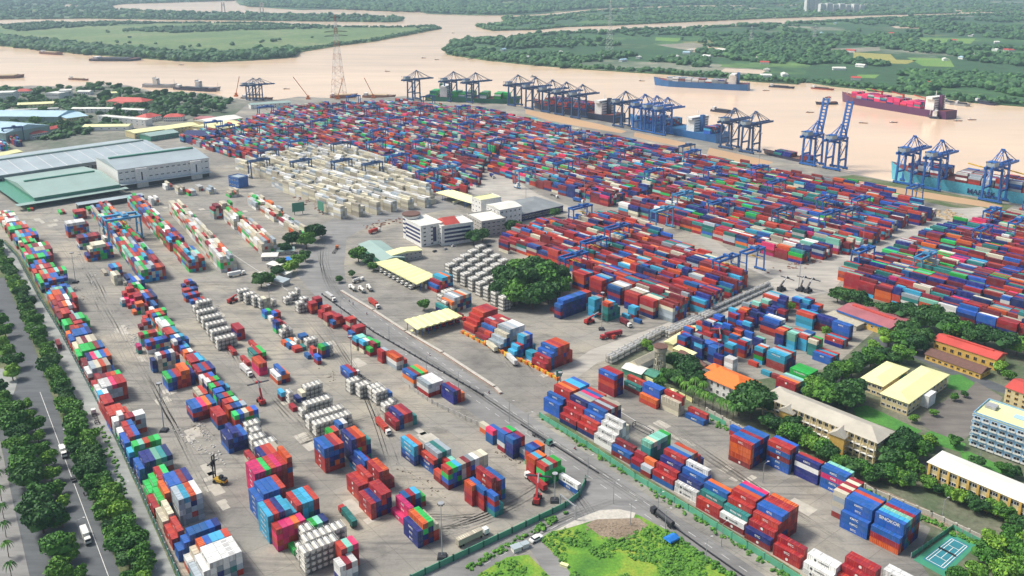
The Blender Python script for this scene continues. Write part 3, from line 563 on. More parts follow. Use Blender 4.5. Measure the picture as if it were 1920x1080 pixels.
row3 = [((440, 780), '3G 3B 3Y 3O 3B'), ((428, 768), '3O 3N 3B 3K'), ((422, 757), '3R 3R 3L 2R'), ((413, 747), '3B 3R 3G'), ((405, 737), '3B 3B'), ((397, 727), '3G 3R 3B 2C'), ((387.5, 717), '3W 3R 3G'), ((378, 710), '3W 3R 3B'), ((371, 698), '3R 3B 3R 3N'),
 ((358, 680), '3R 3R 3C 2C'), ((353, 672), '2R 2R 2B'), ((347, 662), '2O 2W 1R'), ((340, 653), '2B 2C'), ((327, 643), '3W 3N 2B'), ((323, 635), '3B 3W 3C 2B'), ((313, 627), '3R 3R 3C'), ((305, 613), '3W 3W 3G'), ((295, 602), '3W 3L 3G'), ((288, 593), '3B 3G 3O'),
 ((282, 585), '3R 3O 3O 3G'), ((275, 576), '3B 3R 3B'), ((260, 562), '3R 3W 3B 3M 3N'), ((251, 545), '3G 3B 3G'), ((245, 535), '2N 3B 3Y 3B'), ((232, 530), '1Y 2N 2B')]
chain([(px, 0, 20, toks) for px, toks in row3], '{} bay of the third row, left yard', LY, 'left')
for i, (px, toks) in enumerate([((482, 837), '3Z 3Z 3Z 3Z'), ((472, 825), '3Z 3Z 3Z'), ((463, 813), '3Z 3Z 3Z'), ((453, 802), '3Z 3Z 3Z 3Z')]): bay(px, toks, f'{ordn(i + 1)} tank bay beside the blue stack', LY, 20, 0)
# whites and reds round the blue gantry, upper left
def many(lst, desc, yaw, L=20, pal='mix'):
    for i, t in enumerate(lst):
        px, toks = t[0], t[1]; LL = t[2] if len(t) > 2 else L; k = t[3] if len(t) > 3 else 0
        bay(px, toks, desc.format(ordn(i + 1)), yaw, LL, k, pal)
many([((213, 517), 'YYY YYY YYYYY YYYYY YYYYY YYYY', 40), ((195, 512), '1Y'), ((196, 505), '3B 3M 3B 3C 3R', 40), ((163, 480), '2N 4Y 5Y 5Y 5Y 5Y 4R 4B', 40), ((147, 447), '4M 4M 4B 4M 4M 4R 4M', 40), ((125, 420), '5W 5W 5W 5W 5W 5W 4M', 40), ((140, 398), '3R 3R 3R 3R', 40)], '{} bay of the stained white group', LY, 40, 'left')
bayrow((264, 507), (172, 388), [4, 4, 4, 5, 4, 5, 4], '{} bay of the row under the blue gantry', 'left')
bayrow((353, 488), (238, 368), [4, 5, 5, 4, 4], '{} bay right of the blue gantry', 'left', skip=.08)
bayrow((412, 482), (312, 372), [5, 5, 4, 5, 4], '{} bay of the cream block row', 'whitel', skip=.06)
bayrow((490, 458), (408, 384), [4, 5, 5, 4, 5], '{} bay of the pale yard', 'whitel', skip=.1)
bayrow((560, 432), (450, 362), [3, 3, 4, 3], '{} bay of the low pale rows', 'whitel', skip=.2)
bayrow((520, 398), (470, 366), [3, 3, 2, 3], '{} bay of the upper pale rows', 'whitel', skip=.2)
many([((400, 392), '4R 5M 5M 4B 4N 4R', 40)], '{} dark red block beside the pale yard', LY, 40)
# tanks and small rows in the middle of the left yard
many([((358, 565), 'B R B R'), ((349, 556), '2B 2R 2B 2R'), ((345, 545), '2R 2R 2B 2N'), ((343, 536), '1N 2R 2B 1N')], '{} bay of the small mixed group', LY, 20, 'left')
many([((407, 637 - 0), '3Z 3Z 3Z 3Z 3Z'), ((397, 623), '3Z 3Z 3Z 3Z 3Z'), ((389, 610), '3Z 3Z 3Z 3Z 3Z'), ((380, 598), '3Z 3Z 3Z 3Z 3Z'), ((371, 586), '3Z 3Z 3Z 3Z 3Z'), ((364, 576), '2Z 3Z 3Z 3Z 3Z')], '{} bay of the white tank rows', LY, 20)
many([((441.7, 640), 'NNB NNB', 40), ((435, 658), 'R', 40), ((425, 631.7), 'OR', 40, 0), ((437, 620), '3B 3R 3R', 40), ((476.7, 665), '2T 2R 2G', 40), ((478, 650), 'R', 40), ((485, 683), 'PPO PPO', 40), ((463, 680), 'R', 40), ((520, 706.7), 'OW NOB RO', 40), ((497, 690), 'B', 20)], '{} stack pair below the white tank rows', LY, 40)
many([((516.7, 605), '3N 3R 2R'), ((496, 585), '2B 2G'), ((507, 596), '1W 2B 2R'), ((528, 622), '2Z 3Z 2Z'), ((520, 612), '3Z 3Z'), ((533, 643), 'O C O'), ((541, 648), 'B W 2Z'), ((553, 655), 'R R T'), ((568, 641), '2Z 2Z 2Z 2Z'), ((550, 628), '3Z 3Z 2B 2B'), ((603, 651), '3G 3T 3Z'), ((587, 655), '2R'), ((577, 667), 'B'), ((595, 670), '2B')], '{} stack of the small tank and box row', LY, 20)
many([((583, 570), '3R 3R'), ((590, 578), '1T 3R 3R'), ((603, 586), '2R 3R 3R'), ((613, 592), '3R 3R 3R'), ((622, 602), '2B 3R 3R 2R'), ((650, 615), '1R 3R 3R'), ((660, 625), '2B 3R 3R 3R'), ((668, 636), '3C 3L 3L'), ((681, 642), '3C 3W 3G'), ((690, 652), '2G 3R 3G'), ((703, 650), '2R 3R'), ((716, 660), '3R 3K'), ((743, 672), 'KWO KWO 2R', 40), ((775, 705), 'WOB WRM RRG RRO', 40), ((803, 722), 'RWK RWW RWW MRW', 40), ((850, 735), 'NNN RRR OO', 40)], '{} bay of the red row beside the road divider', -52, 20, 'red')
many([((475, 558), '3Z 3Z'), ((460, 553), '3Z 3Z 3Z'), ((448, 546), '3Z 3Z 3Z'), ((487, 562), 'ZZZ YYY YYY'), ((505, 558), '3Y 2Z'), ((535, 560), '2Z 2Z'), ((545, 552), '2Z 2Z 3Z'), ((560, 570), '3Z 3Z 2Z'), ((568, 562), '3Z 3Z 2Z')], '{} tank group below the trees', LY, 20)
many([((591.7, 797), '3Z 3Z 3Z 3Z 3Z 3Z 3Z 3Z'), ((579, 785), '3Z 3Z 3Z 3Z 3Z 3Z 3Z 3Z'), ((566, 771), '2Z 3Z 3Z 3Z 3Z 3Z 3Z'), ((572, 757), '3Z 3Z 3Z 3Z'), ((558, 748), 'N NY 3Z 3Z 3Z 3Z'), ((541.7, 737), '3Z 3Z 3Z 3Z 3Z'), ((527, 737), 'MC 0'), ((549, 765), 'R')], '{} bay of the front tank group', LY, 20)
many([((656, 717), '3Z 3Z 3Z'), ((674, 725), '3Z 3Z 3Z'), ((705, 737), '3Z 3Z 3Z 2B'), ((692, 726), '3Z 3Z 3Z'), ((703, 757), '1Z'), ((722, 762), '2Z 2Z'), ((728, 748), '3Z 2Z'), ((655, 700), 'NB NR', 40)], '{} bay of the tank group beside the red truck', LY, 20)
many([((741.7, 791.7), 'MR BNN YRR YRR TT'), ], 'block beside the red truck in the front yard', LY, 40)
many([((607.8, 842.2), 'RRRBB RNNBB RONBR MNMNR', 40), ((659.4, 825.7), 'NNNNN NNGRO NMORO TNNT', 40), ((618, 812), '3G 3R 4B 4W', 20), ((640, 803), '4R 4C', 40)], '{} bay of the tall block by the front tanks', LY, 40)
many([((683.5, 864), 'CN NBB 2R', 40, 1), ((711, 885.9), 'RRRR RMRO RR', 40), ((671.5, 912.4), 'RRR RRR RRRR', 40), ((695.6, 946), 'RRR NNN MNRR NNNR', 40)], '{} bay of the red stacks in the front yard', LY, 40)
many([((760.5, 934), 'BBB NRR NNC 2G', 20), ((765, 952), 'P PPP', 40, 1), ((783.3, 997.8), 'NNN RNGO NMNG RRY', 40)], '{} bay of the navy and pink block at the yard front', LY, 40)
many([((776, 838.4), 'NBCC NNRO', 40), ((807.6, 859.8), 'BNR NNTK TTTT GTKK', 40), ((834, 864), '3R 3L 2G'), ((840.2, 882), 'MBGR NBBG NGNC TKWY TRRM NMBK NKWW KYYY TKYY'), ((826, 890), 'MR')], '{} bay of the block with the orange top box', -52, 20)
many([((885, 912), 'RRRO RRRB', 20), ((902, 917), 'RRRB 0', 20), ((905, 905), '0 RMMRR MNRRR MRRRR MRMR BTBB', 40, 1), ((883, 894), '1R 3O 3N 3R 3R', 20), ((923.8, 929), 'TBRB TT', 20), ((868, 896), '2N 2R', 20)], '{} bay of the red block by the front yard puddle', -52, 20)
many([((1021.6, 876), 'RGGR TGGL GGGR GGGG GG'), ((1002, 863), 'RRRO RRRC NRRO'), ((999, 843.5), '4B 4N 4O'), ((990, 850), '2K'), ((966.5, 829), 'NNNB NNNN NNRR'), ((946, 815), '4B 4P 4G'), ((938, 829), 'RR'), ((923.8, 809), 'BBP 3B'), ((930, 800), '4W 4O'), ((912, 800), '2Y'), ((908, 792), '3N 3C')], '{} bay of the corner block by the junction', -52, 20, 'mix')
many([((1083, 910), 'BW')], 'pair of long boxes at the junction corner', -49, 40)
many([((639.6, 1031), 'RRRR MRRL RRRP', 20), ((637, 1063), 'NWW WWR KWW', 20), ((626, 1076), 'NB', 20), ((549, 1030), 'G', 20)], '{} stack of the front red and white group', LY, 20)
many([((575, 1044), '4Z 4Z 4Z 4Z 4Z 4Z'), ((563, 1031), '3Z 4Z 4Z 4Z 4Z 4Z 4Z 4Z'), ((551, 1022), '3Z 4Z 4Z 4Z 4Z 4Z 4Z 4Z'), ((563, 1056), 'Z Z'), ((552, 1040), 'Z')], '{} bay of the near tank block', LY, 20)
# --- right hand rows
RY = -49.0
rowA = [((1068.3, 735.8), 3, 40, 'BBB BBBB RRR RRRRR NRRRO MRRRO NRRRC NMNNC RMNNB'), ((1100, 756.7), 3, 40, 'NR NRR NRRR MMNNN RMMNY MRMNK RMNNP MRNMB NRRRR'), ((1134, 773), 3, 40, 'NR MRR NRBB RRNNB RMMNM MRNNK RNMMM YYNNY'), ((1168, 794), 3, 40, 'WW WWW WWWW WWWWW KWWY'),
 ((1181.7, 853.3), 0, 40, 'MB MMM'), ((1200.8, 868), 0, 20, 'BR RRR'), ((1213, 855), 0, 20, 'NNB TTTTL TTTTY NTTKL NTTTL TTTTL MTTGG'), ((1220, 880), 0, 20, 'MK RRO'), ((1283.3, 861.7), 3, 40, 'BR RRR NNNN NRNNR MNRNB RNMNK MNRNO NRMR NNN'), ((1327.5, 884), 3, 40, 'WW BNN NNBB NRBBW'),
 ((1348.8, 955), 0, 40, 'RR TTT TTBB NNBO'), ((1395, 984), 0, 40, 'MW MTT RRRR RNRRR MNRRO NRRMB MRRRP'), ((1466.9, 969.4), 3, 40, 'MN RRR RRRR MNRRB MNRMB RMRRR MRRMR MMRRO'), ((1501, 1047), 0, 40, 'RR RRR'), ((1567.5, 1066), 1, 40, 'WW WWW WWW'), ((1640, 1072), 2, 40, 'BR RRR RRRR RRRR'), ((1716, 1098), 0, 40, 'WWWW WWWW WWW')]
for i, (px, k, L, toks) in enumerate(rowA):
    bay(px, toks, f'{ordn(i + 1)} bay of the stepped row above the green fence', RY, L, k)
rowB = [((1152.5, 705.8), 0, 40, 'RRRRB NNMNR NMNNR'), ((1200.8, 727.5), 0, 40, 'MT MRR'), ((1230.8, 751.7), 0, 40, 'RO NBBB NBBB'), ((1273, 756.7), 0, 40, 'YYY YYRR'), ((1325, 779), 1, 40, 'B BR'), ((1387, 806), 0, 20, 'RB'), ((1409.2, 835.5), 0, 40, 'MOOOR NNBNB NMNNB MNBNR NNNNB NNNNB'), ((1482, 844.4), 0, 40, 'BBMBR NNNNR NNNNB'),
 ((1535.6, 873.3), 0, 40, 'NNWN NNNR'), ((1586.7, 895.6), 0, 40, 'BBPB NNNB NNNL'), ((1587.9, 929), 0, 20, 'MWYKY YYYYR RYYYY YKYYR YYYYY YYYYR'), ((1636, 957.6), 1, 40, 'BBB NNNBB NNNNB NNNNB MNNNR NNNNB'), ((1695.8, 985), 1, 40, 'ORB MNNBB BTNNC TRMTL MRBMR NNTNB NMRNB')]
for i, (px, k, L, toks) in enumerate(rowB):
    bay(px, toks, f'{ordn(i + 1)} bay of the row beside the school wall', RY, L, k)
many([((1471.9, 669), 'MMCC NNNC NMNK NNNO NNRC', 40), ((1431, 655), 'CGMC 4O 4K', 20), ((1397.5, 643), 'ORBR 4C 4K', 20), ((1382, 632), 'RRRB 4O', 20), ((1428, 638), '4N 4L', 20), ((1456.6, 612), 'MRN 4B 4K 4W', 40), ((1469.7, 622), 'NNNR 4O 4R 4L', 20), ((1491.6, 627.5), 'CCLL 4L 4K 4R', 20),
 ((1510, 629.7), 'CCCR 4K 4B 4B', 20), ((1532, 640.6), 'TTTY TTTM TGGG', 20), ((1524.4, 592.5), 'CCCR 4R 4C', 40), ((1557, 598), 'MMNN 4N', 40), ((1592, 612), 'MBBB 4B', 40), ((1516.7, 703), 'GGG 3G 3G 3G', 40), ((1491.6, 721.6), 'NRR 3O 3K 3L', 40)], '{} bay of the cyan yard behind the offices', RY, 40, 'blue')
many([((1343, 654), 'NNBB NNBB 4N'), ((1330, 646), '4B 4B'), ((1374.5, 675.6), 'BWWW YWWW'), ((1353.8, 669), 'MNMN 3N'), ((1290, 627), '3R 4B 4O'), ((1351.6, 595), '4B 4B 3C'), ((1338, 604), '3W 3R'), ((1380, 592), '4R 4B'), ((1400.8, 581.6), 'NNRO 4O 3G'), ((1419, 577), 'WMM 4L'), ((1441, 565), 'YMGL 4W'), ((1458.8, 559.7), 'NNNR NNNK 4K 4C', 40), ((1513.5, 573), '2B 3C 3B 3R'), ((1500, 562), '3B 3C 3K 3K'), ((1527, 583), '1B 2B 2R 2R'), ((1419, 682), 'R'), ((1443.5, 699.7), 'C'), ((1463, 707), 'M'),
 ((1558, 671), '2B 2R 2C 2R', 40), ((1580, 640), '2R 2C 2R', 40), ((1600, 655), '1R 2R 1B 1G', 40), ((1480, 735), '1R 2R', 20)], '{} group of the blue yard behind the villa', RY, 20, 'blue')
many([((906, 587), '2R 3R 4R RRRRR RRRRR RRRRR RRRRR RMRRR', 40, 3), ((918.9, 601.9), '2M 3M 4B 5R 5K 5R 5R 5R', 20, 3), ((930, 607), '2R 3R 4B 5R 5M 5R 5Y 5R', 20, 3), ((955.9, 618.5), '2K 3K 4Y KKKKK YTYKW WKYWK TYRWW NKYWW', 40, 3), ((981.9, 631.5), 'BC BBC CBR NNBCC NTBNK TNNNB 2C', 20, 3), ((963, 640), 'C', 20), ((971, 648), 'BC', 20), ((1040.1, 654), 'RR RRR NBBB MRMBB MRMRR MRRMR RMNRO MRRMO RRR', 40, 3), ((997.6, 663), 'CC CC', 20)], '{} bay of the stepped block by the toll canopies', RY, 40, 'red')
many([((852, 559), '2T ZZZ YYO TYKK YNYW MNRK YTNO NMTY TNBK', 40, 3), ((818.9, 537), '2B 3R 4C 4C 4O 4C', 40), ((835, 548), '3Z 3Z 3Z 3Z', 20), ((828, 555), '2Z 3Z 2Z', 20)], '{} bay of the block behind the toll canopies', RY, 40)
many([((1051, 572.5), 'NRNB ' + 'NNNNB ' * 9 + '5R 5R', 20), ((1043, 581), 'R', 20), ((1115, 562.5), 'CCCCC TTCCC TNNCK TNTTO', 20), ((1140, 570), 'TTTTO TTTNO TNTTC TTTT TTT', 20), ((1190, 578), 'MCC MMC', 20), ((1178, 592), '1C', 20), ((1200, 601), '1B', 20), ((1150, 630), '1R', 20), ((1225.4, 565.5), 'NMYRR NNMRR GTGYY TTNGY BTTNT', 40), ((1196, 554), 'NNRRR 5M 5Y 5Y 5W', 40), ((1163, 541), 'NNRNB 5Y 5W 5W 5K', 40), ((1128, 527), 'NMRRR 5R 5B 5C 5K', 40), ((1095, 516), '5R 5R 5R 5C', 40)], '{} bay of the yard right of the big tree', RY, 20, 'red')
# tank yard left of the big tree, and the strip beside the cross road
for r in range(5):
    for i in range(8):
        bay((842 + i * 14.5 + r * 14, 497 + i * 8.8 - r * 8.5), '4Z 4Z 4Z', f'tank yard, {ordn(r + 1)} line', RY, 20)
for i in range(9): bay((1160 + i * 11.5, 664 - i * 6.2), '2Z 2Z', 'tanks beside the garden with the water tower', 41, 20)
for i in range(20): bay((1268 + i * 9.6, 618 - i * 4.3), '2Z 2Z 2Z' if i < 9 else '1Z 2Z', 'tank line beside the cross road', RY + 90, 20)
many([((1268, 608), '3Z 3Z 3Z')], 'tank stack at the cross road corner', RY, 20)

many([((333, 352), '3Y 2W 3Y'), ((352, 358), '2R 2Y 2K'), ((372, 350), '2W 2W'), ((392, 356), '2K 3K 2W'), ((430, 362), '2Y 3Y 2O 3Y'), ((310, 348), '2W 3Y 2R'), ((112, 398), '1G 1R'), ((52, 392), '1G 1R'), ((165, 392), '2G 2G'), ((283, 372), '3W 2W 3W')], '{} small group in front of the white warehouse', LY, 40, 'whitel')
# --- the large far yards: rows of blocks six boxes wide with a truck lane between
def inside(p, poly):
    x, y = p; r = False; j = len(poly) - 1
    for i in range(len(poly)):
        xi, yi = poly[i]; xj, yj = poly[j]
        if (yi > y) != (yj > y) and x < (xj - xi) * (y - yi) / (yj - yi) + xi: r = not r
        j = i
    return r
block_lines = []
def fill(px, yaw, pal, lo, hi, dens=0.96, six=6, lane=9.0, off=0.0, L=12.19, run=None):
    poly = [P(x, y) for x, y in px]; yw = math.radians(yaw)
    u = (math.cos(yw), math.sin(yw)); v = (-math.sin(yw), math.cos(yw))
    U = [p[0] * u[0] + p[1] * u[1] for p in poly]; V = [p[0] * v[0] + p[1] * v[1] for p in poly]
    vv = min(V) + off; pitch = CW + GAP; cnt = 0
    while vv < max(V):
        hb = rnd.uniform(lo, hi); c0 = vv
        uu = min(U)
        while uu < max(U):
            small = rnd.random() < 0.14; LL = 6.06 if small else L
            if rnd.random() < 0.12: hb = rnd.uniform(lo, hi)
            rowc = rnd.choice(PAL[pal])
            for c in range(six):
                vc = vv + c * pitch + pitch / 2; uc = uu + LL / 2
                x, y = u[0] * uc + v[0] * vc, u[1] * uc + v[1] * vc
                if not inside((x, y), poly) or rnd.random() > dens: continue
                n = int(round(min(6, max(1, hb + rnd.gauss(0, 0.38)))))
                if overlaps(x, y, LL, yw, 0.3): continue
                base = rowc if rnd.random() < .4 else rnd.choice(PAL[pal])
                stack(x, y, yw, LL, ''.join(base if rnd.random() < 0.4 else rnd.choice(PAL[pal]) for _ in range(n)), None, c)
                cnt += 1
            uu += LL + 0.5
        block_lines.append((c0 + six * pitch / 2, yw, min(U), max(U), poly))
        vv += six * pitch + lane
    return cnt
fill([(1575, 530), (1672, 480), (1722, 461), (1765, 442), (1840, 422), (1920, 404), (2060, 425), (2060, 690), (1920, 640), (1745, 590), (1600, 548)], RY, 'far', 3.6, 4.9, lane=7, off=2)
fill([(928, 470), (985, 440), (1070, 425), (1130, 416), (1190, 430), (1320, 490), (1392, 536), (1395, 552), (1340, 577), (1252, 604), (1150, 558), (1060, 512), (1000, 487)], RY, 'red', 3.6, 5.0, lane=6.5, off=1)
fill([(1165, 400), (1225, 376), (1345, 333), (1420, 325), (1500, 342), (1640, 364), (1748, 408), (1600, 474), (1500, 495), (1390, 465), (1300, 437), (1230, 418)], RY, 'far', 3.2, 4.7, lane=7.5)
fill([(915, 322), (960, 280), (1005, 236), (1130, 262), (1230, 284), (1330, 304), (1412, 318), (1400, 326), (1340, 338), (1135, 386), (1060, 368)], RY, 'far', 3.2, 4.6, lane=8)
fill([(340, 266), (400, 250), (470, 232), (520, 212), (600, 202), (760, 197), (900, 210), (1003, 234), (955, 274), (905, 316), (893, 350), (838, 375), (760, 332), (700, 298), (660, 278), (560, 284), (470, 305), (430, 294)], RY, 'far', 2.6, 4.2, lane=9)
fill([(1262, 655), (1330, 618), (1410, 585), (1440, 572), (1470, 585), (1470, 602), (1410, 640), (1350, 690)], RY, 'blue', 2.8, 4.2, dens=.62, six=3, lane=5, L=6.06)
fill([(446, 318), (560, 288), (650, 282), (700, 302), (815, 370), (800, 388), (640, 412), (600, 392)], -45, 'white', 3.4, 5.0, dens=0.95, six=3, lane=9.0, L=12.19)
fill([(0, 262), (28, 257), (40, 275), (0, 285)], RY, 'far', 2.5, 3.5)
fill([(640, 392), (770, 372), (820, 372), (815, 382), (660, 404)], 41, 'white', 1.6, 2.4, six=2, lane=30)
print('containers', len(conts))
# ------------------------------------------------------------------ containers become objects
def boxes_np(name, items, mats_order):
    "items: x,y,z,L,W,H,yaw,mat index -> one mesh"
    a = np.array([i[:7] for i in items]); mi = np.array([i[7] for i in items])
    t = np.array([(-.5, -.5, 0), (.5, -.5, 0), (.5, .5, 0), (-.5, .5, 0), (-.5, -.5, 1), (.5, -.5, 1), (.5, .5, 1), (-.5, .5, 1)])
    f = np.array([(4, 5, 6, 7), (0, 1, 5, 4), (1, 2, 6, 5), (2, 3, 7, 6), (3, 0, 4, 7), (3, 2, 1, 0)])
    lx = t[None, :, 0] * a[:, 3:4]; ly = t[None, :, 1] * a[:, 4:5]; lz = t[None, :, 2] * a[:, 5:6]
    c, s = np.cos(a[:, 6:7]), np.sin(a[:, 6:7])
    V = np.stack([a[:, 0:1] + lx * c - ly * s, a[:, 1:2] + lx * s + ly * c, a[:, 2:3] + lz], -1).reshape(-1, 3)
    Fq = (f[None] + (np.arange(len(a)) * 8)[:, None, None]).reshape(-1, 4)
    return mesh_np(name, V, Fq, mats_order, np.repeat(mi, 6))
KEYS = list(CM); KI = {k: i for i, k in enumerate(KEYS)}
def cont_mesh(L):
    "corrugated box: recessed panels between corner posts and rails, corner castings"
    b = MB(); m = CM['R']; Hh = 2.56; hl, hw = L / 2, CW / 2; r = 0.05
    b.box((0, 0, 0.06), (L - 2 * r, CW - 2 * r, Hh - 0.1), m)
    for sx in (-1, 1):
        for sy in (-1, 1): b.box((sx * (hl - 0.09), sy * (hw - 0.09), 0), (0.18, 0.18, Hh), m)
        for z in (0.0, Hh - 0.12): b.box((sx * (hl - 0.06), 0, z + 0.002), (0.12, CW - 0.36, 0.115), m)
    for sy in (-1, 1):
        for z in (0.0, Hh - 0.12): b.box((0, sy * (hw - 0.06), z + 0.002), (L - 0.36, 0.12, 0.115), m)
        n = int(L / 0.8)
        for i in range(n):
            b.box(((i + .5) * (L - .5) / n - (L - .5) / 2, sy * (hw - r), 0.12), (0.3, 0.05, Hh - 0.26), m)
    n = int(L / 1.1)
    for i in range(n): b.box(((i + .5) * (L - .5) / n - (L - .5) / 2, 0, Hh - 0.05), (0.45, CW - 0.3, 0.035), m)
    return b.mesh('shipping_container')
def door_mesh(L):
    b = MB(); hl = L / 2
    for y in (-0.85, -0.35, 0.35, 0.85): b.bar((hl + 0.01, y, 0.15), (hl + 0.01, y, 2.42), 0.05, M['grey'])
    b.box((hl - 0.02, -0.57, 0.14), (0.04, 1.10, 2.28), CM['K']); b.box((hl - 0.02, 0.57, 0.14), (0.04, 1.10, 2.28), CM['K'])
    return b.mesh('door')
MESHC = {12.19: cont_mesh(12.19), 6.06: cont_mesh(6.06)}; MESHD = {12.19: door_mesh(12.19), 6.06: door_mesh(6.06)}
def tank_meshes():
    b = MB(); hl, hw, Hh = 3.03, 1.219, 2.54; m = M['tankframe']
    for sx in (-1, 1):
        for sy in (-1, 1): b.box((sx * (hl - .08), sy * (hw - .08), 0), (.16, .16, Hh), m)
        for z in (0, Hh - .14): b.box((sx * (hl - .07), 0, z + .002), (.12, 2 * hw - .32, .13), m)
        b.bar((sx * (hl - .07), -hw + .15, .15), (sx * (hl - .07), hw - .15, 1.0), .08, m); b.bar((sx * (hl - .07), hw - .15, .15), (sx * (hl - .07), -hw + .15, 1.0), .08, m)
    for sy in (-1, 1): b.box((0, sy * (hw - .08), 0.002), (2 * hl - .32, .13, .13), m); b.bar((-hl + .16, sy * (hw - .08), Hh - .1), (hl - .16, sy * (hw - .08), Hh - .1), .09, M['white'])
    b.box((0, 0, Hh - .06), (4.4, .5, .05), M['grey'])
    fr = b.mesh('tank_container'); t = MB()
    z0, r, n = 1.28, 1.12, 14; rings = [(-2.86, .35), (-2.75, .85), (-2.5, r), (2.5, r), (2.75, .85), (2.86, .35)]
    vs = [(x, rr * math.cos(2 * math.pi * i / n), z0 + rr * math.sin(2 * math.pi * i / n)) for x, rr in rings for i in range(n)]
    fs = [(k * n + i, (k + 1) * n + i, (k + 1) * n + (i + 1) % n, k * n + (i + 1) % n) for k in range(5) for i in range(n)]
    fs = [f[::-1] for f in fs] + [tuple(range(n)), tuple(5 * n + i for i in range(n - 1, -1, -1))]
    t.add(vs, fs, M['tank']); return fr, t.mesh('tank')
TFR, TTK = tank_meshes()
# text that can be read on the long sides
TXT = {}
def text_mesh(s, size, m, depth=0.01):
    k = (s, size, m.name)
    if k in TXT: return TXT[k]
    cu = bpy.data.curves.new('t', 'FONT'); cu.body = s; cu.size = size; cu.align_x = 'CENTER'; cu.align_y = 'CENTER'; cu.extrude = depth; cu.offset = 0.03 * size / 1.4
    ob = bpy.data.objects.new('t', cu); COL.link(ob); dg = bpy.context.evaluated_depsgraph_get(); me = bpy.data.meshes.new_from_object(ob.evaluated_get(dg))
    bpy.data.objects.remove(ob); me.name = 'lettering'; me.materials.clear(); me.materials.append(m); TXT[k] = me; return me
def exposed(c, top): return c['tier'] == c['n'] - 1
vis, rest = [], []
tanks_v = []
for i, c in enumerate(conts):
    px, py, f = PX(c['x'], c['y'], c['z'] + 1.3); s = F / f
    top = c['tier'] == c['n'] - 1
    # faces the camera can see: roof, near door end, long left side when nothing stands before it
    u = (math.cos(c['yaw']), math.sin(c['yaw'])); v = (-u[1], u[0])
    def free(dx, dy): 
        hh = 0
        x, y = c['x'] + dx, c['y'] + dy
        for gx in (int(x // 15) - 1, int(x // 15), int(x // 15) + 1):
            for gy in (int(y // 15) - 1, int(y // 15), int(y // 15) + 1):
                for B in grid.get((gx, gy), ()):
                    if abs((x - B[0]) * math.cos(B[3]) + (y - B[1]) * math.sin(B[3])) < B[2] / 2 and abs(-(x - B[0]) * math.sin(B[3]) + (y - B[1]) * math.cos(B[3])) < CW / 2:
                        hh = max(hh, HGT.get((round(B[0], 2), round(B[1], 2)), 0))
        return hh <= c['tier']
    c['s'] = s; c['vis'] = -60 < px < 1980 and -40 < py < 1120; c['px'] = (px, py); c['top'] = top
HGT = {}
for c in conts: HGT[(round(c['x'], 2), round(c['y'], 2))] = c['n']
cand = []
for c in conts:
    if not c['vis'] or (c['s'] < 1.9) : c['area'] = 0; continue
    u = (math.cos(c['yaw']), math.sin(c['yaw'])); v = (-u[1], u[0])
    def clear(dx, dy):
        x, y = c['x'] + dx, c['y'] + dy
        for gx in (int(x // 15) - 1, int(x // 15), int(x // 15) + 1):
            for gy in (int(y // 15) - 1, int(y // 15), int(y // 15) + 1):
                for B in grid.get((gx, gy), ()):
                    if abs((x - B[0]) * math.cos(B[3]) + (y - B[1]) * math.sin(B[3])) < B[2] / 2 and abs(-(x - B[0]) * math.sin(B[3]) + (y - B[1]) * math.cos(B[3])) < CW / 2:
                        if HGT.get((round(B[0], 2), round(B[1], 2)), 0) > c['tier']: return False
        return True
    a = (c['L'] * CW * 0.45 if c['top'] else 0)
    if clear(u[0] * (c['L'] / 2 + 1.2), u[1] * (c['L'] / 2 + 1.2)): a += CW * CH * 0.6; c['end'] = True
    if clear(-v[0] * 2.6, -v[1] * 2.6): a += c['L'] * CH * 0.5; c['side'] = True
    c['area'] = a * c['s'] ** 2
    cand.append(c)
big = [c for c in cand if c['c'] != 'Z' and c['desc']]; big.sort(key=lambda c: -c['area']); big = big[:300]
for c in big: c['one'] = True
tz = [c for c in cand if c['c'] == 'Z']; tz.sort(key=lambda c: -c['area']); tz = tz[:300]
for c in tz: c['one'] = True
MARK = {'B': ['KMTC', 'KMTC', 'SITC'], 'N': ['TS LINES', 'KMTC', 'SITC'], 'W': ['NAMSUNG'], 'R': ['SITC', 'logo'], 'P': ['ONE'], 'C': ['WAN HAI'], 'G': ['EVERGREEN'], 'Y': [], 'M': ['logo'], 'T': ['WAN HAI'], 'K': [], 'O': [], 'L': []}
logo = MB(); logo.cyl((0, 0, 0), (0, 0, 0.03), 0.62, M['white'], 16); LOGO = logo.mesh('emblem')
logo = MB(); logo.cyl((0, 0, 0), (0, 0, 0.03), 0.55, M['dark'], 16); LOGOD = logo.mesh('emblem')
def tierword(c):
    if c['n'] == 1: return 'single box'
    if c['tier'] == c['n'] - 1: return 'topmost'
    if c['tier'] == 0: return 'bottom'
    return ordn(c['tier'] + 1) + ' up'
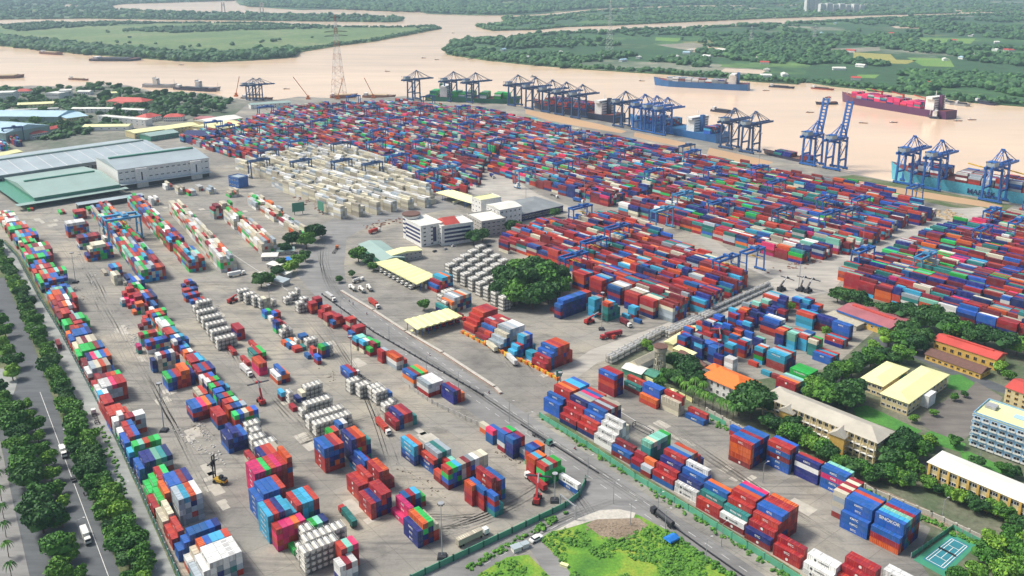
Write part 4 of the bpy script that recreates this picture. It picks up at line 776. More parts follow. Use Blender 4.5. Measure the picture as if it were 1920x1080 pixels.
def side_mark(o, c, bx=None):
    L = c['L']; s = None
    if c['c'] == 'B' and c['top'] and abs(c['px'][0] - 1672) < 16 and abs(c['px'][1] - 978) < 20: s = 'SINOKOR'
    elif 1620 < c['px'][0] < 1700 and c['px'][1] > 955 and 'thirteenth' in (c['desc'] or ''): return
    elif L > 7 and MARK.get(c['c']): s = bx.choice(MARK[c['c']]) if bx else MARK[c['c']][0]
    if not s: return
    q = Matrix.Rotation(math.pi / 2, 4, 'X')
    if s == 'logo':
        e = bpy.data.objects.new('emblem', LOGO); COL.link(e); e.parent = o; e.matrix_local = Matrix.Translation((0.2, -CW / 2 - 0.0, 1.3)) @ q; return
    white = c['c'] not in 'WYK'
    big_ = s == 'SINOKOR'
    me = text_mesh(s, 2.0 if big_ else (1.3 if s != 'NAMSUNG' else 0.9), M['white'] if white else M['dark'])
    t = bpy.data.objects.new('lettering', me); COL.link(t); t.parent = o
    t.matrix_local = Matrix.Translation((0.0 if s != 'NAMSUNG' else 0.9, -CW / 2 - 0.02, 1.3)) @ q
    if s == 'NAMSUNG':
        e = bpy.data.objects.new('emblem', LOGOD); COL.link(e); e.parent = o; e.matrix_local = Matrix.Translation((-2.6, -CW / 2, 1.3)) @ q
bx = random.Random(3); seen = {}
order = sorted(big, key=lambda c: -c['area'])
for c in order:
    o = bpy.data.objects.new('shipping_container', MESHC[c['L']]); COL.link(o)
    o.location = (c['x'], c['y'], c['z'] + 0.02); o.rotation_euler.z = c['yaw']
    o.material_slots[0].link = 'OBJECT'; o.material_slots[0].material = CM[c['c']]
    lab = f"{CNAME[c['c']]} container, {tierword(c)} in {ordn(c['ci'])} stack, {c['desc'].replace(' of the ', ' of ')}"
    for a_, b2 in ((' in ', ' '), (' of the ', ' of '), (' with the ', ' with '), (' the ', ' '), (' up ', ' ')):
        if len(lab.replace(',', ' ').split()) > 16: lab = lab.replace(a_, b2, 1)
    k = seen.get(lab, 0); seen[lab] = k + 1
    if k: lab = lab.replace(' container', ' box')
    tag(o, lab, 'container', 'containers stacked in the yards')
    if c.get('end') and c['s'] > 2.3:
        d = bpy.data.objects.new('door', MESHD[c['L']]); COL.link(d); d.parent = o
        for q, sl_ in enumerate(d.material_slots):
            if sl_.material == CM['K']: sl_.link = 'OBJECT'; sl_.material = CM[c['c']]
    if c.get('side') and c['s'] > 2.1: side_mark(o, c, bx)
seen = {}
for c in tz:
    o = bpy.data.objects.new('tank_container', TFR); COL.link(o); o.location = (c['x'], c['y'], c['z'] + 0.02); o.rotation_euler.z = c['yaw']
    t = bpy.data.objects.new('tank', TTK); COL.link(t); t.parent = o
    lab = f"white tank container, {tierword(c)} in {ordn(c['ci'])} stack, {c['desc']}"
    k = seen.get(lab, 0); seen[lab] = k + 1
    if k: lab = lab.replace('white tank container', f'{ordn(k + 1)} white tank along')
    for a_, b2 in ((' container', ''), (' in ', ' '), (' of the ', ' of '), (' the ', ' ')):
        if len(lab.replace(',', ' ').split()) > 16: lab = lab.replace(a_, b2, 1)
    tag(o, lab, 'tank container', 'white tank containers stacked in the yards')
items = [(c['x'], c['y'], c['z'] + 0.02, c['L'] - 0.04, CW, 2.54, c['yaw'], KI[c['c']]) for c in conts if not c.get('one') and c['c'] != 'Z']
DECKBOX = []       # boxes on ships' decks are added to the same object by the ship builders
REST_ITEMS = items
# the other tanks: frames and drums of one object
zs = [c for c in conts if not c.get('one') and c['c'] == 'Z']
if zs:
    def merged(src, cs, name):
        n = len(src.vertices); v = np.zeros(n * 3); src.vertices.foreach_get('co', v); v = v.reshape(-1, 3)
        fs, mi = [], []
        for p in src.polygons:
            if len(p.vertices) == 4: fs.append(list(p.vertices)); mi.append(p.material_index)
        fs = np.array(fs); mi = np.array(mi); VV, FF = [], []
        for i, c in enumerate(cs):
            cc, ss = math.cos(c['yaw']), math.sin(c['yaw'])
            VV.append(np.stack([c['x'] + v[:, 0] * cc - v[:, 1] * ss, c['y'] + v[:, 0] * ss + v[:, 1] * cc, c['z'] + 0.02 + v[:, 2]], -1)); FF.append(fs + i * n)
        return mesh_np(name, np.concatenate(VV), np.concatenate(FF), list(src.materials), np.tile(mi, len(cs)))
    o = bpy.data.objects.new('tank_container_stacks', merged(TFR, zs, 'frames')); COL.link(o)
    tag(o, 'more distant white tank containers stacked between the yards', 'tank containers', kind='stuff')
    t = bpy.data.objects.new('tanks', merged(TTK, zs, 'tanks')); COL.link(t); t.parent = o; t['kind'] = 'stuff'
print('rest', len(items), 'big', len(big), 'tanks', len(tz), len(zs), 'min s', min(c['s'] for c in big))
# ------------------------------------------------------------------ trees and woodland
ICO_V, ICO_F = None, None
def ico():
    t = (1 + 5 ** .5) / 2
    v = np.array([(-1, t, 0), (1, t, 0), (-1, -t, 0), (1, -t, 0), (0, -1, t), (0, 1, t), (0, -1, -t), (0, 1, -t), (t, 0, -1), (t, 0, 1), (-t, 0, -1), (-t, 0, 1)], float)
    v /= np.linalg.norm(v[0])
    f = np.array([(0, 11, 5), (0, 5, 1), (0, 1, 7), (0, 7, 10), (0, 10, 11), (1, 5, 9), (5, 11, 4), (11, 10, 2), (10, 7, 6), (7, 1, 8), (3, 9, 4), (3, 4, 2), (3, 2, 6), (3, 6, 8), (3, 8, 9), (4, 9, 5), (2, 4, 11), (6, 2, 10), (8, 6, 7), (9, 8, 1)])
    return v, f
ICO_V, ICO_F = ico()
def blobs_np(C, R, seed=1, jit=0.28):
    "C n x 3 centres, R n x 3 radii -> verts, tris of many lumpy leaf clumps"
    r = np.random.RandomState(seed); n = len(C)
    th = r.rand(n) * 6.28; c, s = np.cos(th)[:, None], np.sin(th)[:, None]
    v = ICO_V[None] * (1 + (r.rand(n, 12, 1) - .5) * 2 * jit)
    x = v[:, :, 0] * c - v[:, :, 1] * s; y = v[:, :, 0] * s + v[:, :, 1] * c
    V = np.stack([C[:, 0:1] + x * R[:, 0:1], C[:, 1:2] + y * R[:, 1:2], C[:, 2:3] + v[:, :, 2] * R[:, 2:3]], -1).reshape(-1, 3)
    Fq = (ICO_F[None] + (np.arange(n) * 12)[:, None, None]).reshape(-1, 3); return V, Fq
def quads_np(C, N, S, seed=2):
    "leaf sprays: small quads at C facing roughly along N"
    r = np.random.RandomState(seed); n = len(C)
    N = N + r.randn(n, 3) * 0.55; N /= np.linalg.norm(N, axis=1)[:, None] + 1e-9
    a = np.cross(N, r.randn(n, 3)); a /= np.linalg.norm(a, axis=1)[:, None] + 1e-9; b_ = np.cross(N, a)
    S = S[:, None]; q = [C - a * S - b_ * S * .7, C + a * S - b_ * S * .7, C + a * S * .8 + b_ * S * .8, C - a * S * .7 + b_ * S]
    V = np.stack(q, 1).reshape(-1, 3); return V, np.arange(n * 4).reshape(-1, 4)
def crown_mesh(seed, mat_, flat=0.72, lobes=13, per=150, leaf=0.085):
    "unit crown (radius 1) of leaf sprays over irregular lobes, dark gaps between them"
    r = np.random.RandomState(seed); Cs, Ns, Ss = [], [], []
    for i in range(lobes):
        a = r.rand() * 6.28; rr = 0.62 * math.sqrt(r.rand()); z = r.uniform(-0.35, 0.5) * flat
        if i == 0: rr, z = 0, 0.35 * flat
        lc = np.array([rr * math.cos(a), rr * math.sin(a), z + 0.1]); lr = r.uniform(0.30, 0.48)
        d = r.randn(per, 3); d /= np.linalg.norm(d, axis=1)[:, None]; d[:, 2] = np.abs(d[:, 2]) * 1.0 - 0.25 * (r.rand(per) < .35)
        rad = lr * r.uniform(0.75, 1.08, per)
        Cs.append(lc + d * rad[:, None] * np.array([1, 1, flat])); Ns.append(d); Ss.append(r.uniform(.6, 1.3, per) * leaf)
    V, Q = quads_np(np.concatenate(Cs), np.concatenate(Ns), np.concatenate(Ss), seed)
    me = mesh_np('crown', V, Q, [mat_]); return me
def core_mesh(seed, mat_, flat):
    r = np.random.RandomState(seed); n = 7
    C = np.stack([r.uniform(-.35, .35, n), r.uniform(-.35, .35, n), r.uniform(-.2, .3, n) * flat + .05], -1); C[0] = 0
    V, T = blobs_np(C, np.stack([np.full(n, .42), np.full(n, .42), np.full(n, .42 * flat)], -1), seed); return V, T
def crown_full(seed, mat_, flat=0.72, lobes=13, per=150, leaf=0.085):
    a = crown_mesh(seed, mat_, flat, lobes, per, leaf); n = len(a.vertices); v = np.zeros(n * 3); a.vertices.foreach_get('co', v); v = v.reshape(-1, 3)
    cv, ct = core_mesh(seed + 50, mat_, flat)
    ct4 = np.concatenate([ct, ct[:, 2:3]], 1)
    me = bpy.data.meshes.new('crown'); q = np.arange(n).reshape(-1, 4)
    me.vertices.add(n + len(cv)); me.vertices.foreach_set('co', np.concatenate([v, cv]).astype(np.float32).ravel())
    nq, nt3 = len(q), len(ct); me.loops.add(nq * 4 + nt3 * 3); me.loops.foreach_set('vertex_index', np.concatenate([q.ravel(), (ct + n).ravel()]).astype(np.int32))
    me.polygons.add(nq + nt3); me.polygons.foreach_set('loop_start', np.concatenate([np.arange(nq) * 4, nq * 4 + np.arange(nt3) * 3]).astype(np.int32))
    me.polygons.foreach_set('loop_total', np.concatenate([np.full(nq, 4), np.full(nt3, 3)]).astype(np.int32)); me.materials.append(mat_); me.polygons.foreach_set('use_smooth', np.zeros(nq + nt3, dtype=bool)); me.update(calc_edges=True); bpy.data.meshes.remove(a); return me
def trunk_mesh(seed):
    r = random.Random(seed); b = MB(); b.cyl((0, 0, -0.1), (r.uniform(-.05, .05), 0, .9), .055, M['bark'], 7, .035)
    for i in range(5):
        a = i * 1.26 + r.random(); b.cyl((0, 0, .55 + .06 * i), (.42 * math.cos(a), .42 * math.sin(a), .98 + r.uniform(0, .15)), .03, M['bark'], 5, .012)
    return b.mesh('trunk')
CR = {k: [crown_full(s, M[m], f, lo, pe, lf) for s in range(3)] for k, (m, f, lo, pe, lf) in {'m': ('leaf', .74, 13, 170, .075), 'l': ('leaf_l', .8, 12, 150, .08), 'd': ('leaf_d', .7, 15, 190, .07), 'w': ('leaf_d', .42, 17, 190, .06)}.items()}
TRK = [trunk_mesh(s) for s in range(3)]
def palm_meshes():
    b = MB(); b.cyl((0, 0, 0), (.02, 0, 1), .035, M['bark'], 6, .022); tr = b.mesh('trunk'); b = MB(); r = random.Random(4)
    for i in range(15):
        a = i * 2.4; c, s = math.cos(a), math.sin(a); pts = [(0, .0, 1.0), (.22, 0, 1.12 + .08 * r.random()), (.42, 0, 1.02), (.56, 0, .82 - .1 * r.random())]
        for p, q in zip(pts, pts[1:]):
            w0, w1 = .05, .05 if q is not pts[-1] else .01
            b.add([(p[0] * c - w0 * s, p[0] * s + w0 * c, p[2] - .03), (p[0] * c, p[0] * s, p[2]), (q[0] * c, q[0] * s, q[2]), (q[0] * c - w1 * s, q[0] * s + w1 * c, q[2] - .03)], [(0, 1, 2, 3)], M['leaf'])
            b.add([(p[0] * c + w0 * s, p[0] * s - w0 * c, p[2] - .03), (p[0] * c, p[0] * s, p[2]), (q[0] * c, q[0] * s, q[2]), (q[0] * c + w1 * s, q[0] * s - w1 * c, q[2] - .03)], [(3, 2, 1, 0)], M['leaf'])
    return tr, b.mesh('fronds')
PT, PF = palm_meshes(); NT = [0]
def tree(x, y, r, kind, label, group=None, h=None):
    "x, y world; r crown radius; the crown sits on a trunk"
    i = NT[0]; NT[0] += 1; h = h or r * 0.95
    e = empty('tree', (x, y, 0), rnd.uniform(0, 6.28))
    t = bpy.data.objects.new('trunk', TRK[i % 3]); COL.link(t); t.parent = e; t.scale = (r * 1.05, r * 1.05, h)
    c = bpy.data.objects.new('crown', CR[kind][i % 3]); COL.link(c); c.parent = e; c.location.z = h * .82; fl = rnd.uniform(.9, 1.15); c.scale = (r * rnd.uniform(.92, 1.1), r * rnd.uniform(.92, 1.1), r * fl)
    tag(e, label, 'tree', group); return e
def palm(x, y, h, label, group=None):
    e = empty('palm_tree', (x, y, 0), rnd.uniform(0, 6.28))
    for nm, me in (('trunk', PT), ('fronds', PF)):
        o = bpy.data.objects.new(nm, me); COL.link(o); o.parent = e; o.scale = (h * .75, h * .75, h)
    tag(e, label, 'palm tree', group); return e
def along(pts, n):
    P_ = [P(*p) for p in pts]; d = [math.dist(a, b) for a, b in zip(P_, P_[1:])]; T = sum(d); out = []
    for i in range(n):
        s = T * i / max(1, n - 1); k = 0
        while k < len(d) - 1 and s > d[k]: s -= d[k]; k += 1
        out.append(lerp(P_[k], P_[k + 1], min(1, s / d[k])))
    return out
def tree_row(pts, n, r, kinds, desc, jit=1.5, group=None, h=None):
    for i, (x, y) in enumerate(along(pts, n)):
        rr = r * rnd.uniform(.68, 1.2)
        tree(x + rnd.uniform(-jit, jit), y + rnd.uniform(-jit, jit), rr, rnd.choice(kinds), desc.format(ordn(i + 1)), group, h)
tree_row([(283, 1100), (215, 960), (150, 818), (100, 700), (60, 610), (25, 530), (-8, 470)], 62, 6.4, 'mmmmldl', '{} roadside tree from the camera, between boulevard and service road', 1.6, 'trees along the boulevard')
tree_row([(250, 1095), (190, 960), (135, 840)], 14, 5.2, 'mmd', '{} tree from the camera on the boulevard side of the long row', 1.2, 'trees along the boulevard')
tree_row([(118, 1090), (75, 965), (40, 860), (15, 775), (0, 745)], 16, 7.4, 'mmdl', '{} broad tree from the camera, left of the boulevard', 1.6, 'trees left of the boulevard')
tree_row([(150, 1090), (118, 985), (95, 900), (70, 825), (50, 770)], 13, 4.6, 'lllm', '{} light green tree from the camera, at the left kerb of the boulevard', 1.2, 'trees left of the boulevard')
tree_row([(25, 715), (18, 665), (5, 620), (-15, 585)], 8, 6, 'ml', '{} tree above the round plaza', 2, 'trees left of the boulevard')
for i, (x, y) in enumerate(along([(22, 1085), (12, 1010), (2, 930), (-5, 880)], 7)): palm(x, y, 6.5, f'{ordn(i + 1)} small palm from the camera, at the bottom left edge', 'palms at the left edge')
def trees_at(lst, desc, group=None):
    for i, t in enumerate(lst):
        x, y = P(t[0], t[1]); tree(x, y, t[2], t[3], desc.format(ordn(i + 1)), group, t[4] if len(t) > 4 else None)
trees_at([(940, 566, 11, 'd', 9), (965, 575, 13, 'm', 11), (998, 580, 13, 'd', 11), (1028, 570, 12, 'd', 10), (1050, 556, 10, 'm', 9), (950, 548, 13, 'd', 13), (985, 556, 14, 'd', 16), (1018, 548, 14, 'm', 16), (1042, 538, 11, 'd', 12), (968, 534, 12, 'm', 14), (1002, 530, 12, 'd', 13), (1028, 522, 9, 'd', 10)], '{} tree of the large dark clump among the central stacks', 'trees of the central clump')
trees_at([(888, 460, 9, 'd'), (905, 452, 7, 'd'), (957, 438, 8, 'd'), (968, 432, 6, 'm'), (1040, 408, 6, 'd'), (672, 492, 8, 'm'), (690, 500, 7, 'd'), (700, 508, 5, 'm')], '{} dark tree around the striped office building', 'trees around the offices')
trees_at([(588, 452, 10, 'd'), (575, 466, 9, 'm'), (600, 445, 7, 'd'), (548, 462, 8, 'd'), (535, 475, 6, 'd'), (560, 500, 7, 'm'), (545, 512, 7, 'l'), (520, 520, 6, 'd'), (490, 540, 8, 'd'), (505, 535, 6, 'm'), (573, 490, 6, 'd'), (528, 500, 5, 'd')], '{} tree of the wooded strip left of the curved road', 'trees left of the curved road')
trees_at([(795, 582, 5, 'm', 5), (660, 520, 3.5, 'd'), (636, 530, 3.5, 'd')], '{} lone small tree in the toll yard')
trees_at([(1590, 574, 9, 'd'), (1608, 582, 9, 'd'), (1570, 566, 7, 'd'), (1625, 586, 7, 'd'), (1480, 583, 4, 'l'), (1548, 628, 4, 'l')], '{} dark tree between the blue yard and the large right yard', 'trees above the school grounds')
trees_at([(1740, 624, 12, 'd'), (1765, 632, 11, 'd'), (1720, 616, 10, 'd'), (1790, 642, 10, 'm'), (1690, 604, 11, 'w', 9), (1660, 596, 9, 'w', 8), (1845, 652, 12, 'w', 9), (1880, 664, 10, 'd'), (1905, 668, 9, 'm'), (1935, 672, 9, 'l'), (1815, 650, 9, 'd'), (1870, 700, 5, 'l'), (1890, 712, 4, 'l'), (1730, 650, 8, 'd'), (1700, 640, 9, 'd'), (1715, 662, 8, 'd'), (1685, 655, 8, 'm'), (1665, 650, 7, 'l')], '{} tree beside the red roofed hall', 'trees of the school grounds')
trees_at([(1690, 680, 7, 'm'), (1672, 690, 6, 'd'), (1650, 680, 7, 'd'), (1632, 688, 7, 'm'), (1610, 695, 7, 'd'), (1596, 706, 7, 'd'), (1578, 712, 7, 'm'), (1560, 722, 7, 'd'), (1545, 732, 7, 'd'), (1528, 742, 7, 'm'), (1516, 752, 6, 'l'), (1588, 768, 10, 'd'), (1570, 760, 8, 'm'), (1600, 750, 8, 'd'), (1548, 762, 8, 'm'), (1640, 665, 6, 'l')], '{} tree in the belt beside the blue yard', 'trees of the school grounds')
trees_at([(1408, 786, 12, 'd', 13), (1430, 776, 9, 'd'), (1385, 780, 9, 'd'), (1290, 712, 9, 'd'), (1270, 700, 8, 'd'), (1305, 728, 7, 'd'), (1262, 722, 6, 'd'), (1250, 715, 5, 'm'), (1238, 728, 4, 'm'), (1210, 655, 4, 'l'), (1225, 664, 4, 'm')], '{} tree round the orange roofed villa', 'trees round the villa')
for i, p in enumerate([(1285, 748), (1298, 756), (1310, 762), (1322, 768), (1336, 772), (1350, 780), (1362, 786), (1302, 740), (1318, 748), (1374, 792), (1275, 738)]): palm(*P(*p), 9, f'{ordn(i + 1)} palm in front of the orange roofed villa', 'palms before the villa')
trees_at([(1455, 812, 6, 'd'), (1475, 826, 6, 'm'), (1495, 832, 7, 'm'), (1512, 842, 6, 'l'), (1526, 852, 6, 'l'), (1540, 858, 6, 'm'), (1554, 868, 6, 'd'), (1440, 806, 6, 'd'), (1485, 810, 6, 'd'), (1572, 882, 5, 'm'), (1600, 892, 6, 'd'), (1620, 898, 6, 'm'), (1636, 906, 5, 'd')], '{} tree in front of the long beige school block', 'trees before the school block')
trees_at([(1700, 852, 8, 'd'), (1720, 862, 7, 'm'), (1682, 862, 8, 'd'), (1668, 880, 7, 'd'), (1690, 885, 7, 'm'), (1710, 890, 6, 'l'), (1650, 900, 5, 'd'), (1668, 905, 6, 'm'), (1685, 912, 5, 'l'), (1700, 915, 5, 'd'), (1728, 842, 5, 'l'), (1745, 838, 4, 'l'), (1788, 838, 4, 'm'), (1830, 878, 4, 'd'), (1880, 890, 4, 'm'), (1900, 896, 4, 'd'), (1710, 792, 3, 'l'), (1750, 780, 2.5, 'm'), (1790, 752, 3, 'm'), (1808, 745, 2.5, 'd')], '{} tree on the lawns of the school grounds', 'trees of the school grounds')
tree_row([(1745, 920), (1800, 944), (1860, 968), (1925, 994)], 13, 4.4, 'mmld', '{} tree below the pale yellow block, from its left end', 1.2, 'trees below the yellow block')
trees_at([(1870, 1048, 7, 'l'), (1845, 1060, 6, 'm'), (1900, 1060, 7, 'm'), (1925, 1040, 7, 'l'), (1835, 1095, 6, 'l'), (1880, 1092, 7, 'l'), (1915, 1090, 7, 'm'), (1895, 1025, 6, 'm'), (1930, 1010, 6, 'd'), (1790, 1098, 5, 'm')], '{} bright tree beside the tennis court', 'trees beside the tennis court')
# trees in the old town beyond the warehouses
tp = [P(x, y) for x, y in [(-60, 170), (130, 166), (180, 162), (240, 165), (285, 176), (400, 182), (440, 192), (420, 212), (330, 226), (240, 240), (120, 262), (-60, 260)]]
townpx = [(-20, 168), (130, 165), (180, 161), (240, 165), (285, 176), (400, 182), (440, 192), (420, 210), (330, 224), (240, 236), (120, 262), (-20, 262)]
TOWN_CLEAR = []
def sample_px(poly, n, rs, dens=None):
    x0, x1 = min(p[0] for p in poly), max(p[0] for p in poly); y0, y1 = min(p[1] for p in poly), max(p[1] for p in poly); out = []
    while len(out) < n:
        p = (rs.uniform(x0, x1), rs.uniform(y0, y1))
        if inside(p, poly): out.append(p)
    return out
rs = random.Random(11)
def wood(name, label, pts, rad, m, seed=1, flat=.75):
    "pts world xy, rad radii"
    C = np.array([(x, y, r * .45) for (x, y), r in zip(pts, rad)]); R = np.array([(r, r, r * flat) for r in rad])
    rs2 = np.random.RandomState(seed); k = 4                       # every clump is a few lumps
    off = rs2.randn(len(C), k, 3) * np.array([.42, .42, .22]); C2 = (C[:, None] + off * R[:, None]).reshape(-1, 3); R2 = np.repeat(R, k, 0) * (0.45 + rs2.rand(len(C) * k, 1) * .3)
    V, T = blobs_np(C2, R2, seed); o = bpy.data.objects.new(name, mesh_np(name, V, T, [m])); COL.link(o)
    tag(o, label, 'woodland', kind='stuff'); return o
pts, rad = [], []
for x, y in sample_px(townpx, 700, rs): pts.append(P(x, y)); rad.append(rs.uniform(5, 9))
TOWN_W = (pts, rad)
def value_noise(x, y, s, seed=0):
    x, y = x / s, y / s; xi, yi = math.floor(x), math.floor(y); fx, fy = x - xi, y - yi
    def h(a, b): return random.Random((a * 73856093) ^ (b * 19349663) ^ seed).random()
    fx, fy = fx * fx * (3 - 2 * fx), fy * fy * (3 - 2 * fy)
    return (h(xi, yi) * (1 - fx) + h(xi + 1, yi) * fx) * (1 - fy) + (h(xi, yi + 1) * (1 - fx) + h(xi + 1, yi + 1) * fx) * fy
FIELDS = [[(1600, 98), (1670, 102), (1680, 112), (1720, 113), (1700, 120), (1600, 117)], [(1700, 72), (1830, 72), (1820, 82), (1705, 79)], [(1700, 108), (1780, 110), (1790, 126), (1730, 124)], [(1285, 92), (1330, 88), (1375, 91), (1350, 97), (1300, 98)], [(1360, 128), (1440, 132), (1425, 139), (1350, 134)], [(1545, 92), (1650, 88), (1650, 95), (1560, 101)], [(1620, 163), (1650, 163), (1655, 171), (1625, 169)], [(1230, 70), (1280, 72), (1270, 78), (1228, 76)], [(1070, 104), (1140, 104), (1135, 111), (1080, 110)]]
def scatter(poly, n, r0, r1, thr, seed, edge=0, ns=260):
    pts, rad = [], []; r_ = random.Random(seed)
    for x, y in sample_px(poly, n, r_):
        if any(inside((x, y), f) for f in FIELDS): continue
        w_ = P(x, y)
        if thr is None or value_noise(w_[0], w_[1], ns, 5) * .6 + value_noise(w_[0], w_[1], ns * .35, 9) * .4 > thr: pts.append(w_); rad.append(r_.uniform(r0, r1) * (1.0 + w_[1] / 6000))
    for i in range(len(poly)):
        if not edge: break
        a, b = poly[i], poly[(i + 1) % len(poly)]
        if max(a[1], b[1]) < 0 or (max(a[0], b[0]) < -50) or min(a[0], b[0]) > 1970: continue
        A, B = P(*a), P(*b); L = math.dist(A, B)
        for q in range(int(L / edge)):
            c = lerp(A, B, r_.random()); nx, ny = (B[1] - A[1]) / L, -(B[0] - A[0]) / L; 
            for sg in (1, -1):
                p_ = (c[0] + nx * sg * 14, c[1] + ny * sg * 14)
                pp = PX(p_[0], p_[1], 0)
                if inside(pp[:2], poly):
                    dd = abs(r_.gauss(8, 14)) + 4; pts.append((c[0] + nx * sg * dd, c[1] + ny * sg * dd)); rad.append(r_.uniform(r0, r1)); break
    return pts, rad
p_, r_ = scatter(ISL['east_bank'], 7500, 6, 11, .44, 1, edge=6); wood('east_bank_woods', 'dense woods and gardens on the far right river bank', p_, r_, M['wood'], 1)
p_, r_ = scatter(ISL['west_island'], 260, 5, 8, .62, 2, edge=4)
q_, s_ = scatter([(60, 91), (150, 99), (260, 107), (350, 113), (470, 111), (540, 106), (555, 97), (520, 101), (430, 105), (330, 104), (200, 94), (0, 72), (0, 84)], 900, 9, 14, None, 7); p_ += q_; r_ += s_
q_, s_ = scatter([(220, 58), (330, 52), (480, 49), (640, 53), (480, 56), (330, 62), (240, 58)], 420, 5, 8, None, 8); p_ += q_; r_ += s_
q_, s_ = scatter([(0, 52), (60, 46), (200, 42), (300, 44), (160, 50), (40, 58)], 260, 5, 8, None, 9); p_ += q_; r_ += s_
wood('island_woods', 'trees along the banks of the grassy left island', p_, r_, M['wood'], 2)
p_, r_ = scatter(ISL['north_west_bank'], 3000, 6, 10, .3, 3, edge=10); wood('north_woods', 'distant woods on the top left river bank', p_, r_, M['wood'], 3)
p_, r_ = scatter(ISL['middle_spit'], 2600, 5, 9, .36, 4, edge=7); wood('spit_woods', 'woods on the narrow middle spit between two channels', p_, r_, M['wood'], 4)
p_, r_ = scatter([(460, 12), (640, 17), (880, 27), (960, 27), (1100, 16), (1290, 9), (1480, 8), (1480, -5), (460, -5)], 4200, 8, 14, .40, 5, edge=12); wood('far_woods', 'pale distant woods along the top of the view', p_, r_, M['wood'], 5)
# weeds on the two empty plots
pts, rad = [], []
for poly, n in (([(1010, 1012), (1060, 988), (1120, 1008), (1160, 1012), (1200, 992), (1215, 985), (1260, 1002), (1350, 1062), (1400, 1110), (1090, 1110), (1060, 1060)], 3600), ([(900, 1075), (950, 1045), (990, 1040), (1030, 1080), (1040, 1110), (870, 1110)], 420)):
    for x, y in sample_px(poly, n, rs):
        w_ = P(x, y)
        if value_noise(w_[0], w_[1], 9, 3) > .38: pts.append(w_); rad.append(rs.uniform(.18, .55) if rs.random() < .85 else rs.uniform(.6, 1.1))
o = wood('weeds', 'bright green weeds and bushes on the empty plots by the junction', pts, rad, M['weeds'], 8, .7); o['category'] = 'weeds'
pts, rad = [], []
for a, c, n in (((1015, 785), (1200, 905), 60), ((1200, 905), (1480, 1085), 80), ((880, 1066), (1060, 962), 90), ((1255, 1000), (1380, 1090), 110), ((1330, 790), (1560, 895), 120), ((1560, 895), (1900, 1050), 260), ((190, 800), (290, 1090), 80)):
    for i in range(n):
        x, y = lerp(a, c, rs.random()); w_ = P(x + rs.uniform(-6, 6), y + rs.uniform(-4, 4)); pts.append(w_); rad.append(rs.uniform(.4, 1.3))
o = wood('verge_bushes', 'low bushes along the fences and road verges', pts, rad, M['leaf'], 9, .7); o['category'] = 'bushes'
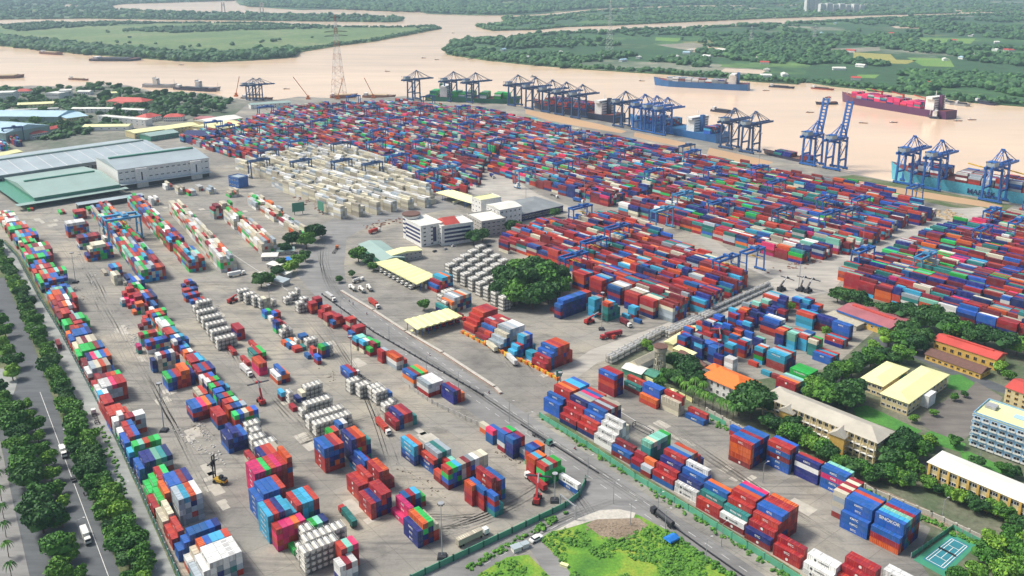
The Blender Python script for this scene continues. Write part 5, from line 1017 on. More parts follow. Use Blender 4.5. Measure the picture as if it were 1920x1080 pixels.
# ------------------------------------------------------------------ buildings
WIN = {}
def win_mesh(w, h, m, fm, bal=False):
    k = (w, h, m.name, fm.name, bal)
    if k not in WIN:
        b = MB(); b.add([(-w / 2, -.03, 0), (w / 2, -.03, 0), (w / 2, -.03, h), (-w / 2, -.03, h)], [(0, 1, 2, 3)], m)
        for x in ((-w / 2, 0, w / 2) if w > 1.2 else (-w / 2, w / 2)): b.box((x, -.05, 0), (.1, .1, h), fm)
        b.box((0, -.06, -.12), (w + .3, .16, .12), fm); b.box((0, -.06, h), (w + .2, .14, .1), fm)
        if bal: b.box((0, -.7, -.25), (w + .8, 1.2, .12), fm); b.box((0, -1.28, -.12), (w + .8, .06, .9), fm)
        WIN[k] = b.mesh('window')
    return WIN[k]
def bld(name, label, A, B, C, h, roof='flat', rm=None, wm=None, ridge=2.0, win=None, z0=0.0, cat='building', group=None, trim=None, R=None, ext=0.5, gm=None, fr=None, bal=False, door=True):
    "A, B = front eave ends in the photo at height h, C = a point of the back eave (photo) or the depth in metres"
    rm = rm or M['roof_white']; wm = wm or M['white']; fr = fr or M['white']; gm = gm or M['glass']
    a, b_ = P(A[0], A[1], h), P(B[0], B[1], h); L = math.dist(a, b_); u = ((b_[0] - a[0]) / L, (b_[1] - a[1]) / L); n = (-u[1], u[0])
    if n[0] * a[0] + n[1] * a[1] < 0: a, b_ = b_, a; u = (-u[0], -u[1]); n = (-n[0], -n[1])
    if R: c = P(R[0], R[1], h + ridge); D = 2 * ((c[0] - a[0]) * n[0] + (c[1] - a[1]) * n[1])
    elif isinstance(C, (int, float)): D = C
    else: c = P(C[0], C[1], h); D = (c[0] - a[0]) * n[0] + (c[1] - a[1]) * n[1]
    D = max(3, abs(D)); yaw = math.atan2(u[1], u[0]); e = empty(name, (a[0], a[1], z0), yaw); tag(e, label, cat, group)
    # the local frame has x along the front and y away from the camera
    w = MB(); w.box((L / 2, D / 2, 0), (L, D, h - z0), wm); w.build('wall', e)
    r = MB(); H_ = h - z0 + 0.003; o = ext
    if roof == 'flat':
        r.box((L / 2, D / 2, H_), (L + 2 * o * .4, D + 2 * o * .4, .25), rm)
        p = MB()
        for cx, cy, dx, dy in ((L / 2, -.0, L + .4, .3), (L / 2, D, L + .4, .3), (0, D / 2, .3, D - .31), (L, D / 2, .3, D - .31)): p.box((cx, cy, H_ + .26), (dx, dy, .8), wm)
        p.build('parapet', e)
    elif roof in ('gable', 'gable_y', 'hip', 'shed'):
        x0, x1, y0, y1 = -o, L + o, -o, D + o; z1 = H_ + .15; t = .18
        if roof == 'gable': top = [(x0, D / 2, z1 + ridge), (x1, D / 2, z1 + ridge)]; ends = True
        elif roof == 'gable_y': top = [(L / 2, y0, z1 + ridge), (L / 2, y1, z1 + ridge)]
        elif roof == 'hip':
            k = min(L, D) / 2 * .9
            top = [(k, D / 2, z1 + ridge), (L - k, D / 2, z1 + ridge)] if L >= D else [(L / 2, k, z1 + ridge), (L / 2, D - k, z1 + ridge)]
        q = [(x0, y0, z1), (x1, y0, z1), (x1, y1, z1), (x0, y1, z1)]
        if roof == 'shed': r.add([(x0, y0, z1), (x1, y0, z1), (x1, y1, z1 + ridge), (x0, y1, z1 + ridge), (x0, y0, H_), (x1, y0, H_), (x1, y1, H_), (x0, y1, H_)], [(0, 1, 2, 3), (4, 5, 1, 0), (5, 6, 2, 1), (6, 7, 3, 2), (7, 4, 0, 3)], rm)
        elif (roof == 'gable_y') or (roof == 'hip' and L < D):
            r.add(q + top, [(0, 1, 4), (1, 2, 5, 4), (2, 3, 5), (3, 0, 4, 5)], rm)
        else: r.add(q + top, [(0, 1, 5, 4), (1, 2, 5), (2, 3, 4, 5), (3, 0, 4)], rm)
        if roof != 'shed': r.add([(x, y, z1 - t) for x, y, _ in q] + q, [(0, 1, 5, 4), (1, 2, 6, 5), (2, 3, 7, 6), (3, 0, 4, 7), (3, 2, 1, 0)], trim or rm)
    rf = r.build('roof', e)
    if win:
        cnt = 0
        for face, fl, bays_, ww, wh in win:
            me = win_mesh(ww, wh, gm, fr, bal)
            for f in range(fl):
                for k in range(bays_):
                    if cnt >= 99: break
                    z = (f + .5) * (h - z0) / fl - wh / 2; cnt += 1
                    ob = bpy.data.objects.new('window', me); COL.link(ob); ob.parent = e
                    if face == 'f': ob.location = ((k + .5) * L / bays_, 0, z)
                    elif face == 'r': ob.location = (L, (k + .5) * D / bays_, z); ob.rotation_euler.z = math.pi / 2
                    elif face == 'l': ob.location = (0, (k + .5) * D / bays_, z); ob.rotation_euler.z = -math.pi / 2
    return e, L, D, h - z0
def addbox(e, name, c, d, m):
    b = MB(); b.box(c, d, m); return b.build(name, e)
# warehouses at the left
e, L, D, h = bld('warehouse', 'huge grey roofed warehouse with a pale yellow ridge, left edge', (-60, 338), (312, 283), None, 12, 'gable', M['roof_shed'], M['roof_grey'], ridge=6, R=(100, 286.5), win=[('f', 1, 26, 6, 4.5)], trim=M['wh_green'], gm=M['dark'])
addbox(e, 'ridge_vent', (L / 2, D / 2, h + 6), (L * .96, 4, 1.6), M['roof_green'])
b = MB()
for i in range(14): b.bar((L * (i + .5) / 14, -.4, h + .32), (L * (i + .5) / 14, D / 2 - 2.2, h + 6.05), .5, M['white'], .1)
b.build('skylight_strips', e)
e, L, D, h = bld('warehouse', 'white four storey warehouse with small dark windows, beside the green hall', (220, 319), (391, 296), None, 22, 'gable', M['roof_shed'], M['white'], ridge=5, R=(290, 287), win=[('f', 3, 16, 3.4, 1.0), ('r', 3, 4, 2, 1.2)], trim=M['roof_grey'])
addbox(e, 'ridge_vent', (L / 2, D / 2, h + 5), (L * .94, 4, 1.6), M['wh_green']); addbox(e, 'canopy', (L / 2, -4, 6), (L, 8, .4), M['roof_shed']); addbox(e, 'loading_bays', (L / 2, -.15, .3), (L - 2, .3, 5), M['dark'])
for x in (L * .24, L * .84): addbox(e, 'stair_tower', (x, -1.5, 0), (12, 3, h - 1), M['white'])
for k in range(2): addbox(e, 'tower_window', (L * (.24 if k else .84) , -3.05, 8), (1.4, .1, 9), M['glass'])
e, L, D, h = bld('warehouse', 'low green roofed hall in front of the white warehouse', (64, 371), (224, 346), None, 9, 'gable', M['roof_green'], M['wh_green'], ridge=5, R=(134, 328), win=[('f', 1, 22, 3.5, 2.2)], trim=M['wh_green'], gm=M['dark'])
addbox(e, 'ridge_vent', (L / 2, D / 2, h + 5), (L * .85, 3, 1.4), M['wh_green']); addbox(e, 'canopy', (L / 2 - 6, -5, 5.2), (L + 24, 10, .4), M['roof_green']); addbox(e, 'side_canopy', (-7, D / 2, 5.2), (14, D, .4), M['wh_green'])
addbox(e, 'loading_bays', (L / 2, -.15, .2), (L - 2, .3, 4.6), M['dark'])
bld('open_shed', 'long low shed with white roof below the green hall', (147, 385), (270, 366), 9, 5, 'shed', M['roof_shed'], M['dark'], ridge=.5)
bld('control_building', 'blue and grey block standing alone between warehouse and cream stacks', (428, 331), (447, 335), (455, 329), 11, 'flat', M['roof_shed'], M['crane'], win=[('f', 2, 4, 2, 1.4)])
# town sheds and houses
T_ = [('warehouse', 'long white roofed shed, upper left behind the red roofed house', (-40, 218), (108, 219), 60, 12, 'gable', 'roof_blue', 'roof_green', 5), ('warehouse', 'pale blue roofed shed at the left edge, nearest of its pair', (-60, 243), (10, 250), 70, 14, 'gable', 'roof_blue', 'roof_green', 7),
 ('warehouse', 'small blue roofed shed with pale walls, right of the long white shed', (124, 222), (165, 217), 60, 10, 'gable', 'roof_blue', 'cream', 3), ('hall', 'pale yellow roofed hall among the trees', (154, 238), (240, 237), 22, 6, 'gable', 'roof_yellow', 'white', 2),
 ('office_building', 'long white two storey building among trees, behind the yellow hall', (182, 218), (272, 226), 14, 9, 'flat', 'roof_white', 'white', 0), ('house', 'red hipped roof house, left of the garage block', (275, 222), (304, 216), 26, 7, 'hip', 'roof_red', 'white', 5), ('house', 'wide red roofed house with white upper block', (306, 220), (342, 219), 20, 7, 'hip', 'roof_red', 'white', 4),
 ('house', 'red roofed villa among dense trees, upper town', (199, 190), (268, 192), 30, 9, 'hip', 'roof_red', 'cream', 6), ('house', 'small red roof in front of the upper villa', (213, 196), (236, 196), 16, 6, 'hip', 'roof_red', 'cream', 4), ('apartment_building', 'white flat block at the top left edge', (-10, 175), (24, 174), 30, 14, 'flat', 'roof_white', 'white', 0),
 ('apartment_building', 'white block with two roof levels near the river, upper left', (85, 175), (110, 176), 25, 13, 'flat', 'roof_white', 'white', 0), ('apartment_building', 'white block right of its twin near the river', (110, 171), (133, 170), 25, 15, 'flat', 'roof_white', 'white', 0), ('house', 'red roof at the upper left edge beside the white block', (26, 172), (56, 171), 20, 8, 'hip', 'roof_red', 'white', 4),
 ('hall', 'pale yellow roofed classroom block, upper left', (32, 197), (100, 194), 20, 8, 'gable', 'roof_yellow', 'cream', 2.5), ('office_building', 'white long block under the yellow classroom roof', (8, 208), (108, 204), 12, 7, 'flat', 'roof_white', 'white', 0), ('hall', 'long white roof half hidden by trees, middle of the old town', (133, 204), (210, 204), 14, 7, 'gable', 'roof_white', 'white', 1.5),
 ('hall', 'short white roof right of the long hidden one', (226, 205), (267, 207), 14, 7, 'gable', 'roof_white', 'white', 1.5), ('house', 'red and white house in front of the blue roofed sheds', (60, 252), (90, 247), 18, 7, 'hip', 'roof_red', 'white', 3), ('house', 'long red roofed house beside the small blue shed', (88, 244), (120, 238), 14, 6, 'gable', 'roof_red', 'white', 3),
 ('depot_hall', 'pale yellow roofed depot hall, farthest of three behind the container yard', (310, 243), (372, 234), 30, 8, 'gable', 'roof_yellow', 'cream', 2), ('depot_hall', 'long pale yellow roof of the depot, leftmost', (252, 250), (318, 241), 30, 8, 'gable', 'roof_yellow', 'cream', 2), ('depot_hall', 'bright yellow roofed depot hall nearest the far stacks', (412, 243), (464, 232), 55, 9, 'gable', 'roof_yellow', 'cream', 3),
 ('depot_hall', 'pale roof depot hall behind the bright yellow one', (395, 231), (455, 221), 40, 9, 'gable', 'roof_white', 'cream', 3), ('depot_hall', 'green roofed shed in front of the yellow depot halls', (282, 256), (335, 248), 30, 7, 'gable', 'roof_green', 'wh_green', 2.5), ('depot_hall', 'navy gable roofed shed beside the green shed', (342, 255), (398, 255), 34, 9, 'gable', 'stripe', 'stripe', 5),
 ('house', 'brown roofed house above the bright yellow depot', (362, 222), (402, 224), 18, 7, 'hip', 'roof_pink', 'cream', 3), ('house', 'low white roofed house by the river, right of the red villa', (196, 176), (220, 174), 16, 7, 'gable', 'roof_yellow', 'white', 2), ('house', 'pale roofed house by the river near the moored ships', (144, 172), (168, 172), 16, 6, 'gable', 'roof_white', 'white', 2),
 ('shed', 'cream roofed shed left of the huge warehouse', (0, 293), (42, 284), 20, 5, 'gable', 'roof_yellow', 'cream', 2), ('shed', 'grey roofed workshop row beside the round green plot', (60, 292), (100, 284), 22, 4, 'gable', 'roof_grey', 'white', 2), ('shed', 'pale long shed near the quay cranes at the top', (470, 197), (545, 192), 20, 7, 'gable', 'roof_green', 'white', 2)]
for t in T_:
    fl = 2 if t[5] > 6 else 1
    bld(t[0], t[1], t[2], t[3], t[4], t[5], t[6], M[t[7]], M[t[8]], ridge=t[9], win=[('f', fl, 9 if fl == 2 else 6, 2.0, 1.3)])
# offices in the middle
e, L, D, h = bld('office_building', 'white office tower with dark blue window bands, left wing', (757, 410), (789, 426), (818, 413), 18, 'flat', M['roof_white'], M['white'], win=[('r', 5, 3, 2.2, 1.3)])
for f in range(4): addbox(e, 'window_band', (L / 2 + 1, -.06, 3.2 + f * 3.5), (L - 5, .12, 1.8), M['stripe'])
addbox(e, 'glass_column', (L + .06, D * .62, 3), (.12, 3.2, 13), M['stripe'])
e, L, D, h = bld('office_building', 'white office block with blue bands and red roof piece, right wing', (808, 413), (828, 426), (878, 412), 17, 'flat', M['roof_white'], M['white'], win=[('f', 4, 4, 2.6, 1.3)])
for f in range(4): addbox(e, 'window_band', (L + .06, D / 2, 2.6 + f * 3.5), (.12, D - 5, 1.9), M['stripe'])
r = MB(); r.add([(2, 4, h + .9), (L - 1, 4, h + .9), (L - 1, D * .6, h + .9), (2, D * .6, h + .9), (L / 2, 5, h + 5), (L / 2, D * .58, h + 5)], [(0, 1, 4), (1, 2, 5, 4), (2, 3, 5), (3, 0, 4, 5)], M['roof_red']); r.build('red_roof', e)
bld('office_building', 'pinkish white office block right of the striped offices', (876, 402), (903, 417), (936, 404), 14, 'flat', M['roof_white'], M['concrete'], win=[('f', 4, 6, 2.6, 1.2), ('r', 4, 5, 2.6, 1.2)])
bld('office_building', 'white hall building with rounded pale roof beside the grey shed', (912, 384), (937, 394), (974, 385), 16, 'gable_y', M['roof_white'], M['white'], ridge=2, win=[('f', 3, 4, 1.6, 1.3), ('r', 3, 5, 1.6, 1.3)])
bld('office_building', 'cream annex behind the toll canopy and white hall', (884, 370), (902, 377), (928, 366), 14, 'flat', M['roof_yellow'], M['white'], win=[('f', 3, 3, 1.6, 1.3)])
bld('warehouse', 'grey hipped roof shed right of the offices', (977, 402), (1056, 385), (1000, 369), 7, 'hip', M['roof_grey'], M['stripe'], ridge=3.5, win=[('f', 1, 12, 3, 2.5)], trim=M['white'])
x, y = P(771, 402, 21); b = MB(); b.cyl((x, y, 0), (x, y, 21), 7.5, M['white'], 24); o = b.build('round_tower'); tag(o, 'round white tower with dark flat top beside the striped offices', 'tower')
b = MB(); b.cyl((x, y, 21.0), (x, y, 22.2), 8.2, M['roof_brown'], 24); b.build('roof', o); b = MB()
for z in (5, 9, 13, 17): b.cyl((x, y, z), (x, y, z + 1.6), 7.56, M['stripe'], 24)
b.build('window_bands', o)
bld('warehouse', 'pale green roofed shed beside the yellow toll canopy', (673, 458), (716, 490), (752, 478), 5, 'gable', M['roof_green'], M['wh_green'], ridge=2)
bld('office_building', 'grey two storey office with yellow roof beside the green shed', (724, 472), (734, 479), (783, 464), 7, 'gable', M['roof_yellow'], M['concrete'], ridge=1.4, win=[('r', 2, 7, 1.6, 1.2), ('f', 2, 2, 1.4, 1.2)])
# small workshops under the trees left of the curved road
for i, (A, B, D_, m) in enumerate([((519, 472), (551, 470), 8, 'roof_green'), ((490, 482), (519, 481), 8, 'roof_white'), ((500, 495), (520, 500), 6, 'roof_white'), ((538, 488), (556, 486), 6, 'blue_tarp'), ((515, 508), (535, 515), 6, 'roof_white'), ((484, 520), (505, 514), 7, 'roof_white'), ((508, 524), (530, 530), 7, 'roof_shed')]):
    bld('shack', ['green sheet roofed hut under the trees, topmost of the row of huts', 'white roofed hut left of the tree strip', 'narrow white roof below the white hut', 'bright blue roofed hut among the trees', 'white roof hut below the blue roof', 'pale hut roof left of the lowest trees', 'grey hut roof beside the tanks and trees'][i], A, B, D_, 3.4, 'shed', M[m], M['concrete'], ridge=.8, win=[('f', 1, 3, 1.4, 1.1)], cat='hut')
# right hand compound
e, L, D, h = bld('school_building', 'long beige three storey school block with off white hipped roof', (1434, 743), (1644, 829), (1671, 809), 11.3, 'hip', M['roof_beige'], M['cream'], ridge=3, win=[('f', 3, 18, 2.2, 1.6), ('r', 3, 4, 1.8, 1.5)], fr=M['white'], bal=False, ext=1.2)
for i in range(19): addbox(e, 'column', (i * (L - .6) / 18 + .3, -1.3, 0), (.5, .5, h - .1), M['cream'])
for z in (3.3, 6.8): addbox(e, 'gallery', (L / 2, -.9, z), (L, 1.4, .25), M['white'])
for i, (A, B, s) in enumerate([((1556, 813), (1583, 823), 'yellow gabled wing projecting from the right part of the school'), ((1461, 768), (1486, 778), 'yellow gabled wing projecting from the left part of the school')]):
    bld('gable_wing', s, A, B, 9, 9.3, 'gable_y', M['roof_beige'], M['yellow_wall'], ridge=3, win=[('r', 3, 2, 1.4, 1.2)], cat='building wing')
e, L, D, h = bld('apartment_building', 'long pale yellow three storey block with white roof, above the tennis court', (1742, 867), (1975, 966), (1768, 847), 11.3, 'hip', M['roof_white'], M['cream'], ridge=1.6, trim=M['cream'], win=[('f', 3, 24, 2.0, 1.5), ('l', 3, 3, 1.6, 1.4)], fr=M['white'], ext=.8)
for i in range(12): addbox(e, 'pilaster', ((i + .0) * L / 12 + .6, -.35, 0), (1.1, .7, h - .2), M['yellow_wall'])
e, L, D, h = bld('apartment_building', 'pale blue five storey block with balconies, right edge', (1826, 775), (1975, 826), (1862, 753), 17.5, 'flat', M['roof_yellow'], M['blue_wall'], win=[('f', 5, 9, 2.6, 1.5), ('l', 5, 3, 1.4, 1.2)], fr=M['white'], bal=True)
addbox(e, 'water_tanks', (4, D * .6, h + .3), (5, 5, 1.6), M['grey']); addbox(e, 'roof_light', (L * .55, D * .55, h + .3), (9, 4, .5), M['roof_blue'])
e, L, D, h = bld('college_building', 'cream building with pale yellow roof, right one of the twin blocks', (1653, 738), (1703, 756), (1729, 687), 7.5, 'hip', M['roof_yellow'], M['cream'], ridge=1.8, win=[('f', 2, 5, 2, 1.4), ('r', 2, 10, 2.2, 1.6)], ext=.8)
addbox(e, 'entrance_porch', (L + 2, D * .42, 0), (4, 9, 7), M['white'])
bld('college_building', 'cream building with pale yellow roof, left one of the twin blocks', (1615, 710), (1655, 724), (1668, 680), 7, 'hip', M['roof_yellow'], M['cream'], ridge=1.6, win=[('f', 2, 4, 2.2, 1.4), ('l', 2, 8, 1.6, 1.3)], ext=.8)
bld('connecting_shed', 'small green roofed link between the twin cream blocks', (1675, 706), (1690, 711), 8, 4.5, 'gable', M['wh_green'], M['cream'], ridge=.8)
e, L, D, h = bld('hall', 'yellow hall with bright red ridged roof at the tree belt', (1751, 637), (1868, 675), (1880, 661), 7, 'gable', M['roof_red'], M['yellow_wall'], ridge=2.2, win=[('f', 1, 8, 2, 2.2), ('r', 1, 3, 1.6, 1.6)], fr=M['yellow_wall'])
addbox(e, 'ridge_vent', (L / 2, D / 2, h + 2.3), (L * .75, 1.6, .7), M['roof_red'])
bld('annex', 'yellow annex with brown tiled roof in front of the red roofed hall', (1735, 664), (1839, 701), (1740, 650), 3.6, 'gable', M['roof_brown'], M['yellow_wall'], ridge=2.4, win=[('f', 1, 9, 1.8, 1.3), ('r', 1, 2, 1.2, 1.2)], fr=M['yellow_wall'])
e, L, D, h = bld('hall', 'hall with faded maroon roof and blue painted eaves, beside the blue yard', (1570, 581), (1668, 616), (1705, 599), 6, 'gable', M['roof_pink'], M['yellow_wall'], ridge=2, win=[('f', 1, 8, 1.8, 1.5)], trim=M['crane'])
addbox(e, 'ridge_vent', (L / 2, D / 2, h + 1.6), (L * .8, 3, 1.1), M['roof_red']); addbox(e, 'blue_eaves_board', (L / 2, -.7, h - 1.2), (L, .12, 1.3), M['crane'])
bld('low_shed', 'low mossy roofed shed in front of the maroon roofed hall', (1548, 590), (1606, 612), 9, 3.2, 'shed', M['brick_wall'], M['concrete'], ridge=.8)
bld('apartment_building', 'yellow block with red roof at the right edge', (1886, 726), (1945, 748), (1912, 710), 9, 'gable', M['roof_red'], M['cream'], ridge=2.4, win=[('f', 3, 4, 1.8, 1.4), ('l', 3, 3, 1.4, 1.3)], fr=M['yellow_wall'])
e, L, D, h = bld('villa', 'white two storey villa with bright orange hipped roof and arched windows', (1318, 704), (1388, 734), (1400, 708), 8.2, 'hip', M['roof_orange'], M['white'], ridge=4, win=[('f', 2, 6, 1.5, 2.0), ('l', 2, 3, 1.3, 1.8)], ext=1.0)
bld('villa_annex', 'small orange roofed annex behind the villa', (1324, 690), (1346, 698), 8, 7.2, 'hip', M['roof_orange'], M['white'], ridge=2.4)
bld('old_shed', 'long dark brown tiled shed left of the villa', (1268, 664), (1314, 692), (1325, 683), 4, 'gable', M['roof_brown'], M['white'], ridge=2)
bld('old_shed', 'mossy roofed workshop with white gable beside the water tower', (1181, 680), (1196, 686), (1228, 656), 4, 'gable_y', M['brick_wall'], M['white'], ridge=2.4, win=[('f', 1, 3, 1.2, 1.4)])
bld('shed', 'yellow roofed long shed behind the water tower, upper one', (1246, 641), (1262, 646), (1318, 618), 4.6, 'gable_y', M['roof_yellow'], M['cream'], ridge=1)
bld('shed', 'yellow roofed shed beside the brown tiled shed', (1263, 653), (1296, 667), (1300, 661), 4.2, 'shed', M['roof_yellow'], M['cream'], ridge=.6)
bld('hut', 'white and green roofed hut below the water tower, left one', (1167, 690), (1202, 702), 9, 3.6, 'gable', M['roof_white'], M['wh_green'], ridge=1.4)
bld('hut', 'green hut with striped roof below the water tower, right one', (1207, 700), (1228, 708), 8, 3.6, 'gable', M['wh_green'], M['wh_green'], ridge=1.2)
bld('gate_house', 'tiny cream gate house on the yellow wall', (1256, 733), (1264, 736), 3, 3, 'hip', M['roof_yellow'], M['cream'], ridge=1.2)
# water tower
x, y = P(1236, 701); e = empty('water_tower', (x, y, 0)); tag(e, 'old concrete water tower with round tank on open legs', 'water tower')
b = MB()
for i in range(8):
    a = i * math.pi / 4; b.bar((3.6 * math.cos(a), 3.6 * math.sin(a), 0), (2.8 * math.cos(a), 2.8 * math.sin(a), 14), .55, M['brick_wall'])
    for z in (3, 6.5, 10):
        r0, r1 = 3.6 - z * .057, 3.6 - z * .057; a2 = a + math.pi / 4
        b.bar((r0 * math.cos(a), r0 * math.sin(a), z), (r1 * math.cos(a2), r1 * math.sin(a2), z), .4, M['brick_wall'])
b.build('legs', e); b = MB(); b.cyl((0, 0, 14), (0, 0, 15), 3, M['brick_wall'], 20, 4); b.cyl((0, 0, 15.0), (0, 0, 17.6), 4, M['brick_wall'], 20); b.build('tank', e)
b = MB(); b.cyl((0, 0, 17.6), (0, 0, 18.0), 4.3, M['roof_brown'], 20); b.build('rim', e)
# toll canopies
def canopy(label, quad, h, lanes, name='toll_canopy'):
    q = [P(x, y, h) for x, y in quad]; c = lerp(q[0], q[2], .5); e = empty(name, (c[0], c[1], 0)); tag(e, label, 'canopy')
    q = [(a[0] - c[0], a[1] - c[1]) for a in q]; n = lanes; b = MB()
    for i in range(n):
        t0, t1 = i / n, (i + 1) / n; tm = (t0 + t1) / 2
        A, B, Cc, Dd = lerp(q[0], q[1], t0), lerp(q[3], q[2], t0), lerp(q[3], q[2], t1), lerp(q[0], q[1], t1); Am, Bm = lerp(q[0], q[1], tm), lerp(q[3], q[2], tm)
        for z, fl in ((h, False), (h - .35, True)):
            v = [(*A, z), (*B, z), (*Bm, z + .5), (*Am, z + .5), (*Cc, z), (*Dd, z)]; f = [(0, 1, 2, 3), (3, 2, 4, 5)]
            b.add(v, [g[::-1] for g in f] if fl else f, M['roof_yellow'])
    for s in (0, 1):
        for a_, b2 in ((q[0], q[1]), (q[3], q[2])): pass
    b.build('roof_sheets', e)
    b = MB()
    for a_, b2 in ((q[0], q[1]), (q[1], q[2]), (q[2], q[3]), (q[3], q[0])): b.bar((*a_, h - .2), (*b2, h - .2), .25, M['roof_yellow'], .6)
    b.build('edge_beam', e)
    for i in range(n + 1):
        for s in (.18, .82):
            p_ = lerp(lerp(q[0], q[1], i / n), lerp(q[3], q[2], i / n), s); p_ = (p_[0] * .97, p_[1] * .97); b = MB(); b.bar((*p_, 0), (*p_, h - .3), .4, M['crane']); b.build('post', e)
        p_ = lerp(lerp(q[0], q[1], min(.98, max(.02, i / n))), lerp(q[3], q[2], min(.98, max(.02, i / n))), .5)
        b = MB(); b.box((*p_, 0.0), (1.6, 2.6, 2.5), M['white']); b.box((*p_, 2.5), (1.9, 2.9, .15), M['roof_yellow']); b.build('booth', e)
    return e
canopy('pale yellow toll canopy over the truck lanes, the larger left one', [(742, 484), (818, 517), (782, 533), (702, 492)], 6.8, 9)
canopy('pale yellow toll canopy beside the red container block', [(758, 600), (840, 578), (867, 593), (783, 618)], 6.8, 7)
canopy('yellow canopy with truck bays behind the offices', [(817, 361), (845, 355), (897, 371), (884, 381)], 7, 8)
# far houses, towers
for i in range(46):
    px = (rs.uniform(930, 1915), 0); yy = rs.uniform(45 if px[0] > 1500 else 95, 150 if px[0] > 1400 else 118)
    if px[0] > 1650: yy = rs.uniform(60, 160)
    x, y = P(px[0], yy); pp = (px[0], yy)
    if not inside(pp, ISL['east_bank']): continue
    e = empty('farm_house', (x, y, 0), rs.uniform(0, 3)); w_, d_ = rs.uniform(14, 30), rs.uniform(9, 14); b = MB(); b.box((0, 0, 0), (w_, d_, 5), M['white']); b.build('wall', e)
    b = MB(); b.add([(-w_ / 2 - 1, -d_ / 2 - 1, 5.01), (w_ / 2 + 1, -d_ / 2 - 1, 5.01), (w_ / 2 + 1, d_ / 2 + 1, 5.01), (-w_ / 2 - 1, d_ / 2 + 1, 5.01), (-w_ / 2, 0, 8), (w_ / 2, 0, 8)], [(0, 1, 5, 4), (1, 2, 5), (2, 3, 4, 5), (3, 0, 4)], M[rs.choice(['roof_white', 'roof_white', 'roof_blue', 'roof_red'])]); b.build('roof', e)
    tag(e, 'tiny pale farm house on the wooded far right bank', 'house', 'farm houses on the far bank')
for i, (px, w_, hh) in enumerate([(1513, 60, 90), (1521, 60, 95), (1530, 60, 85), (1540, 70, 45), (1552, 70, 48), (1564, 70, 42), (1576, 70, 46), (1588, 70, 40), (1602, 70, 44), (1614, 70, 38)]):
    x, y = P(px, 21 if i < 3 else 22); e = empty('apartment_tower', (x, y, 0), .3); b = MB(); b.box((0, 0, 0), (w_ * .45, 25, hh), M['white']); b.build('wall', e); b = MB()
    for k in range(5): b.box(((k - 2) * w_ * .09, -12.6, 4), (2.5, .3, hh - 10), M['grey'])
    b.build('window_strips', e)
    tag(e, f'{ordn(i + 1)} pale apartment tower from the left in the far cluster on the horizon', 'tower block', 'apartment towers far away')
# town wood, kept clear of the buildings
cl = [o for o in sc.objects if o.type == 'EMPTY' and o.name.split('.')[0] in ('warehouse', 'hall', 'office_building', 'house', 'apartment_building', 'depot_hall', 'shed')]
def in_b(x, y):
    for o in cl:
        w_ = o.children[0]; c, s = math.cos(-o.rotation_euler.z), math.sin(-o.rotation_euler.z); dx, dy = x - o.location.x, y - o.location.y; lx, ly = dx * c - dy * s, dx * s + dy * c
        bb = w_.bound_box
        if bb[0][0] - 4 < lx < bb[6][0] + 4 and bb[0][1] - 5 < ly < bb[6][1] + 4: return True
    return False
pts, rad = [], []
for p_, r_ in zip(*TOWN_W):
    if not in_b(*p_): pts.append(p_); rad.append(r_)
k = 0
for p_, r_ in list(zip(pts, rad))[:90]:
    k += 1; tree(p_[0], p_[1], r_ * 1.05, rs.choice('mdd'), f'dark tree among the roofs of the old town, upper left', 'trees of the old town')
wood('town_woods', 'dense dark trees between the roofs of the old town', pts[90:], rad[90:], M['leaf_d'], 12)
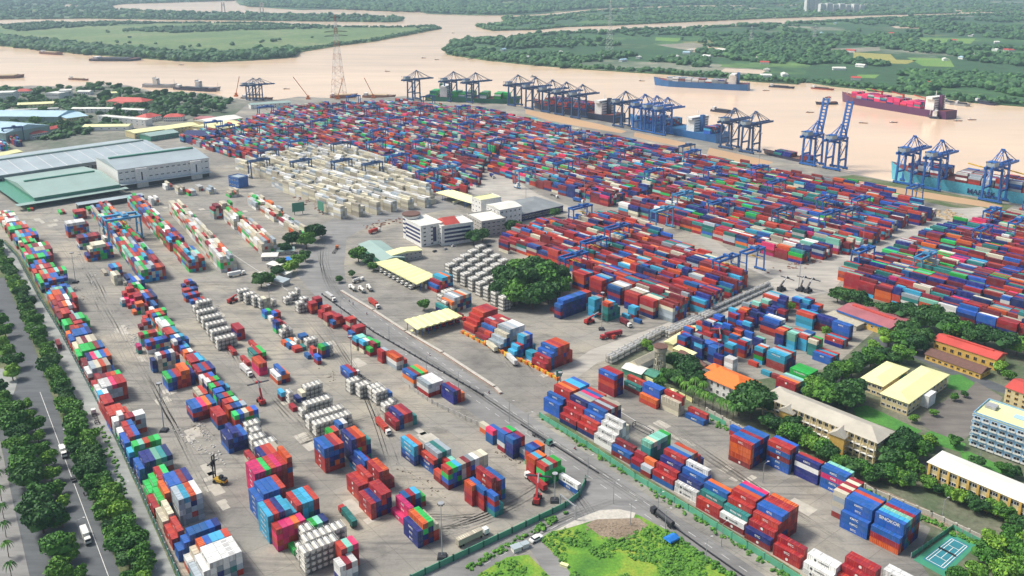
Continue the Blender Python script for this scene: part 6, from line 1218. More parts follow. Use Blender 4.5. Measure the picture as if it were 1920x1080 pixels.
# ------------------------------------------------------------------ cranes
def part(parent, name, fn, mat_=None):
    b = MB(); fn(b); return b.build(name, parent)
def make_rtg(name, m, label):
    "gantry on tyres: x along the boxes, y across the six box rows"
    e = empty(name, (0, 0, 0)); S, Wb, Hh = 12.0, 3.6, 18.5
    for sy in (-1, 1):
        for sx in (-1, 1): part(e, 'leg', lambda b: b.bar((sx * Wb * 1.0, sy * S, 1.6), (sx * Wb * .82, sy * S, Hh), 1.0, m, .8))
        part(e, 'sill_beam', lambda b: b.bar((-Wb - 1.6, sy * S, 1.4), (Wb + 1.6, sy * S, 1.4), 1.0, m, 1.1))
        part(e, 'tie_beam', lambda b: b.bar((-Wb * .9, sy * S, Hh * .62), (Wb * .9, sy * S, Hh * .62), .6, m))
        for sx in (-1, 1):
            part(e, 'wheels', lambda b: [b.cyl((sx * (Wb + d), sy * S - .35, .75), (sx * (Wb + d), sy * S + .35, .75), .75, M['black'], 12) for d in (-1.0, .8)])
    for sx in (-1, 1): part(e, 'girder', lambda b: b.bar((sx * Wb * .8, -S - 1, Hh + .7), (sx * Wb * .8, S + 1, Hh + .7), 1.2, m, 1.6))
    for sy in (-1, 1): part(e, 'end_beam', lambda b: b.bar((-Wb * .75, sy * (S + .4), Hh + .7), (Wb * .75, sy * (S + .4), Hh + .7), .9, m, 1.3))
    t = part(e, 'trolley', lambda b: (b.box((0, 2, Hh + 1.55), (5.6, 4.4, 1.6), m), b.box((0, 2, Hh + 3.15), (3, 2.4, .8), M['grey'])))
    part(t, 'cabin', lambda b: b.box((2.2, 4.6, Hh - 2.0), (1.9, 2, 2.2), M['white']))
    part(t, 'spreader', lambda b: (b.box((0, 2, Hh - 5), (11.8, .5, .4), M['yellow']), b.box((0, 2, Hh - 4.8), (3, 1.6, .7), M['yellow']), [b.bar((dx, 2 + dy, Hh - 4.2), (dx, 2 + dy, Hh + 1.6), .08, M['dark']) for dx in (-1.2, 1.2) for dy in (-.6, .6)]))
    part(e, 'power_unit', lambda b: b.box((0, -S - 1.4, 2.0), (4, 1.6, 2.4), M['white']))
    part(e, 'stair', lambda b: [b.bar((-Wb + .2 + (q % 2) * 1.4, -S - .9, 2 + q * 2.6), (-Wb + .2 + ((q + 1) % 2) * 1.4, -S - .9, 4.6 + q * 2.6), .5, M['grey'], .12) for q in range(6)])
    tag(e, label, 'gantry crane', 'rubber tyred gantry cranes over the stacks'); return e
RTG0 = make_rtg('gantry_crane', M['crane'], 'x'); RTG1 = make_rtg('gantry_crane', M['crane_dark'], 'x'); RTG2 = make_rtg('gantry_crane', M['crane_light'], 'x')
def ground_top(x, y): return P(x, y)
RTGS = [(1408, 512, 0, 'blue gantry crane standing alone on the pale cross road'), (1075, 522, 0, 'blue gantry crane right of the big dark tree clump, nearest of three'), (1150, 466, 0, 'blue gantry crane behind the two beside the tree clump'), (1112, 492, 0, 'blue gantry crane in the middle of the three by the tree clump'), (1352, 530, 0, 'blue gantry crane over red stacks near the cross road corner'),
 (1612, 512, 0, 'blue gantry crane at the upper left corner of the right yard'), (1735, 520, 2, 'pale blue gantry crane over the near part of the right yard'), (1832, 470, 0, 'blue gantry crane in the middle of the right yard'), (1905, 452, 0, 'blue gantry crane at the right edge over the right yard'), (1712, 384, 0, 'dark blue gantry crane at the far corner by the basin'),
 (490, 330, 1, 'dark gantry crane over the cream stacks, leftmost'), (573, 330, 1, 'dark gantry crane over the cream stacks, second from left'), (648, 330, 1, 'dark gantry crane over the cream stacks, third from left'), (692, 338, 1, 'dark gantry crane over the cream stacks, rightmost'),
 (1240, 430, 2, 'pale blue gantry crane over the left part of the central yard'), (1270, 400, 2, 'pale blue gantry crane behind its pale twin, central yard'), (1345, 415, 0, 'blue gantry crane in the centre of the central yard'), (1540, 440, 0, 'blue gantry crane near the white tank, central yard'), (1420, 345, 0, 'blue gantry crane at the top corner of the central yard'), (1590, 430, 1, 'dark gantry crane at the right end of the central yard'),
 (985, 350, 2, 'pale blue gantry crane at the left end of the far middle block'), (1055, 335, 0, 'blue gantry crane above the far middle block'), (1090, 322, 0, 'blue gantry crane over green stacks of the far middle block'), (1230, 350, 0, 'blue gantry crane by the upper cross road'), (1135, 290, 0, 'blue gantry crane deep in the far middle block'), (1190, 305, 1, 'dark gantry crane behind the green stacks'), (1290, 300, 1, 'dark gantry crane near the basin end of the far block'),
 (838, 345, 2, 'pale blue gantry crane over the red far left block'), (808, 350, 0, 'blue gantry crane beside the pale one over the red block'), (795, 290, 0, 'blue gantry crane in the far left block, front row'), (930, 290, 0, 'blue gantry crane between the two far blocks'), (560, 292, 0, 'blue gantry crane above the cream stacks, left'), (548, 262, 1, 'dark gantry crane in the far left block near the depot'), (600, 250, 0, 'blue gantry crane in the far left block, middle'),
 (720, 268, 0, 'blue gantry crane behind the cream stacks'), (740, 245, 0, 'blue gantry crane in the second far row, left of centre'), (860, 258, 0, 'blue gantry crane in the second far row, centre'), (470, 262, 1, 'dark gantry crane beside the bright yellow depot hall'), (640, 296, 1, 'dark gantry crane at the upper edge of the cream stacks'), (505, 310, 1, 'dark gantry crane at the left tip of the cream stacks'),
 (900, 240, 0, 'blue gantry crane far behind, near the first quay'), (980, 255, 0, 'blue gantry crane far behind, beside the basin'), (1060, 262, 0, 'blue gantry crane beyond the far middle block'), (700, 225, 1, 'dark gantry crane far behind in the top left stacks'), (800, 222, 1, 'dark gantry crane far behind in the top middle stacks')]
def clearance(x, y, yaw):
    return 0
first = {0: True, 1: True, 2: True}
for px, py, k, lab in RTGS:
    src = (RTG0, RTG1, RTG2)[k]; x, y = P(px, py); yw = math.radians(-49 if not (440 < px < 720 and 320 < py < 345) else -45)
    vv = -x * math.sin(yw) + y * math.cos(yw); uu = x * math.cos(yw) + y * math.sin(yw)
    best = None
    for c0, yb, u0, u1, poly in block_lines:
        if abs(yb - yw) < .02 and abs(c0 - vv) < 16 and inside((x, y), poly):
            if best is None or abs(c0 - vv) < abs(best - vv): best = c0
    if best is not None: vv = best; x = uu * math.cos(yw) - vv * math.sin(yw); y = uu * math.sin(yw) + vv * math.cos(yw)
    if first[k]: o = src; o.location = (x, y, 0); o.rotation_euler.z = yw; first[k] = False
    else: o = copy_tree(src, None, (x, y, 0), yw)
    o['label'] = lab
far_lines = [bl for bl in block_lines if abs(bl[1] - math.radians(-49)) < .01]
r6 = random.Random(21); n6 = 0
while n6 < 20:
    c0, yb, u0, u1, poly = r6.choice(far_lines); uu = r6.uniform(u0, u1); x = uu * math.cos(yb) - c0 * math.sin(yb); y = uu * math.sin(yb) + c0 * math.cos(yb)
    if not inside((x, y), poly) or y < 760: continue
    if any(math.hypot(o.location.x - x, o.location.y - y) < 32 for o in sc.objects if o.type == 'EMPTY' and o.name.startswith('gantry_crane')): continue
    o = copy_tree(r6.choice([RTG0, RTG0, RTG1]), None, (x, y, 0), yb); o['label'] = 'blue gantry crane standing among the jumbled stacks of the far yards'; o['group'] = 'gantry cranes of the far yards'; n6 += 1
# the big rail gantry over the second left row
e = make_rtg('rail_gantry_crane', M['crane_light'], 'large teal blue gantry crane spanning the left yard row'); x, y = P(232, 447); e.location = (x, y, 0); e.rotation_euler.z = math.radians(-54); e.scale = (2.6, 1.15, 1.05)
def make_sts(name, m, up, label):
    "quay crane: x along the quay, y towards the water"
    e = empty(name, (0, 0, 0)); G0, G1, Hh, X = -16.0, 0.0, 36.0, 8.5
    for y0 in (G0, G1):
        for sx in (-1, 1): part(e, 'leg', lambda b: b.bar((sx * X, y0, 1.5), (sx * (X - .8), y0, Hh if y0 == G0 else Hh + 3), 2.1, m, 1.9))
        part(e, 'sill_beam', lambda b: b.bar((-X - 3, y0, 2.0), (X + 3, y0, 2.0), 2.0, m, 2.0))
        part(e, 'cross_beam', lambda b: b.bar((-X, y0, Hh - 2), (X, y0, Hh - 2), 1.8, m, 2.2))
        part(e, 'bogies', lambda b: [b.box((sx * (X + q), y0, 0), (2.6, 1.2, 1.3), M['dark']) for sx in (-1, 1) for q in (-1.8, 1.8)])
    for sx in (-1, 1):
        part(e, 'portal_beam', lambda b: b.bar((sx * X, G0, 13), (sx * X, G1, 13), 1.7, m, 1.8))
        part(e, 'brace', lambda b: b.bar((sx * X, G0, 14), (sx * X, G1, Hh - 3), .95, m))
        part(e, 'girder', lambda b: b.bar((sx * 3.2, G0 - 16, Hh + 1), (sx * 3.2, G1 + 3, Hh + 1), 1.9, m, 2.8))
    part(e, 'apex_frame', lambda b: (b.bar((-X + 1, G1, Hh + 2), (-1.5, G1 - 1, Hh + 17), .9, m), b.bar((X - 1, G1, Hh + 2), (1.5, G1 - 1, Hh + 17), .9, m), b.bar((-1.8, G1 - 1, Hh + 17), (1.8, G1 - 1, Hh + 17), 1.4, m), b.bar((-3, G0, Hh + 2), (-1.2, G1 - 1, Hh + 16.5), .6, m), b.bar((3, G0, Hh + 2), (1.2, G1 - 1, Hh + 16.5), .6, m)))
    part(e, 'back_stay', lambda b: (b.bar((-3, G0 - 14, Hh + 2), (-1, G1 - 1, Hh + 16.8), .55, m), b.bar((3, G0 - 14, Hh + 2), (1, G1 - 1, Hh + 16.8), .55, m)))
    if not up:
        for sx in (-1, 1): part(e, 'boom', lambda b: b.bar((sx * 3.2, G1 + 3, Hh + 1), (sx * 3.2, G1 + 34, Hh + 1), 1.8, m, 2.4))
        part(e, 'boom_ties', lambda b: [b.bar((-3.2, G1 + 3 + q * 6, Hh + 1.2), (3.2, G1 + 3 + q * 6, Hh + 1.2), .6, m) for q in range(6)])
        part(e, 'fore_stay', lambda b: [b.bar((sx * 1, G1 - 1, Hh + 17), (sx * 3.2, G1 + d, Hh + 2), .55, m) for sx in (-1, 1) for d in (14, 29)])
    else:
        c, s = math.cos(math.radians(78)), math.sin(math.radians(78)); Lb = 44
        for sx in (-1, 1): part(e, 'boom', lambda b: b.bar((sx * 3.2, G1 + 3, Hh + 1), (sx * 3.2, G1 + 3 + Lb * c, Hh + 1 + Lb * s), 2.2, m, 1.6))
        part(e, 'boom_ties', lambda b: [b.bar((-3.2, G1 + 3 + q * c, Hh + 1 + q * s), (3.2, G1 + 3 + q * c, Hh + 1 + q * s), 1.6, m, 1.2) for q in range(2, Lb, 4)])
    t = part(e, 'machinery_house', lambda b: b.box((0, G0 - 6, Hh + 2.2), (8, 11, 4.6), M['roof_shed']))
    part(t, 'house_trim', lambda b: b.box((0, G0 - 6, Hh + 6.8), (8.4, 11.4, .4), m))
    part(e, 'trolley', lambda b: (b.box((0, G1 - 5, Hh + 2.1), (7, 4, 1.2), m), b.box((2, G1 - 2, Hh - 3.2), (2.2, 2.6, 2.8), M['white'])))
    part(e, 'stair_tower', lambda b: [b.bar((X + .9, G0 + (q % 2) * 3, 2 + q * 3.3), (X + .9, G0 + ((q + 1) % 2) * 3, 5.3 + q * 3.3), .8, M['grey'], .2) for q in range(10)])
    part(e, 'floodlight_masts', lambda b: [(b.bar((sx * 2.5, G0 - 15, Hh + 2), (sx * 2.5, G0 - 15, Hh + 8), .3, M['grey']), b.box((sx * 2.5, G0 - 15, Hh + 7), (1.2, .5, 1.2), M['dark'])) for sx in (-1, 1)])
    tag(e, label, 'quay crane', 'ship to shore cranes on the quay'); return e
S0 = make_sts('quay_crane', M['crane_dark'], False, 'x'); S1 = make_sts('quay_crane', M['crane'], False, 'x'); S2 = make_sts('quay_crane', M['crane'], True, 'x')
STS = [(783, 186, 0, 'leftmost quay crane at the green ship'), (852, 189, 0, 'middle quay crane at the green ship'), (893, 191.5, 0, 'right quay crane at the green ship'), (972, 197, 0, 'first quay crane from the left at the navy hulled ship'), (1005, 203, 0, 'second quay crane from the left at the navy hulled ship'), (1036, 209, 0, 'third quay crane from the left at the navy hulled ship'), (1062, 214, 0, 'fourth quay crane from the left at the navy hulled ship'), (1092, 220, 0, 'rightmost quay crane at the navy hulled ship, near its white bridge'),
 (1172, 236, 0, 'leftmost quay crane at the blue hulled ship'), (1208, 243, 1, 'second quay crane from the left at the blue hulled ship'), (1230, 247, 1, 'third quay crane from the left at the blue hulled ship'), (1250, 251, 1, 'rightmost quay crane at the blue hulled ship'), (1374, 276, 0, 'left quay crane above the small feeder barge'), (1413, 284, 0, 'right quay crane above the small feeder barge'),
 (1528, 307, 2, 'quay crane with raised boom, left of the two'), (1572, 315, 2, 'quay crane with raised boom, right of the two'), (1706, 342, 1, 'left quay crane at the pale blue hulled ship'), (1756, 352, 1, 'middle quay crane at the pale blue hulled ship'), (1868, 374, 1, 'right quay crane at the pale blue hulled ship'), (478, 187, 0, 'small dark quay crane at the old wharf, left one'), (490, 187, 0, 'small dark quay crane at the old wharf, right one')]
first = {0: True, 1: True, 2: True}; QY = math.radians(-50.5)
for px, py, k, lab in STS:
    x, y = P(px, py); src = (S0, S1, S2)[k]; y0 = 0 if px > 960 else 0
    if first[k]: o = src; o.location = (x, y, 0); o.rotation_euler.z = QY; first[k] = False
    else: o = copy_tree(src, None, (x, y, 0), QY)
    if px < 500: o.scale = (.8, .8, .75)
    o['label'] = lab
# slewing wharf cranes
for i, (px, py, ang, L) in enumerate([(443, 181, 75, 34), (578, 186, 125, 44), (700, 184, 115, 36), (634, 186, 72, 40)]):
    x, y = P(px, py); e = empty('wharf_crane', (x, y, 0), math.radians(0)); tag(e, ['small orange jib crane at the old wharf, left of the dark cranes', 'orange jib crane leaning left between the pylon and dark cranes', 'orange jib crane leaning left, right of the tall pylon', 'orange jib crane at the foot of the tall pylon'][i], 'jib crane')
    part(e, 'base', lambda b: (b.box((0, 0, 0), (7, 5, 3), M['orange']), b.box((0, 0, 3), (4, 4, 4), M['orange'])))
    a = math.radians(ang); part(e, 'jib', lambda b: b.bar((0, 0, 5), (L * math.cos(a), 0, 5 + L * math.sin(a)), 1.0, M['orange']))
# ------------------------------------------------------------------ ships and barges
def ship(name, label, a, c, beam, free, hull, deckm, house=.8, tiers=3, rows=None, quay=False, text=None, pal='far', hm=None, gaps=0.12, house_h=20, cat='container ship', cranes=0, band=None):
    "a = bow end, c = stern end of the waterline in the photo"
    A, C_ = P(a[0], a[1], 0 if quay else WZ), P(c[0], c[1], 0 if quay else WZ); L = math.dist(A, C_)
    u = ((A[0] - C_[0]) / L, (A[1] - C_[1]) / L); yaw = math.atan2(u[1], u[0]); X, Y = C_
    if quay:
        w_ = (-math.sin(QY), math.cos(QY)); X += w_[0] * (beam / 2 + 3); Y += w_[1] * (beam / 2 + 3)
    e = empty(name, (X, Y, WZ), yaw); tag(e, label, cat); hb_ = beam / 2; b = MB(); n = 12; secs = []
    for i in range(n + 1):
        t = i / n; x = t * L; w = 1.0
        if t > .78: w = max(0.03, 1 - ((t - .78) / .22) ** 2 * .97)
        if t < .08: w = .82 + t / .08 * .18
        ww = w * (.55 + .45 * min(1, (1 - t) * 5)) if t > .8 else w * .93
        sh = free + (max(0, t - .8) / .2) ** 2 * free * .45 + (max(0, .12 - t) / .12) * free * .12
        secs.append([(x - (1.5 if t == 0 else 0), -hb_ * ww, -1), (x + (t > .98) * 3, -hb_ * w, sh), (x + (t > .98) * 3, hb_ * w, sh), (x - (1.5 if t == 0 else 0), hb_ * ww, -1)])
    vs = [v for s_ in secs for v in s_]; fs = []
    for i in range(n):
        o = i * 4; fs += [(o, o + 4, o + 5, o + 1), (o + 2, o + 6, o + 7, o + 3), (o + 3, o + 7, o + 4, o)]
    fs += [(3, 0, 1, 2), (n * 4, n * 4 + 3, n * 4 + 2, n * 4 + 1)]
    b.add(vs, fs, hull); b.build('hull', e)
    b = MB()
    for i in range(n):
        p, q = secs[i], secs[i + 1]; b.add([(p[1][0], p[1][1] * .97, p[1][2] - .8), (q[1][0], q[1][1] * .97, q[1][2] - .8), (q[2][0], q[2][1] * .97, q[2][2] - .8), (p[2][0], p[2][1] * .97, p[2][2] - .8)], [(0, 1, 2, 3)], deckm)
    b.build('deck', e)
    if band:
        b = MB(); b.box((L * .42, -hb_ * .995 - .05, -.2), (L * .7, .1, 1.6), band); b.build('boot_topping', e)
    if house:
        hx = house * L; b = MB(); b.box((L - hx, 0, free - .8), (L * .045 + 6, beam * .8, house_h * .75), M['white']); b.box((L - hx, 0, free - .8 + house_h * .75), (L * .03 + 5, beam * .98, house_h * .16), M['white'])
        h_ = b.build('superstructure', e); b = MB()
        for k in range(4): b.box((L - hx, 0, free + house_h * (.12 + k * .17)), (L * .045 + 6.2, beam * .7, .9), M['glass'])
        b.box((L - hx, 0, free - .8 + house_h * .80), (L * .03 + 5.2, beam * .9, 1.2), M['glass']); b.build('windows', h_)
        b = MB(); b.box((L - hx - L * .05, 0, free - .8), (5, 6, house_h * 1.05), hm or hull); b.build('funnel', e)
        b = MB(); b.bar((L - hx, 0, free + house_h * .9), (L - hx, 0, free + house_h * 1.25), .7, M['white']); b.box((L * .96, 0, free + 1), (.6, .6, 9), M['white']); b.build('mast', e)
    for k in range(cranes):
        x = L * (.22 + .2 * k); b = MB(); b.bar((x, 0, free), (x, 0, free + 17), 2.4, M['yellow'] if pal == 'lb' else M['redm']); b.bar((x, 0, free + 15), (x + 24, 0, free + 18), 1.2, M['yellow'] if pal == 'lb' else M['redm']); b.build('deck_crane', e)
    if text:
        me = text_mesh(text, free * .55, M['stripe'], .02); t = bpy.data.objects.new('lettering', me); COL.link(t); t.parent = e
        t.matrix_local = Matrix.Translation((L * .42, -hb_ * 1.0 - .1, free * .45)) @ Matrix.Rotation(math.pi / 2, 4, 'X')
        if text and math.cos(yaw) < 0: t.matrix_local = Matrix.Translation((L * .42, hb_ * 1.0 + .1, free * .45)) @ Matrix.Rotation(math.pi, 4, 'Z') @ Matrix.Rotation(math.pi / 2, 4, 'X')
    if tiers:
        nr = int(beam * .9 / 2.55); x = L * .05; cs, sn = math.cos(yaw), math.sin(yaw)
        while x < L * .86:
            if house and abs(x + 6 - (L - house * L)) < L * .03 + 13: x += 4; continue
            if rnd.random() < gaps: x += 13.5; continue
            tb = max(1, tiers + rnd.choice([-1, 0, 0, 0]))
            for r_ in range(nr):
                if x > L * .74 and abs(r_ - (nr - 1) / 2) > nr * .5 * (1 - (x - L * .74) / (L * .2)): continue
                for t_ in range(max(1, tb - (rnd.random() < .2))):
                    ly = (r_ - (nr - 1) / 2) * 2.55; lx = x + 6.1
                    DECKBOX.append((X + lx * cs - ly * sn, Y + lx * sn + ly * cs, WZ + free - .4 + t_ * CH, 12.15, CW, 2.54, yaw, KI[rnd.choice(PAL.get(pal, PAL['far']))]))
            x += 13.4
    return e
PAL['green'] = 'GGGGTGTWK'; PAL['pink'] = 'PPPPPPRTKNP'; PAL['greys'] = 'KKWKNRMW'; PAL['lb'] = 'MMRKKWNBR'
ship('container_ship', 'green hulled container ship at the far left quay with green boxes', (957, 195.5), (786, 188.5), 34, 11, M['hull_green'], M['deck'], .80, 4, quay=True, pal='green', house_h=22)
ship('container_ship', 'navy hulled container ship with white bridge near its right end, quay', (985, 203), (1142, 229.5), 38, 12, M['hull_navy'], M['deck'], .84, 5, quay=True, pal='deep', house_h=24)
ship('container_ship', 'blue hulled container ship with open blue deck under quay cranes', (1165, 234.5), (1336, 267.5), 38, 12, M['hull_blue'], M['deck_blue'], .74, 4, quay=True, pal='blue', gaps=.3, house_h=22)
ship('container_ship', 'pale blue hulled container ship with large white letters, right quay', (1655, 337), (1985, 397), 38, 14, M['hull_cyan'], M['deck'], .93, 4, quay=True, pal='lb', text='MAERSK', gaps=.25, cranes=2)
ship('feeder_barge', 'dark feeder barge with two blocks of boxes beside the quay', (1424, 286.5), (1516, 305.5), 18, 4, M['hull_navy'], M['rustdeck'], 0, 2, quay=True, pal='deep', gaps=.4, cat='barge')
ship('container_ship', 'blue container ship under way in the river with grey boxes', (1228, 159.5), (1403, 169), 32, 12, M['hull_blue'], M['deck'], .84, 3, pal='greys', house_h=22, gaps=.05)
ship('container_ship', 'dark purple container ship with magenta boxes turning in the river', (1580, 190), (1782, 223), 34, 12, M['hull_purple'], M['deck'], .86, 4, pal='pink', house_h=24, gaps=.02, cranes=3)
for lab, a, c, bm, fr, hu in [('rust red barge in the upper left of the river, near the island', (117, 103), (79, 100.5), 22, 6, 'rustdeck'), ('long dark raft of barges near the island, upper left', (264, 113), (176, 112.5), 60, 5, 'hull_navy'), ('rusty barges cut by the left edge of the picture', (44, 145), (-14, 146), 40, 5, 'rustdeck'), ('slim wooden barge below the island, upper left', (165, 151), (131, 149), 9, 3, 'rustdeck'),
 ('slim dark barge in mid river right of the blue ship', (1488, 166), (1443, 163), 12, 3, 'hull_navy'), ('slim red barge under the right bank', (1562, 169.5), (1522, 166), 10, 3, 'deck'), ('grey barge pair behind the purple ship, left one', (1790, 197), (1770, 193), 14, 4, 'grey'), ('grey barge pair behind the purple ship, right one', (1817, 199.5), (1792, 197), 14, 4, 'grey'), ('slim dark barge near the right edge bank', (1866, 198), (1829, 192), 12, 4, 'hull_navy'),
 ('dark barge in the water above the right quay cranes', (1376, 213), (1336, 208), 16, 3.5, 'hull_navy'), ('small grey boat in mid river above the cranes', (1006, 147), (996, 145.5), 6, 3, 'grey'), ('old grey barge moored under the trees, left bank', (405, 172), (330, 167), 18, 5, 'hull_navy'), ('dark dredging barge at the foot of the tall pylon', (668, 182), (620, 184), 22, 5, 'rustdeck'), ('flat barge with red deck right of the tall pylon', (740, 183), (682, 182), 20, 4, 'rustdeck'), ('rust red pontoon under the dark wharf cranes', (510, 188), (455, 186), 18, 4, 'rustdeck')]:
    e = ship('barge', lab, a, c, bm, fr, M[hu], M['rustdeck'], 0, 0, cat='barge'); A, C_ = P(*a), P(*c); L = math.dist(A, C_)
    addbox(e, 'cargo', (L * .48, 0, fr - .8), (L * .6, bm * .7, 2.2), M['sand'] if hu == 'rustdeck' else M['dark']); addbox(e, 'deckhouse', (L * .08, 0, fr - .8), (L * .07 + 2, bm * .5, 5), M['white'])
for lab, a, c in [('grey naval vessel moored at the old wharf, left one', (330, 164), (270, 163)), ('grey naval vessel moored at the old wharf, right one', (412, 170), (348, 168))]:
    e = ship('moored_ship', lab, a, c, 14, 6, M['grey'], M['grey'], .6, 0, cat='ship', house_h=14)
for lab, a, c, hm_ in [('harbour tug in front of the raised booms', (1531, 196), (1568, 195), 'redm'), ('white tug beside the stern of the purple ship', (1742, 221), (1762, 223), 'white')]:
    e = ship('tug_boat', lab, a, c, 11, 4, M['hull_navy'], M['deck'], .55, 0, cat='tug boat', house_h=10, hm=M[hm_])
for i, (px, py) in enumerate([(1436, 170), (1518, 211), (1618, 231), (1675, 230), (1796, 227), (1822, 225), (1203, 152), (881, 111), (794, 109), (819, 112), (850, 62), (340, 122), (537, 167), (726, 134)]):
    x, y = P(px, py, WZ); e = empty('small_boat', (x, y, WZ), rs.uniform(-.6, .3)); b = MB(); b.add([(-6, -1.5, -.3), (5, -1.5, -.3), (8, 0, 1.2), (5, 1.5, -.3), (-6, 1.5, -.3), (-6, -1.8, 1), (5, -1.8, 1), (5, 1.8, 1), (-6, 1.8, 1)], [(0, 1, 6, 5), (1, 2, 6), (2, 3, 7), (3, 4, 8, 7), (4, 0, 5, 8), (5, 6, 7, 8), (6, 2, 7), (0, 4, 3, 1)], M['rustdeck']); b.build('hull', e); addbox(e, 'cabin', (-3, 0, 1.0), (3, 2, 1.6), M['white'])
    e['label'] = ['tiny dark boat right of the blue river ship', 'tiny boat left of the raised booms', 'tiny boat in the river below the purple ship, left one', 'tiny boat in the river below the purple ship, middle one', 'tiny boat near the stern of the purple ship, left one', 'tiny boat near the stern of the purple ship, right one', 'tiny boat left of the blue river ship', 'tiny boat off the tip of the right bank', 'tiny boat in mid river, left of two', 'tiny boat in mid river, right of two', 'tiny boat where the channels meet', 'tiny boat below the left island', 'tiny boat left of the tall pylon', 'tiny boat between the pylon and the quay'][i]; e['category'] = 'boat'
# ------------------------------------------------------------------ vehicles
def make_truck(cabm, cargo, cargo_m, L=12.2, name='truck', tank=False):
    "x forward, cab in front"
    e = empty(name, (0, 0, 0))
    c = part(e, 'cab', lambda b: (b.box((L / 2 + 2.2, 0, .8), (2.4, 2.4, 2.2), cabm, top=(.92, .95)), b.box((L / 2 + 2.3, 0, .5), (2.7, 2.3, .4), M['dark'])))
    part(c, 'windscreen', lambda b: b.box((L / 2 + 3.36, 0, 1.9), (.08, 2.0, .85), M['glass']))
    part(e, 'chassis', lambda b: (b.bar((-L / 2, -.5, 1.05), (L / 2 + 1.5, -.5, 1.05), .2, M['dark'], .3), b.bar((-L / 2, .5, 1.05), (L / 2 + 1.5, .5, 1.05), .2, M['dark'], .3), [b.box((-L / 2 + .3 + k * (L - .6) / 4, 0, 1.0), (.25, 2.3, .18), M['dark']) for k in range(5)]))
    for x in (-L / 2 + 1.2, -L / 2 + 2.5, L / 2 - .6, L / 2 + 2.3):
        for sy in (-1, 1): part(e, 'wheel', lambda b: b.cyl((x, sy * .95 - .15, .5), (x, sy * .95 + .15, .5), .5, M['black'], 12))
    if cargo == 'box': part(e, 'cargo_box', lambda b: (b.box((0, 0, 1.22), (L, 2.42, 2.6), cargo_m), [b.box((-L / 2 + .5 + k, 0, 3.82), (.4, 2.2, .04), cargo_m) for k in range(int(L) - 1)]))
    if cargo == 'tank': part(e, 'tank', lambda b: b.cyl((-L / 2 + .5, 0, 2.4), (L / 2 - .5, 0, 2.4), 1.15, cargo_m, 14))
    return e
def put(e, px, toward, label, cat='truck', group=None, scale=None):
    x, y = P(*px); q = P(*toward); e.location = (x, y, 0.09); e.rotation_euler.z = math.atan2(q[1] - y, q[0] - x); tag(e, label, cat, group)
    if scale: e.scale = (scale,) * 3
    return e
put(make_truck(M['white'], 'box', M['white'], 7), (160, 1007), (190, 1080), 'white box truck driving on the boulevard, lower left')
put(make_truck(M['white'], 'box', CM['W'], 5), (118, 850), (130, 880), 'white small truck on the boulevard beside the tree row')
put(make_truck(M['redm'], 'box', CM['M'], 9), (111, 652), (95, 610), 'dark truck with faded red top on the service road')
put(make_truck(M['white'], None, None, 11), (180, 788), (170, 760), 'empty chassis truck with white cab on the service road', )
put(make_truck(M['white'], 'box', CM['Y'], 12.2), (880, 1016), (935, 990), 'cream container truck leaving along the green fence, bottom')
put(make_truck(M['dark'], 'tank', M['dark'], 11), (1247, 980), (1225, 962), 'dark tanker truck with blue tail on the road beside the empty plot')
put(make_truck(M['wh_green'], None, None, 11), (1012, 823), (1035, 838), 'empty green chassis truck on the middle road')
put(make_truck(M['white'], 'box', CM['W'], 11), (618, 560), (635, 572), 'white container truck at the top of the middle road')
put(make_truck(M['white'], 'box', CM['R'], 12.2), (716, 803), (730, 818), 'red container truck with white cab in the yard')
put(make_truck(M['white'], 'box', CM['R'], 12.2), (1008, 912), (985, 893), 'red container truck beside the green blocks, being loaded')
put(make_truck(M['white'], 'box', CM['W'], 11), (460, 698), (475, 712), 'white container truck beside the orange stack')
put(make_truck(M['yellow'], 'box', CM['Y'], 12.2), (922, 655), (905, 640), 'cream container truck below the stepped block, left one', )
put(make_truck(M['yellow'], 'box', CM['W'], 12.2), (960, 680), (945, 665), 'white container truck below the stepped block, right one')
put(make_truck(M['white'], 'box', CM['M'], 8), (1170, 608), (1180, 614), 'maroon container truck beside the lamp post of the central yard')
put(make_truck(M['redm'], 'box', CM['R'], 12.2), (1150, 632), (1110, 640), 'long red trailer parked beside a lamp post, central yard')
put(make_truck(M['white'], 'box', CM['R'], 12.2), (700, 572), (710, 580), 'red container truck near the left toll canopy')
put(make_truck(M['orange'], None, None, 12), (628, 472), (634, 464), 'orange trailer on the curved road')
for i, (px, tw, m) in enumerate([((663, 545), (650, 535), 'tank'), ((680, 548), (668, 537), 'tank'), ((694, 545), (690, 540), 'tank'), ((668, 530), (700, 520), 'tank')]):
    put(make_truck(M['white'], 'tank', M['tank'], 7), px, tw, f'white tank truck parked by the toll yard, {ordn(i + 1)} from the left')
put(make_truck(M['redm'], 'box', CM['T'], 12.2), (655, 978), (645, 965), 'pale green container on a trailer beside the red stacks')
put(make_truck(M['white'], 'box', CM['N'], 10), (922, 332), (930, 338), 'navy container truck on the far curved road')
put(make_truck(M['white'], 'box', CM['M'], 10), (966, 345), (975, 350), 'maroon container truck on the far curved road')
put(make_truck(M['white'], 'box', CM['B'], 10), (1082, 378), (1100, 382), 'blue container truck at the far road junction')
put(make_truck(M['white'], None, None, 12), (1038, 368), (1050, 374), 'empty chassis truck on the far road junction')
put(make_truck(M['white'], 'box', CM['R'], 10), (700, 437), (720, 430), 'red container on a trailer beside the striped offices')
put(make_truck(M['white'], None, None, 11), (683, 712), (665, 700), 'empty rusty trailer with white cab beside the orange and grey stack')
put(make_truck(M['white'], 'box', CM['W'], 10), (440, 518), (460, 514), 'pale trailer parked below the cream stacks')
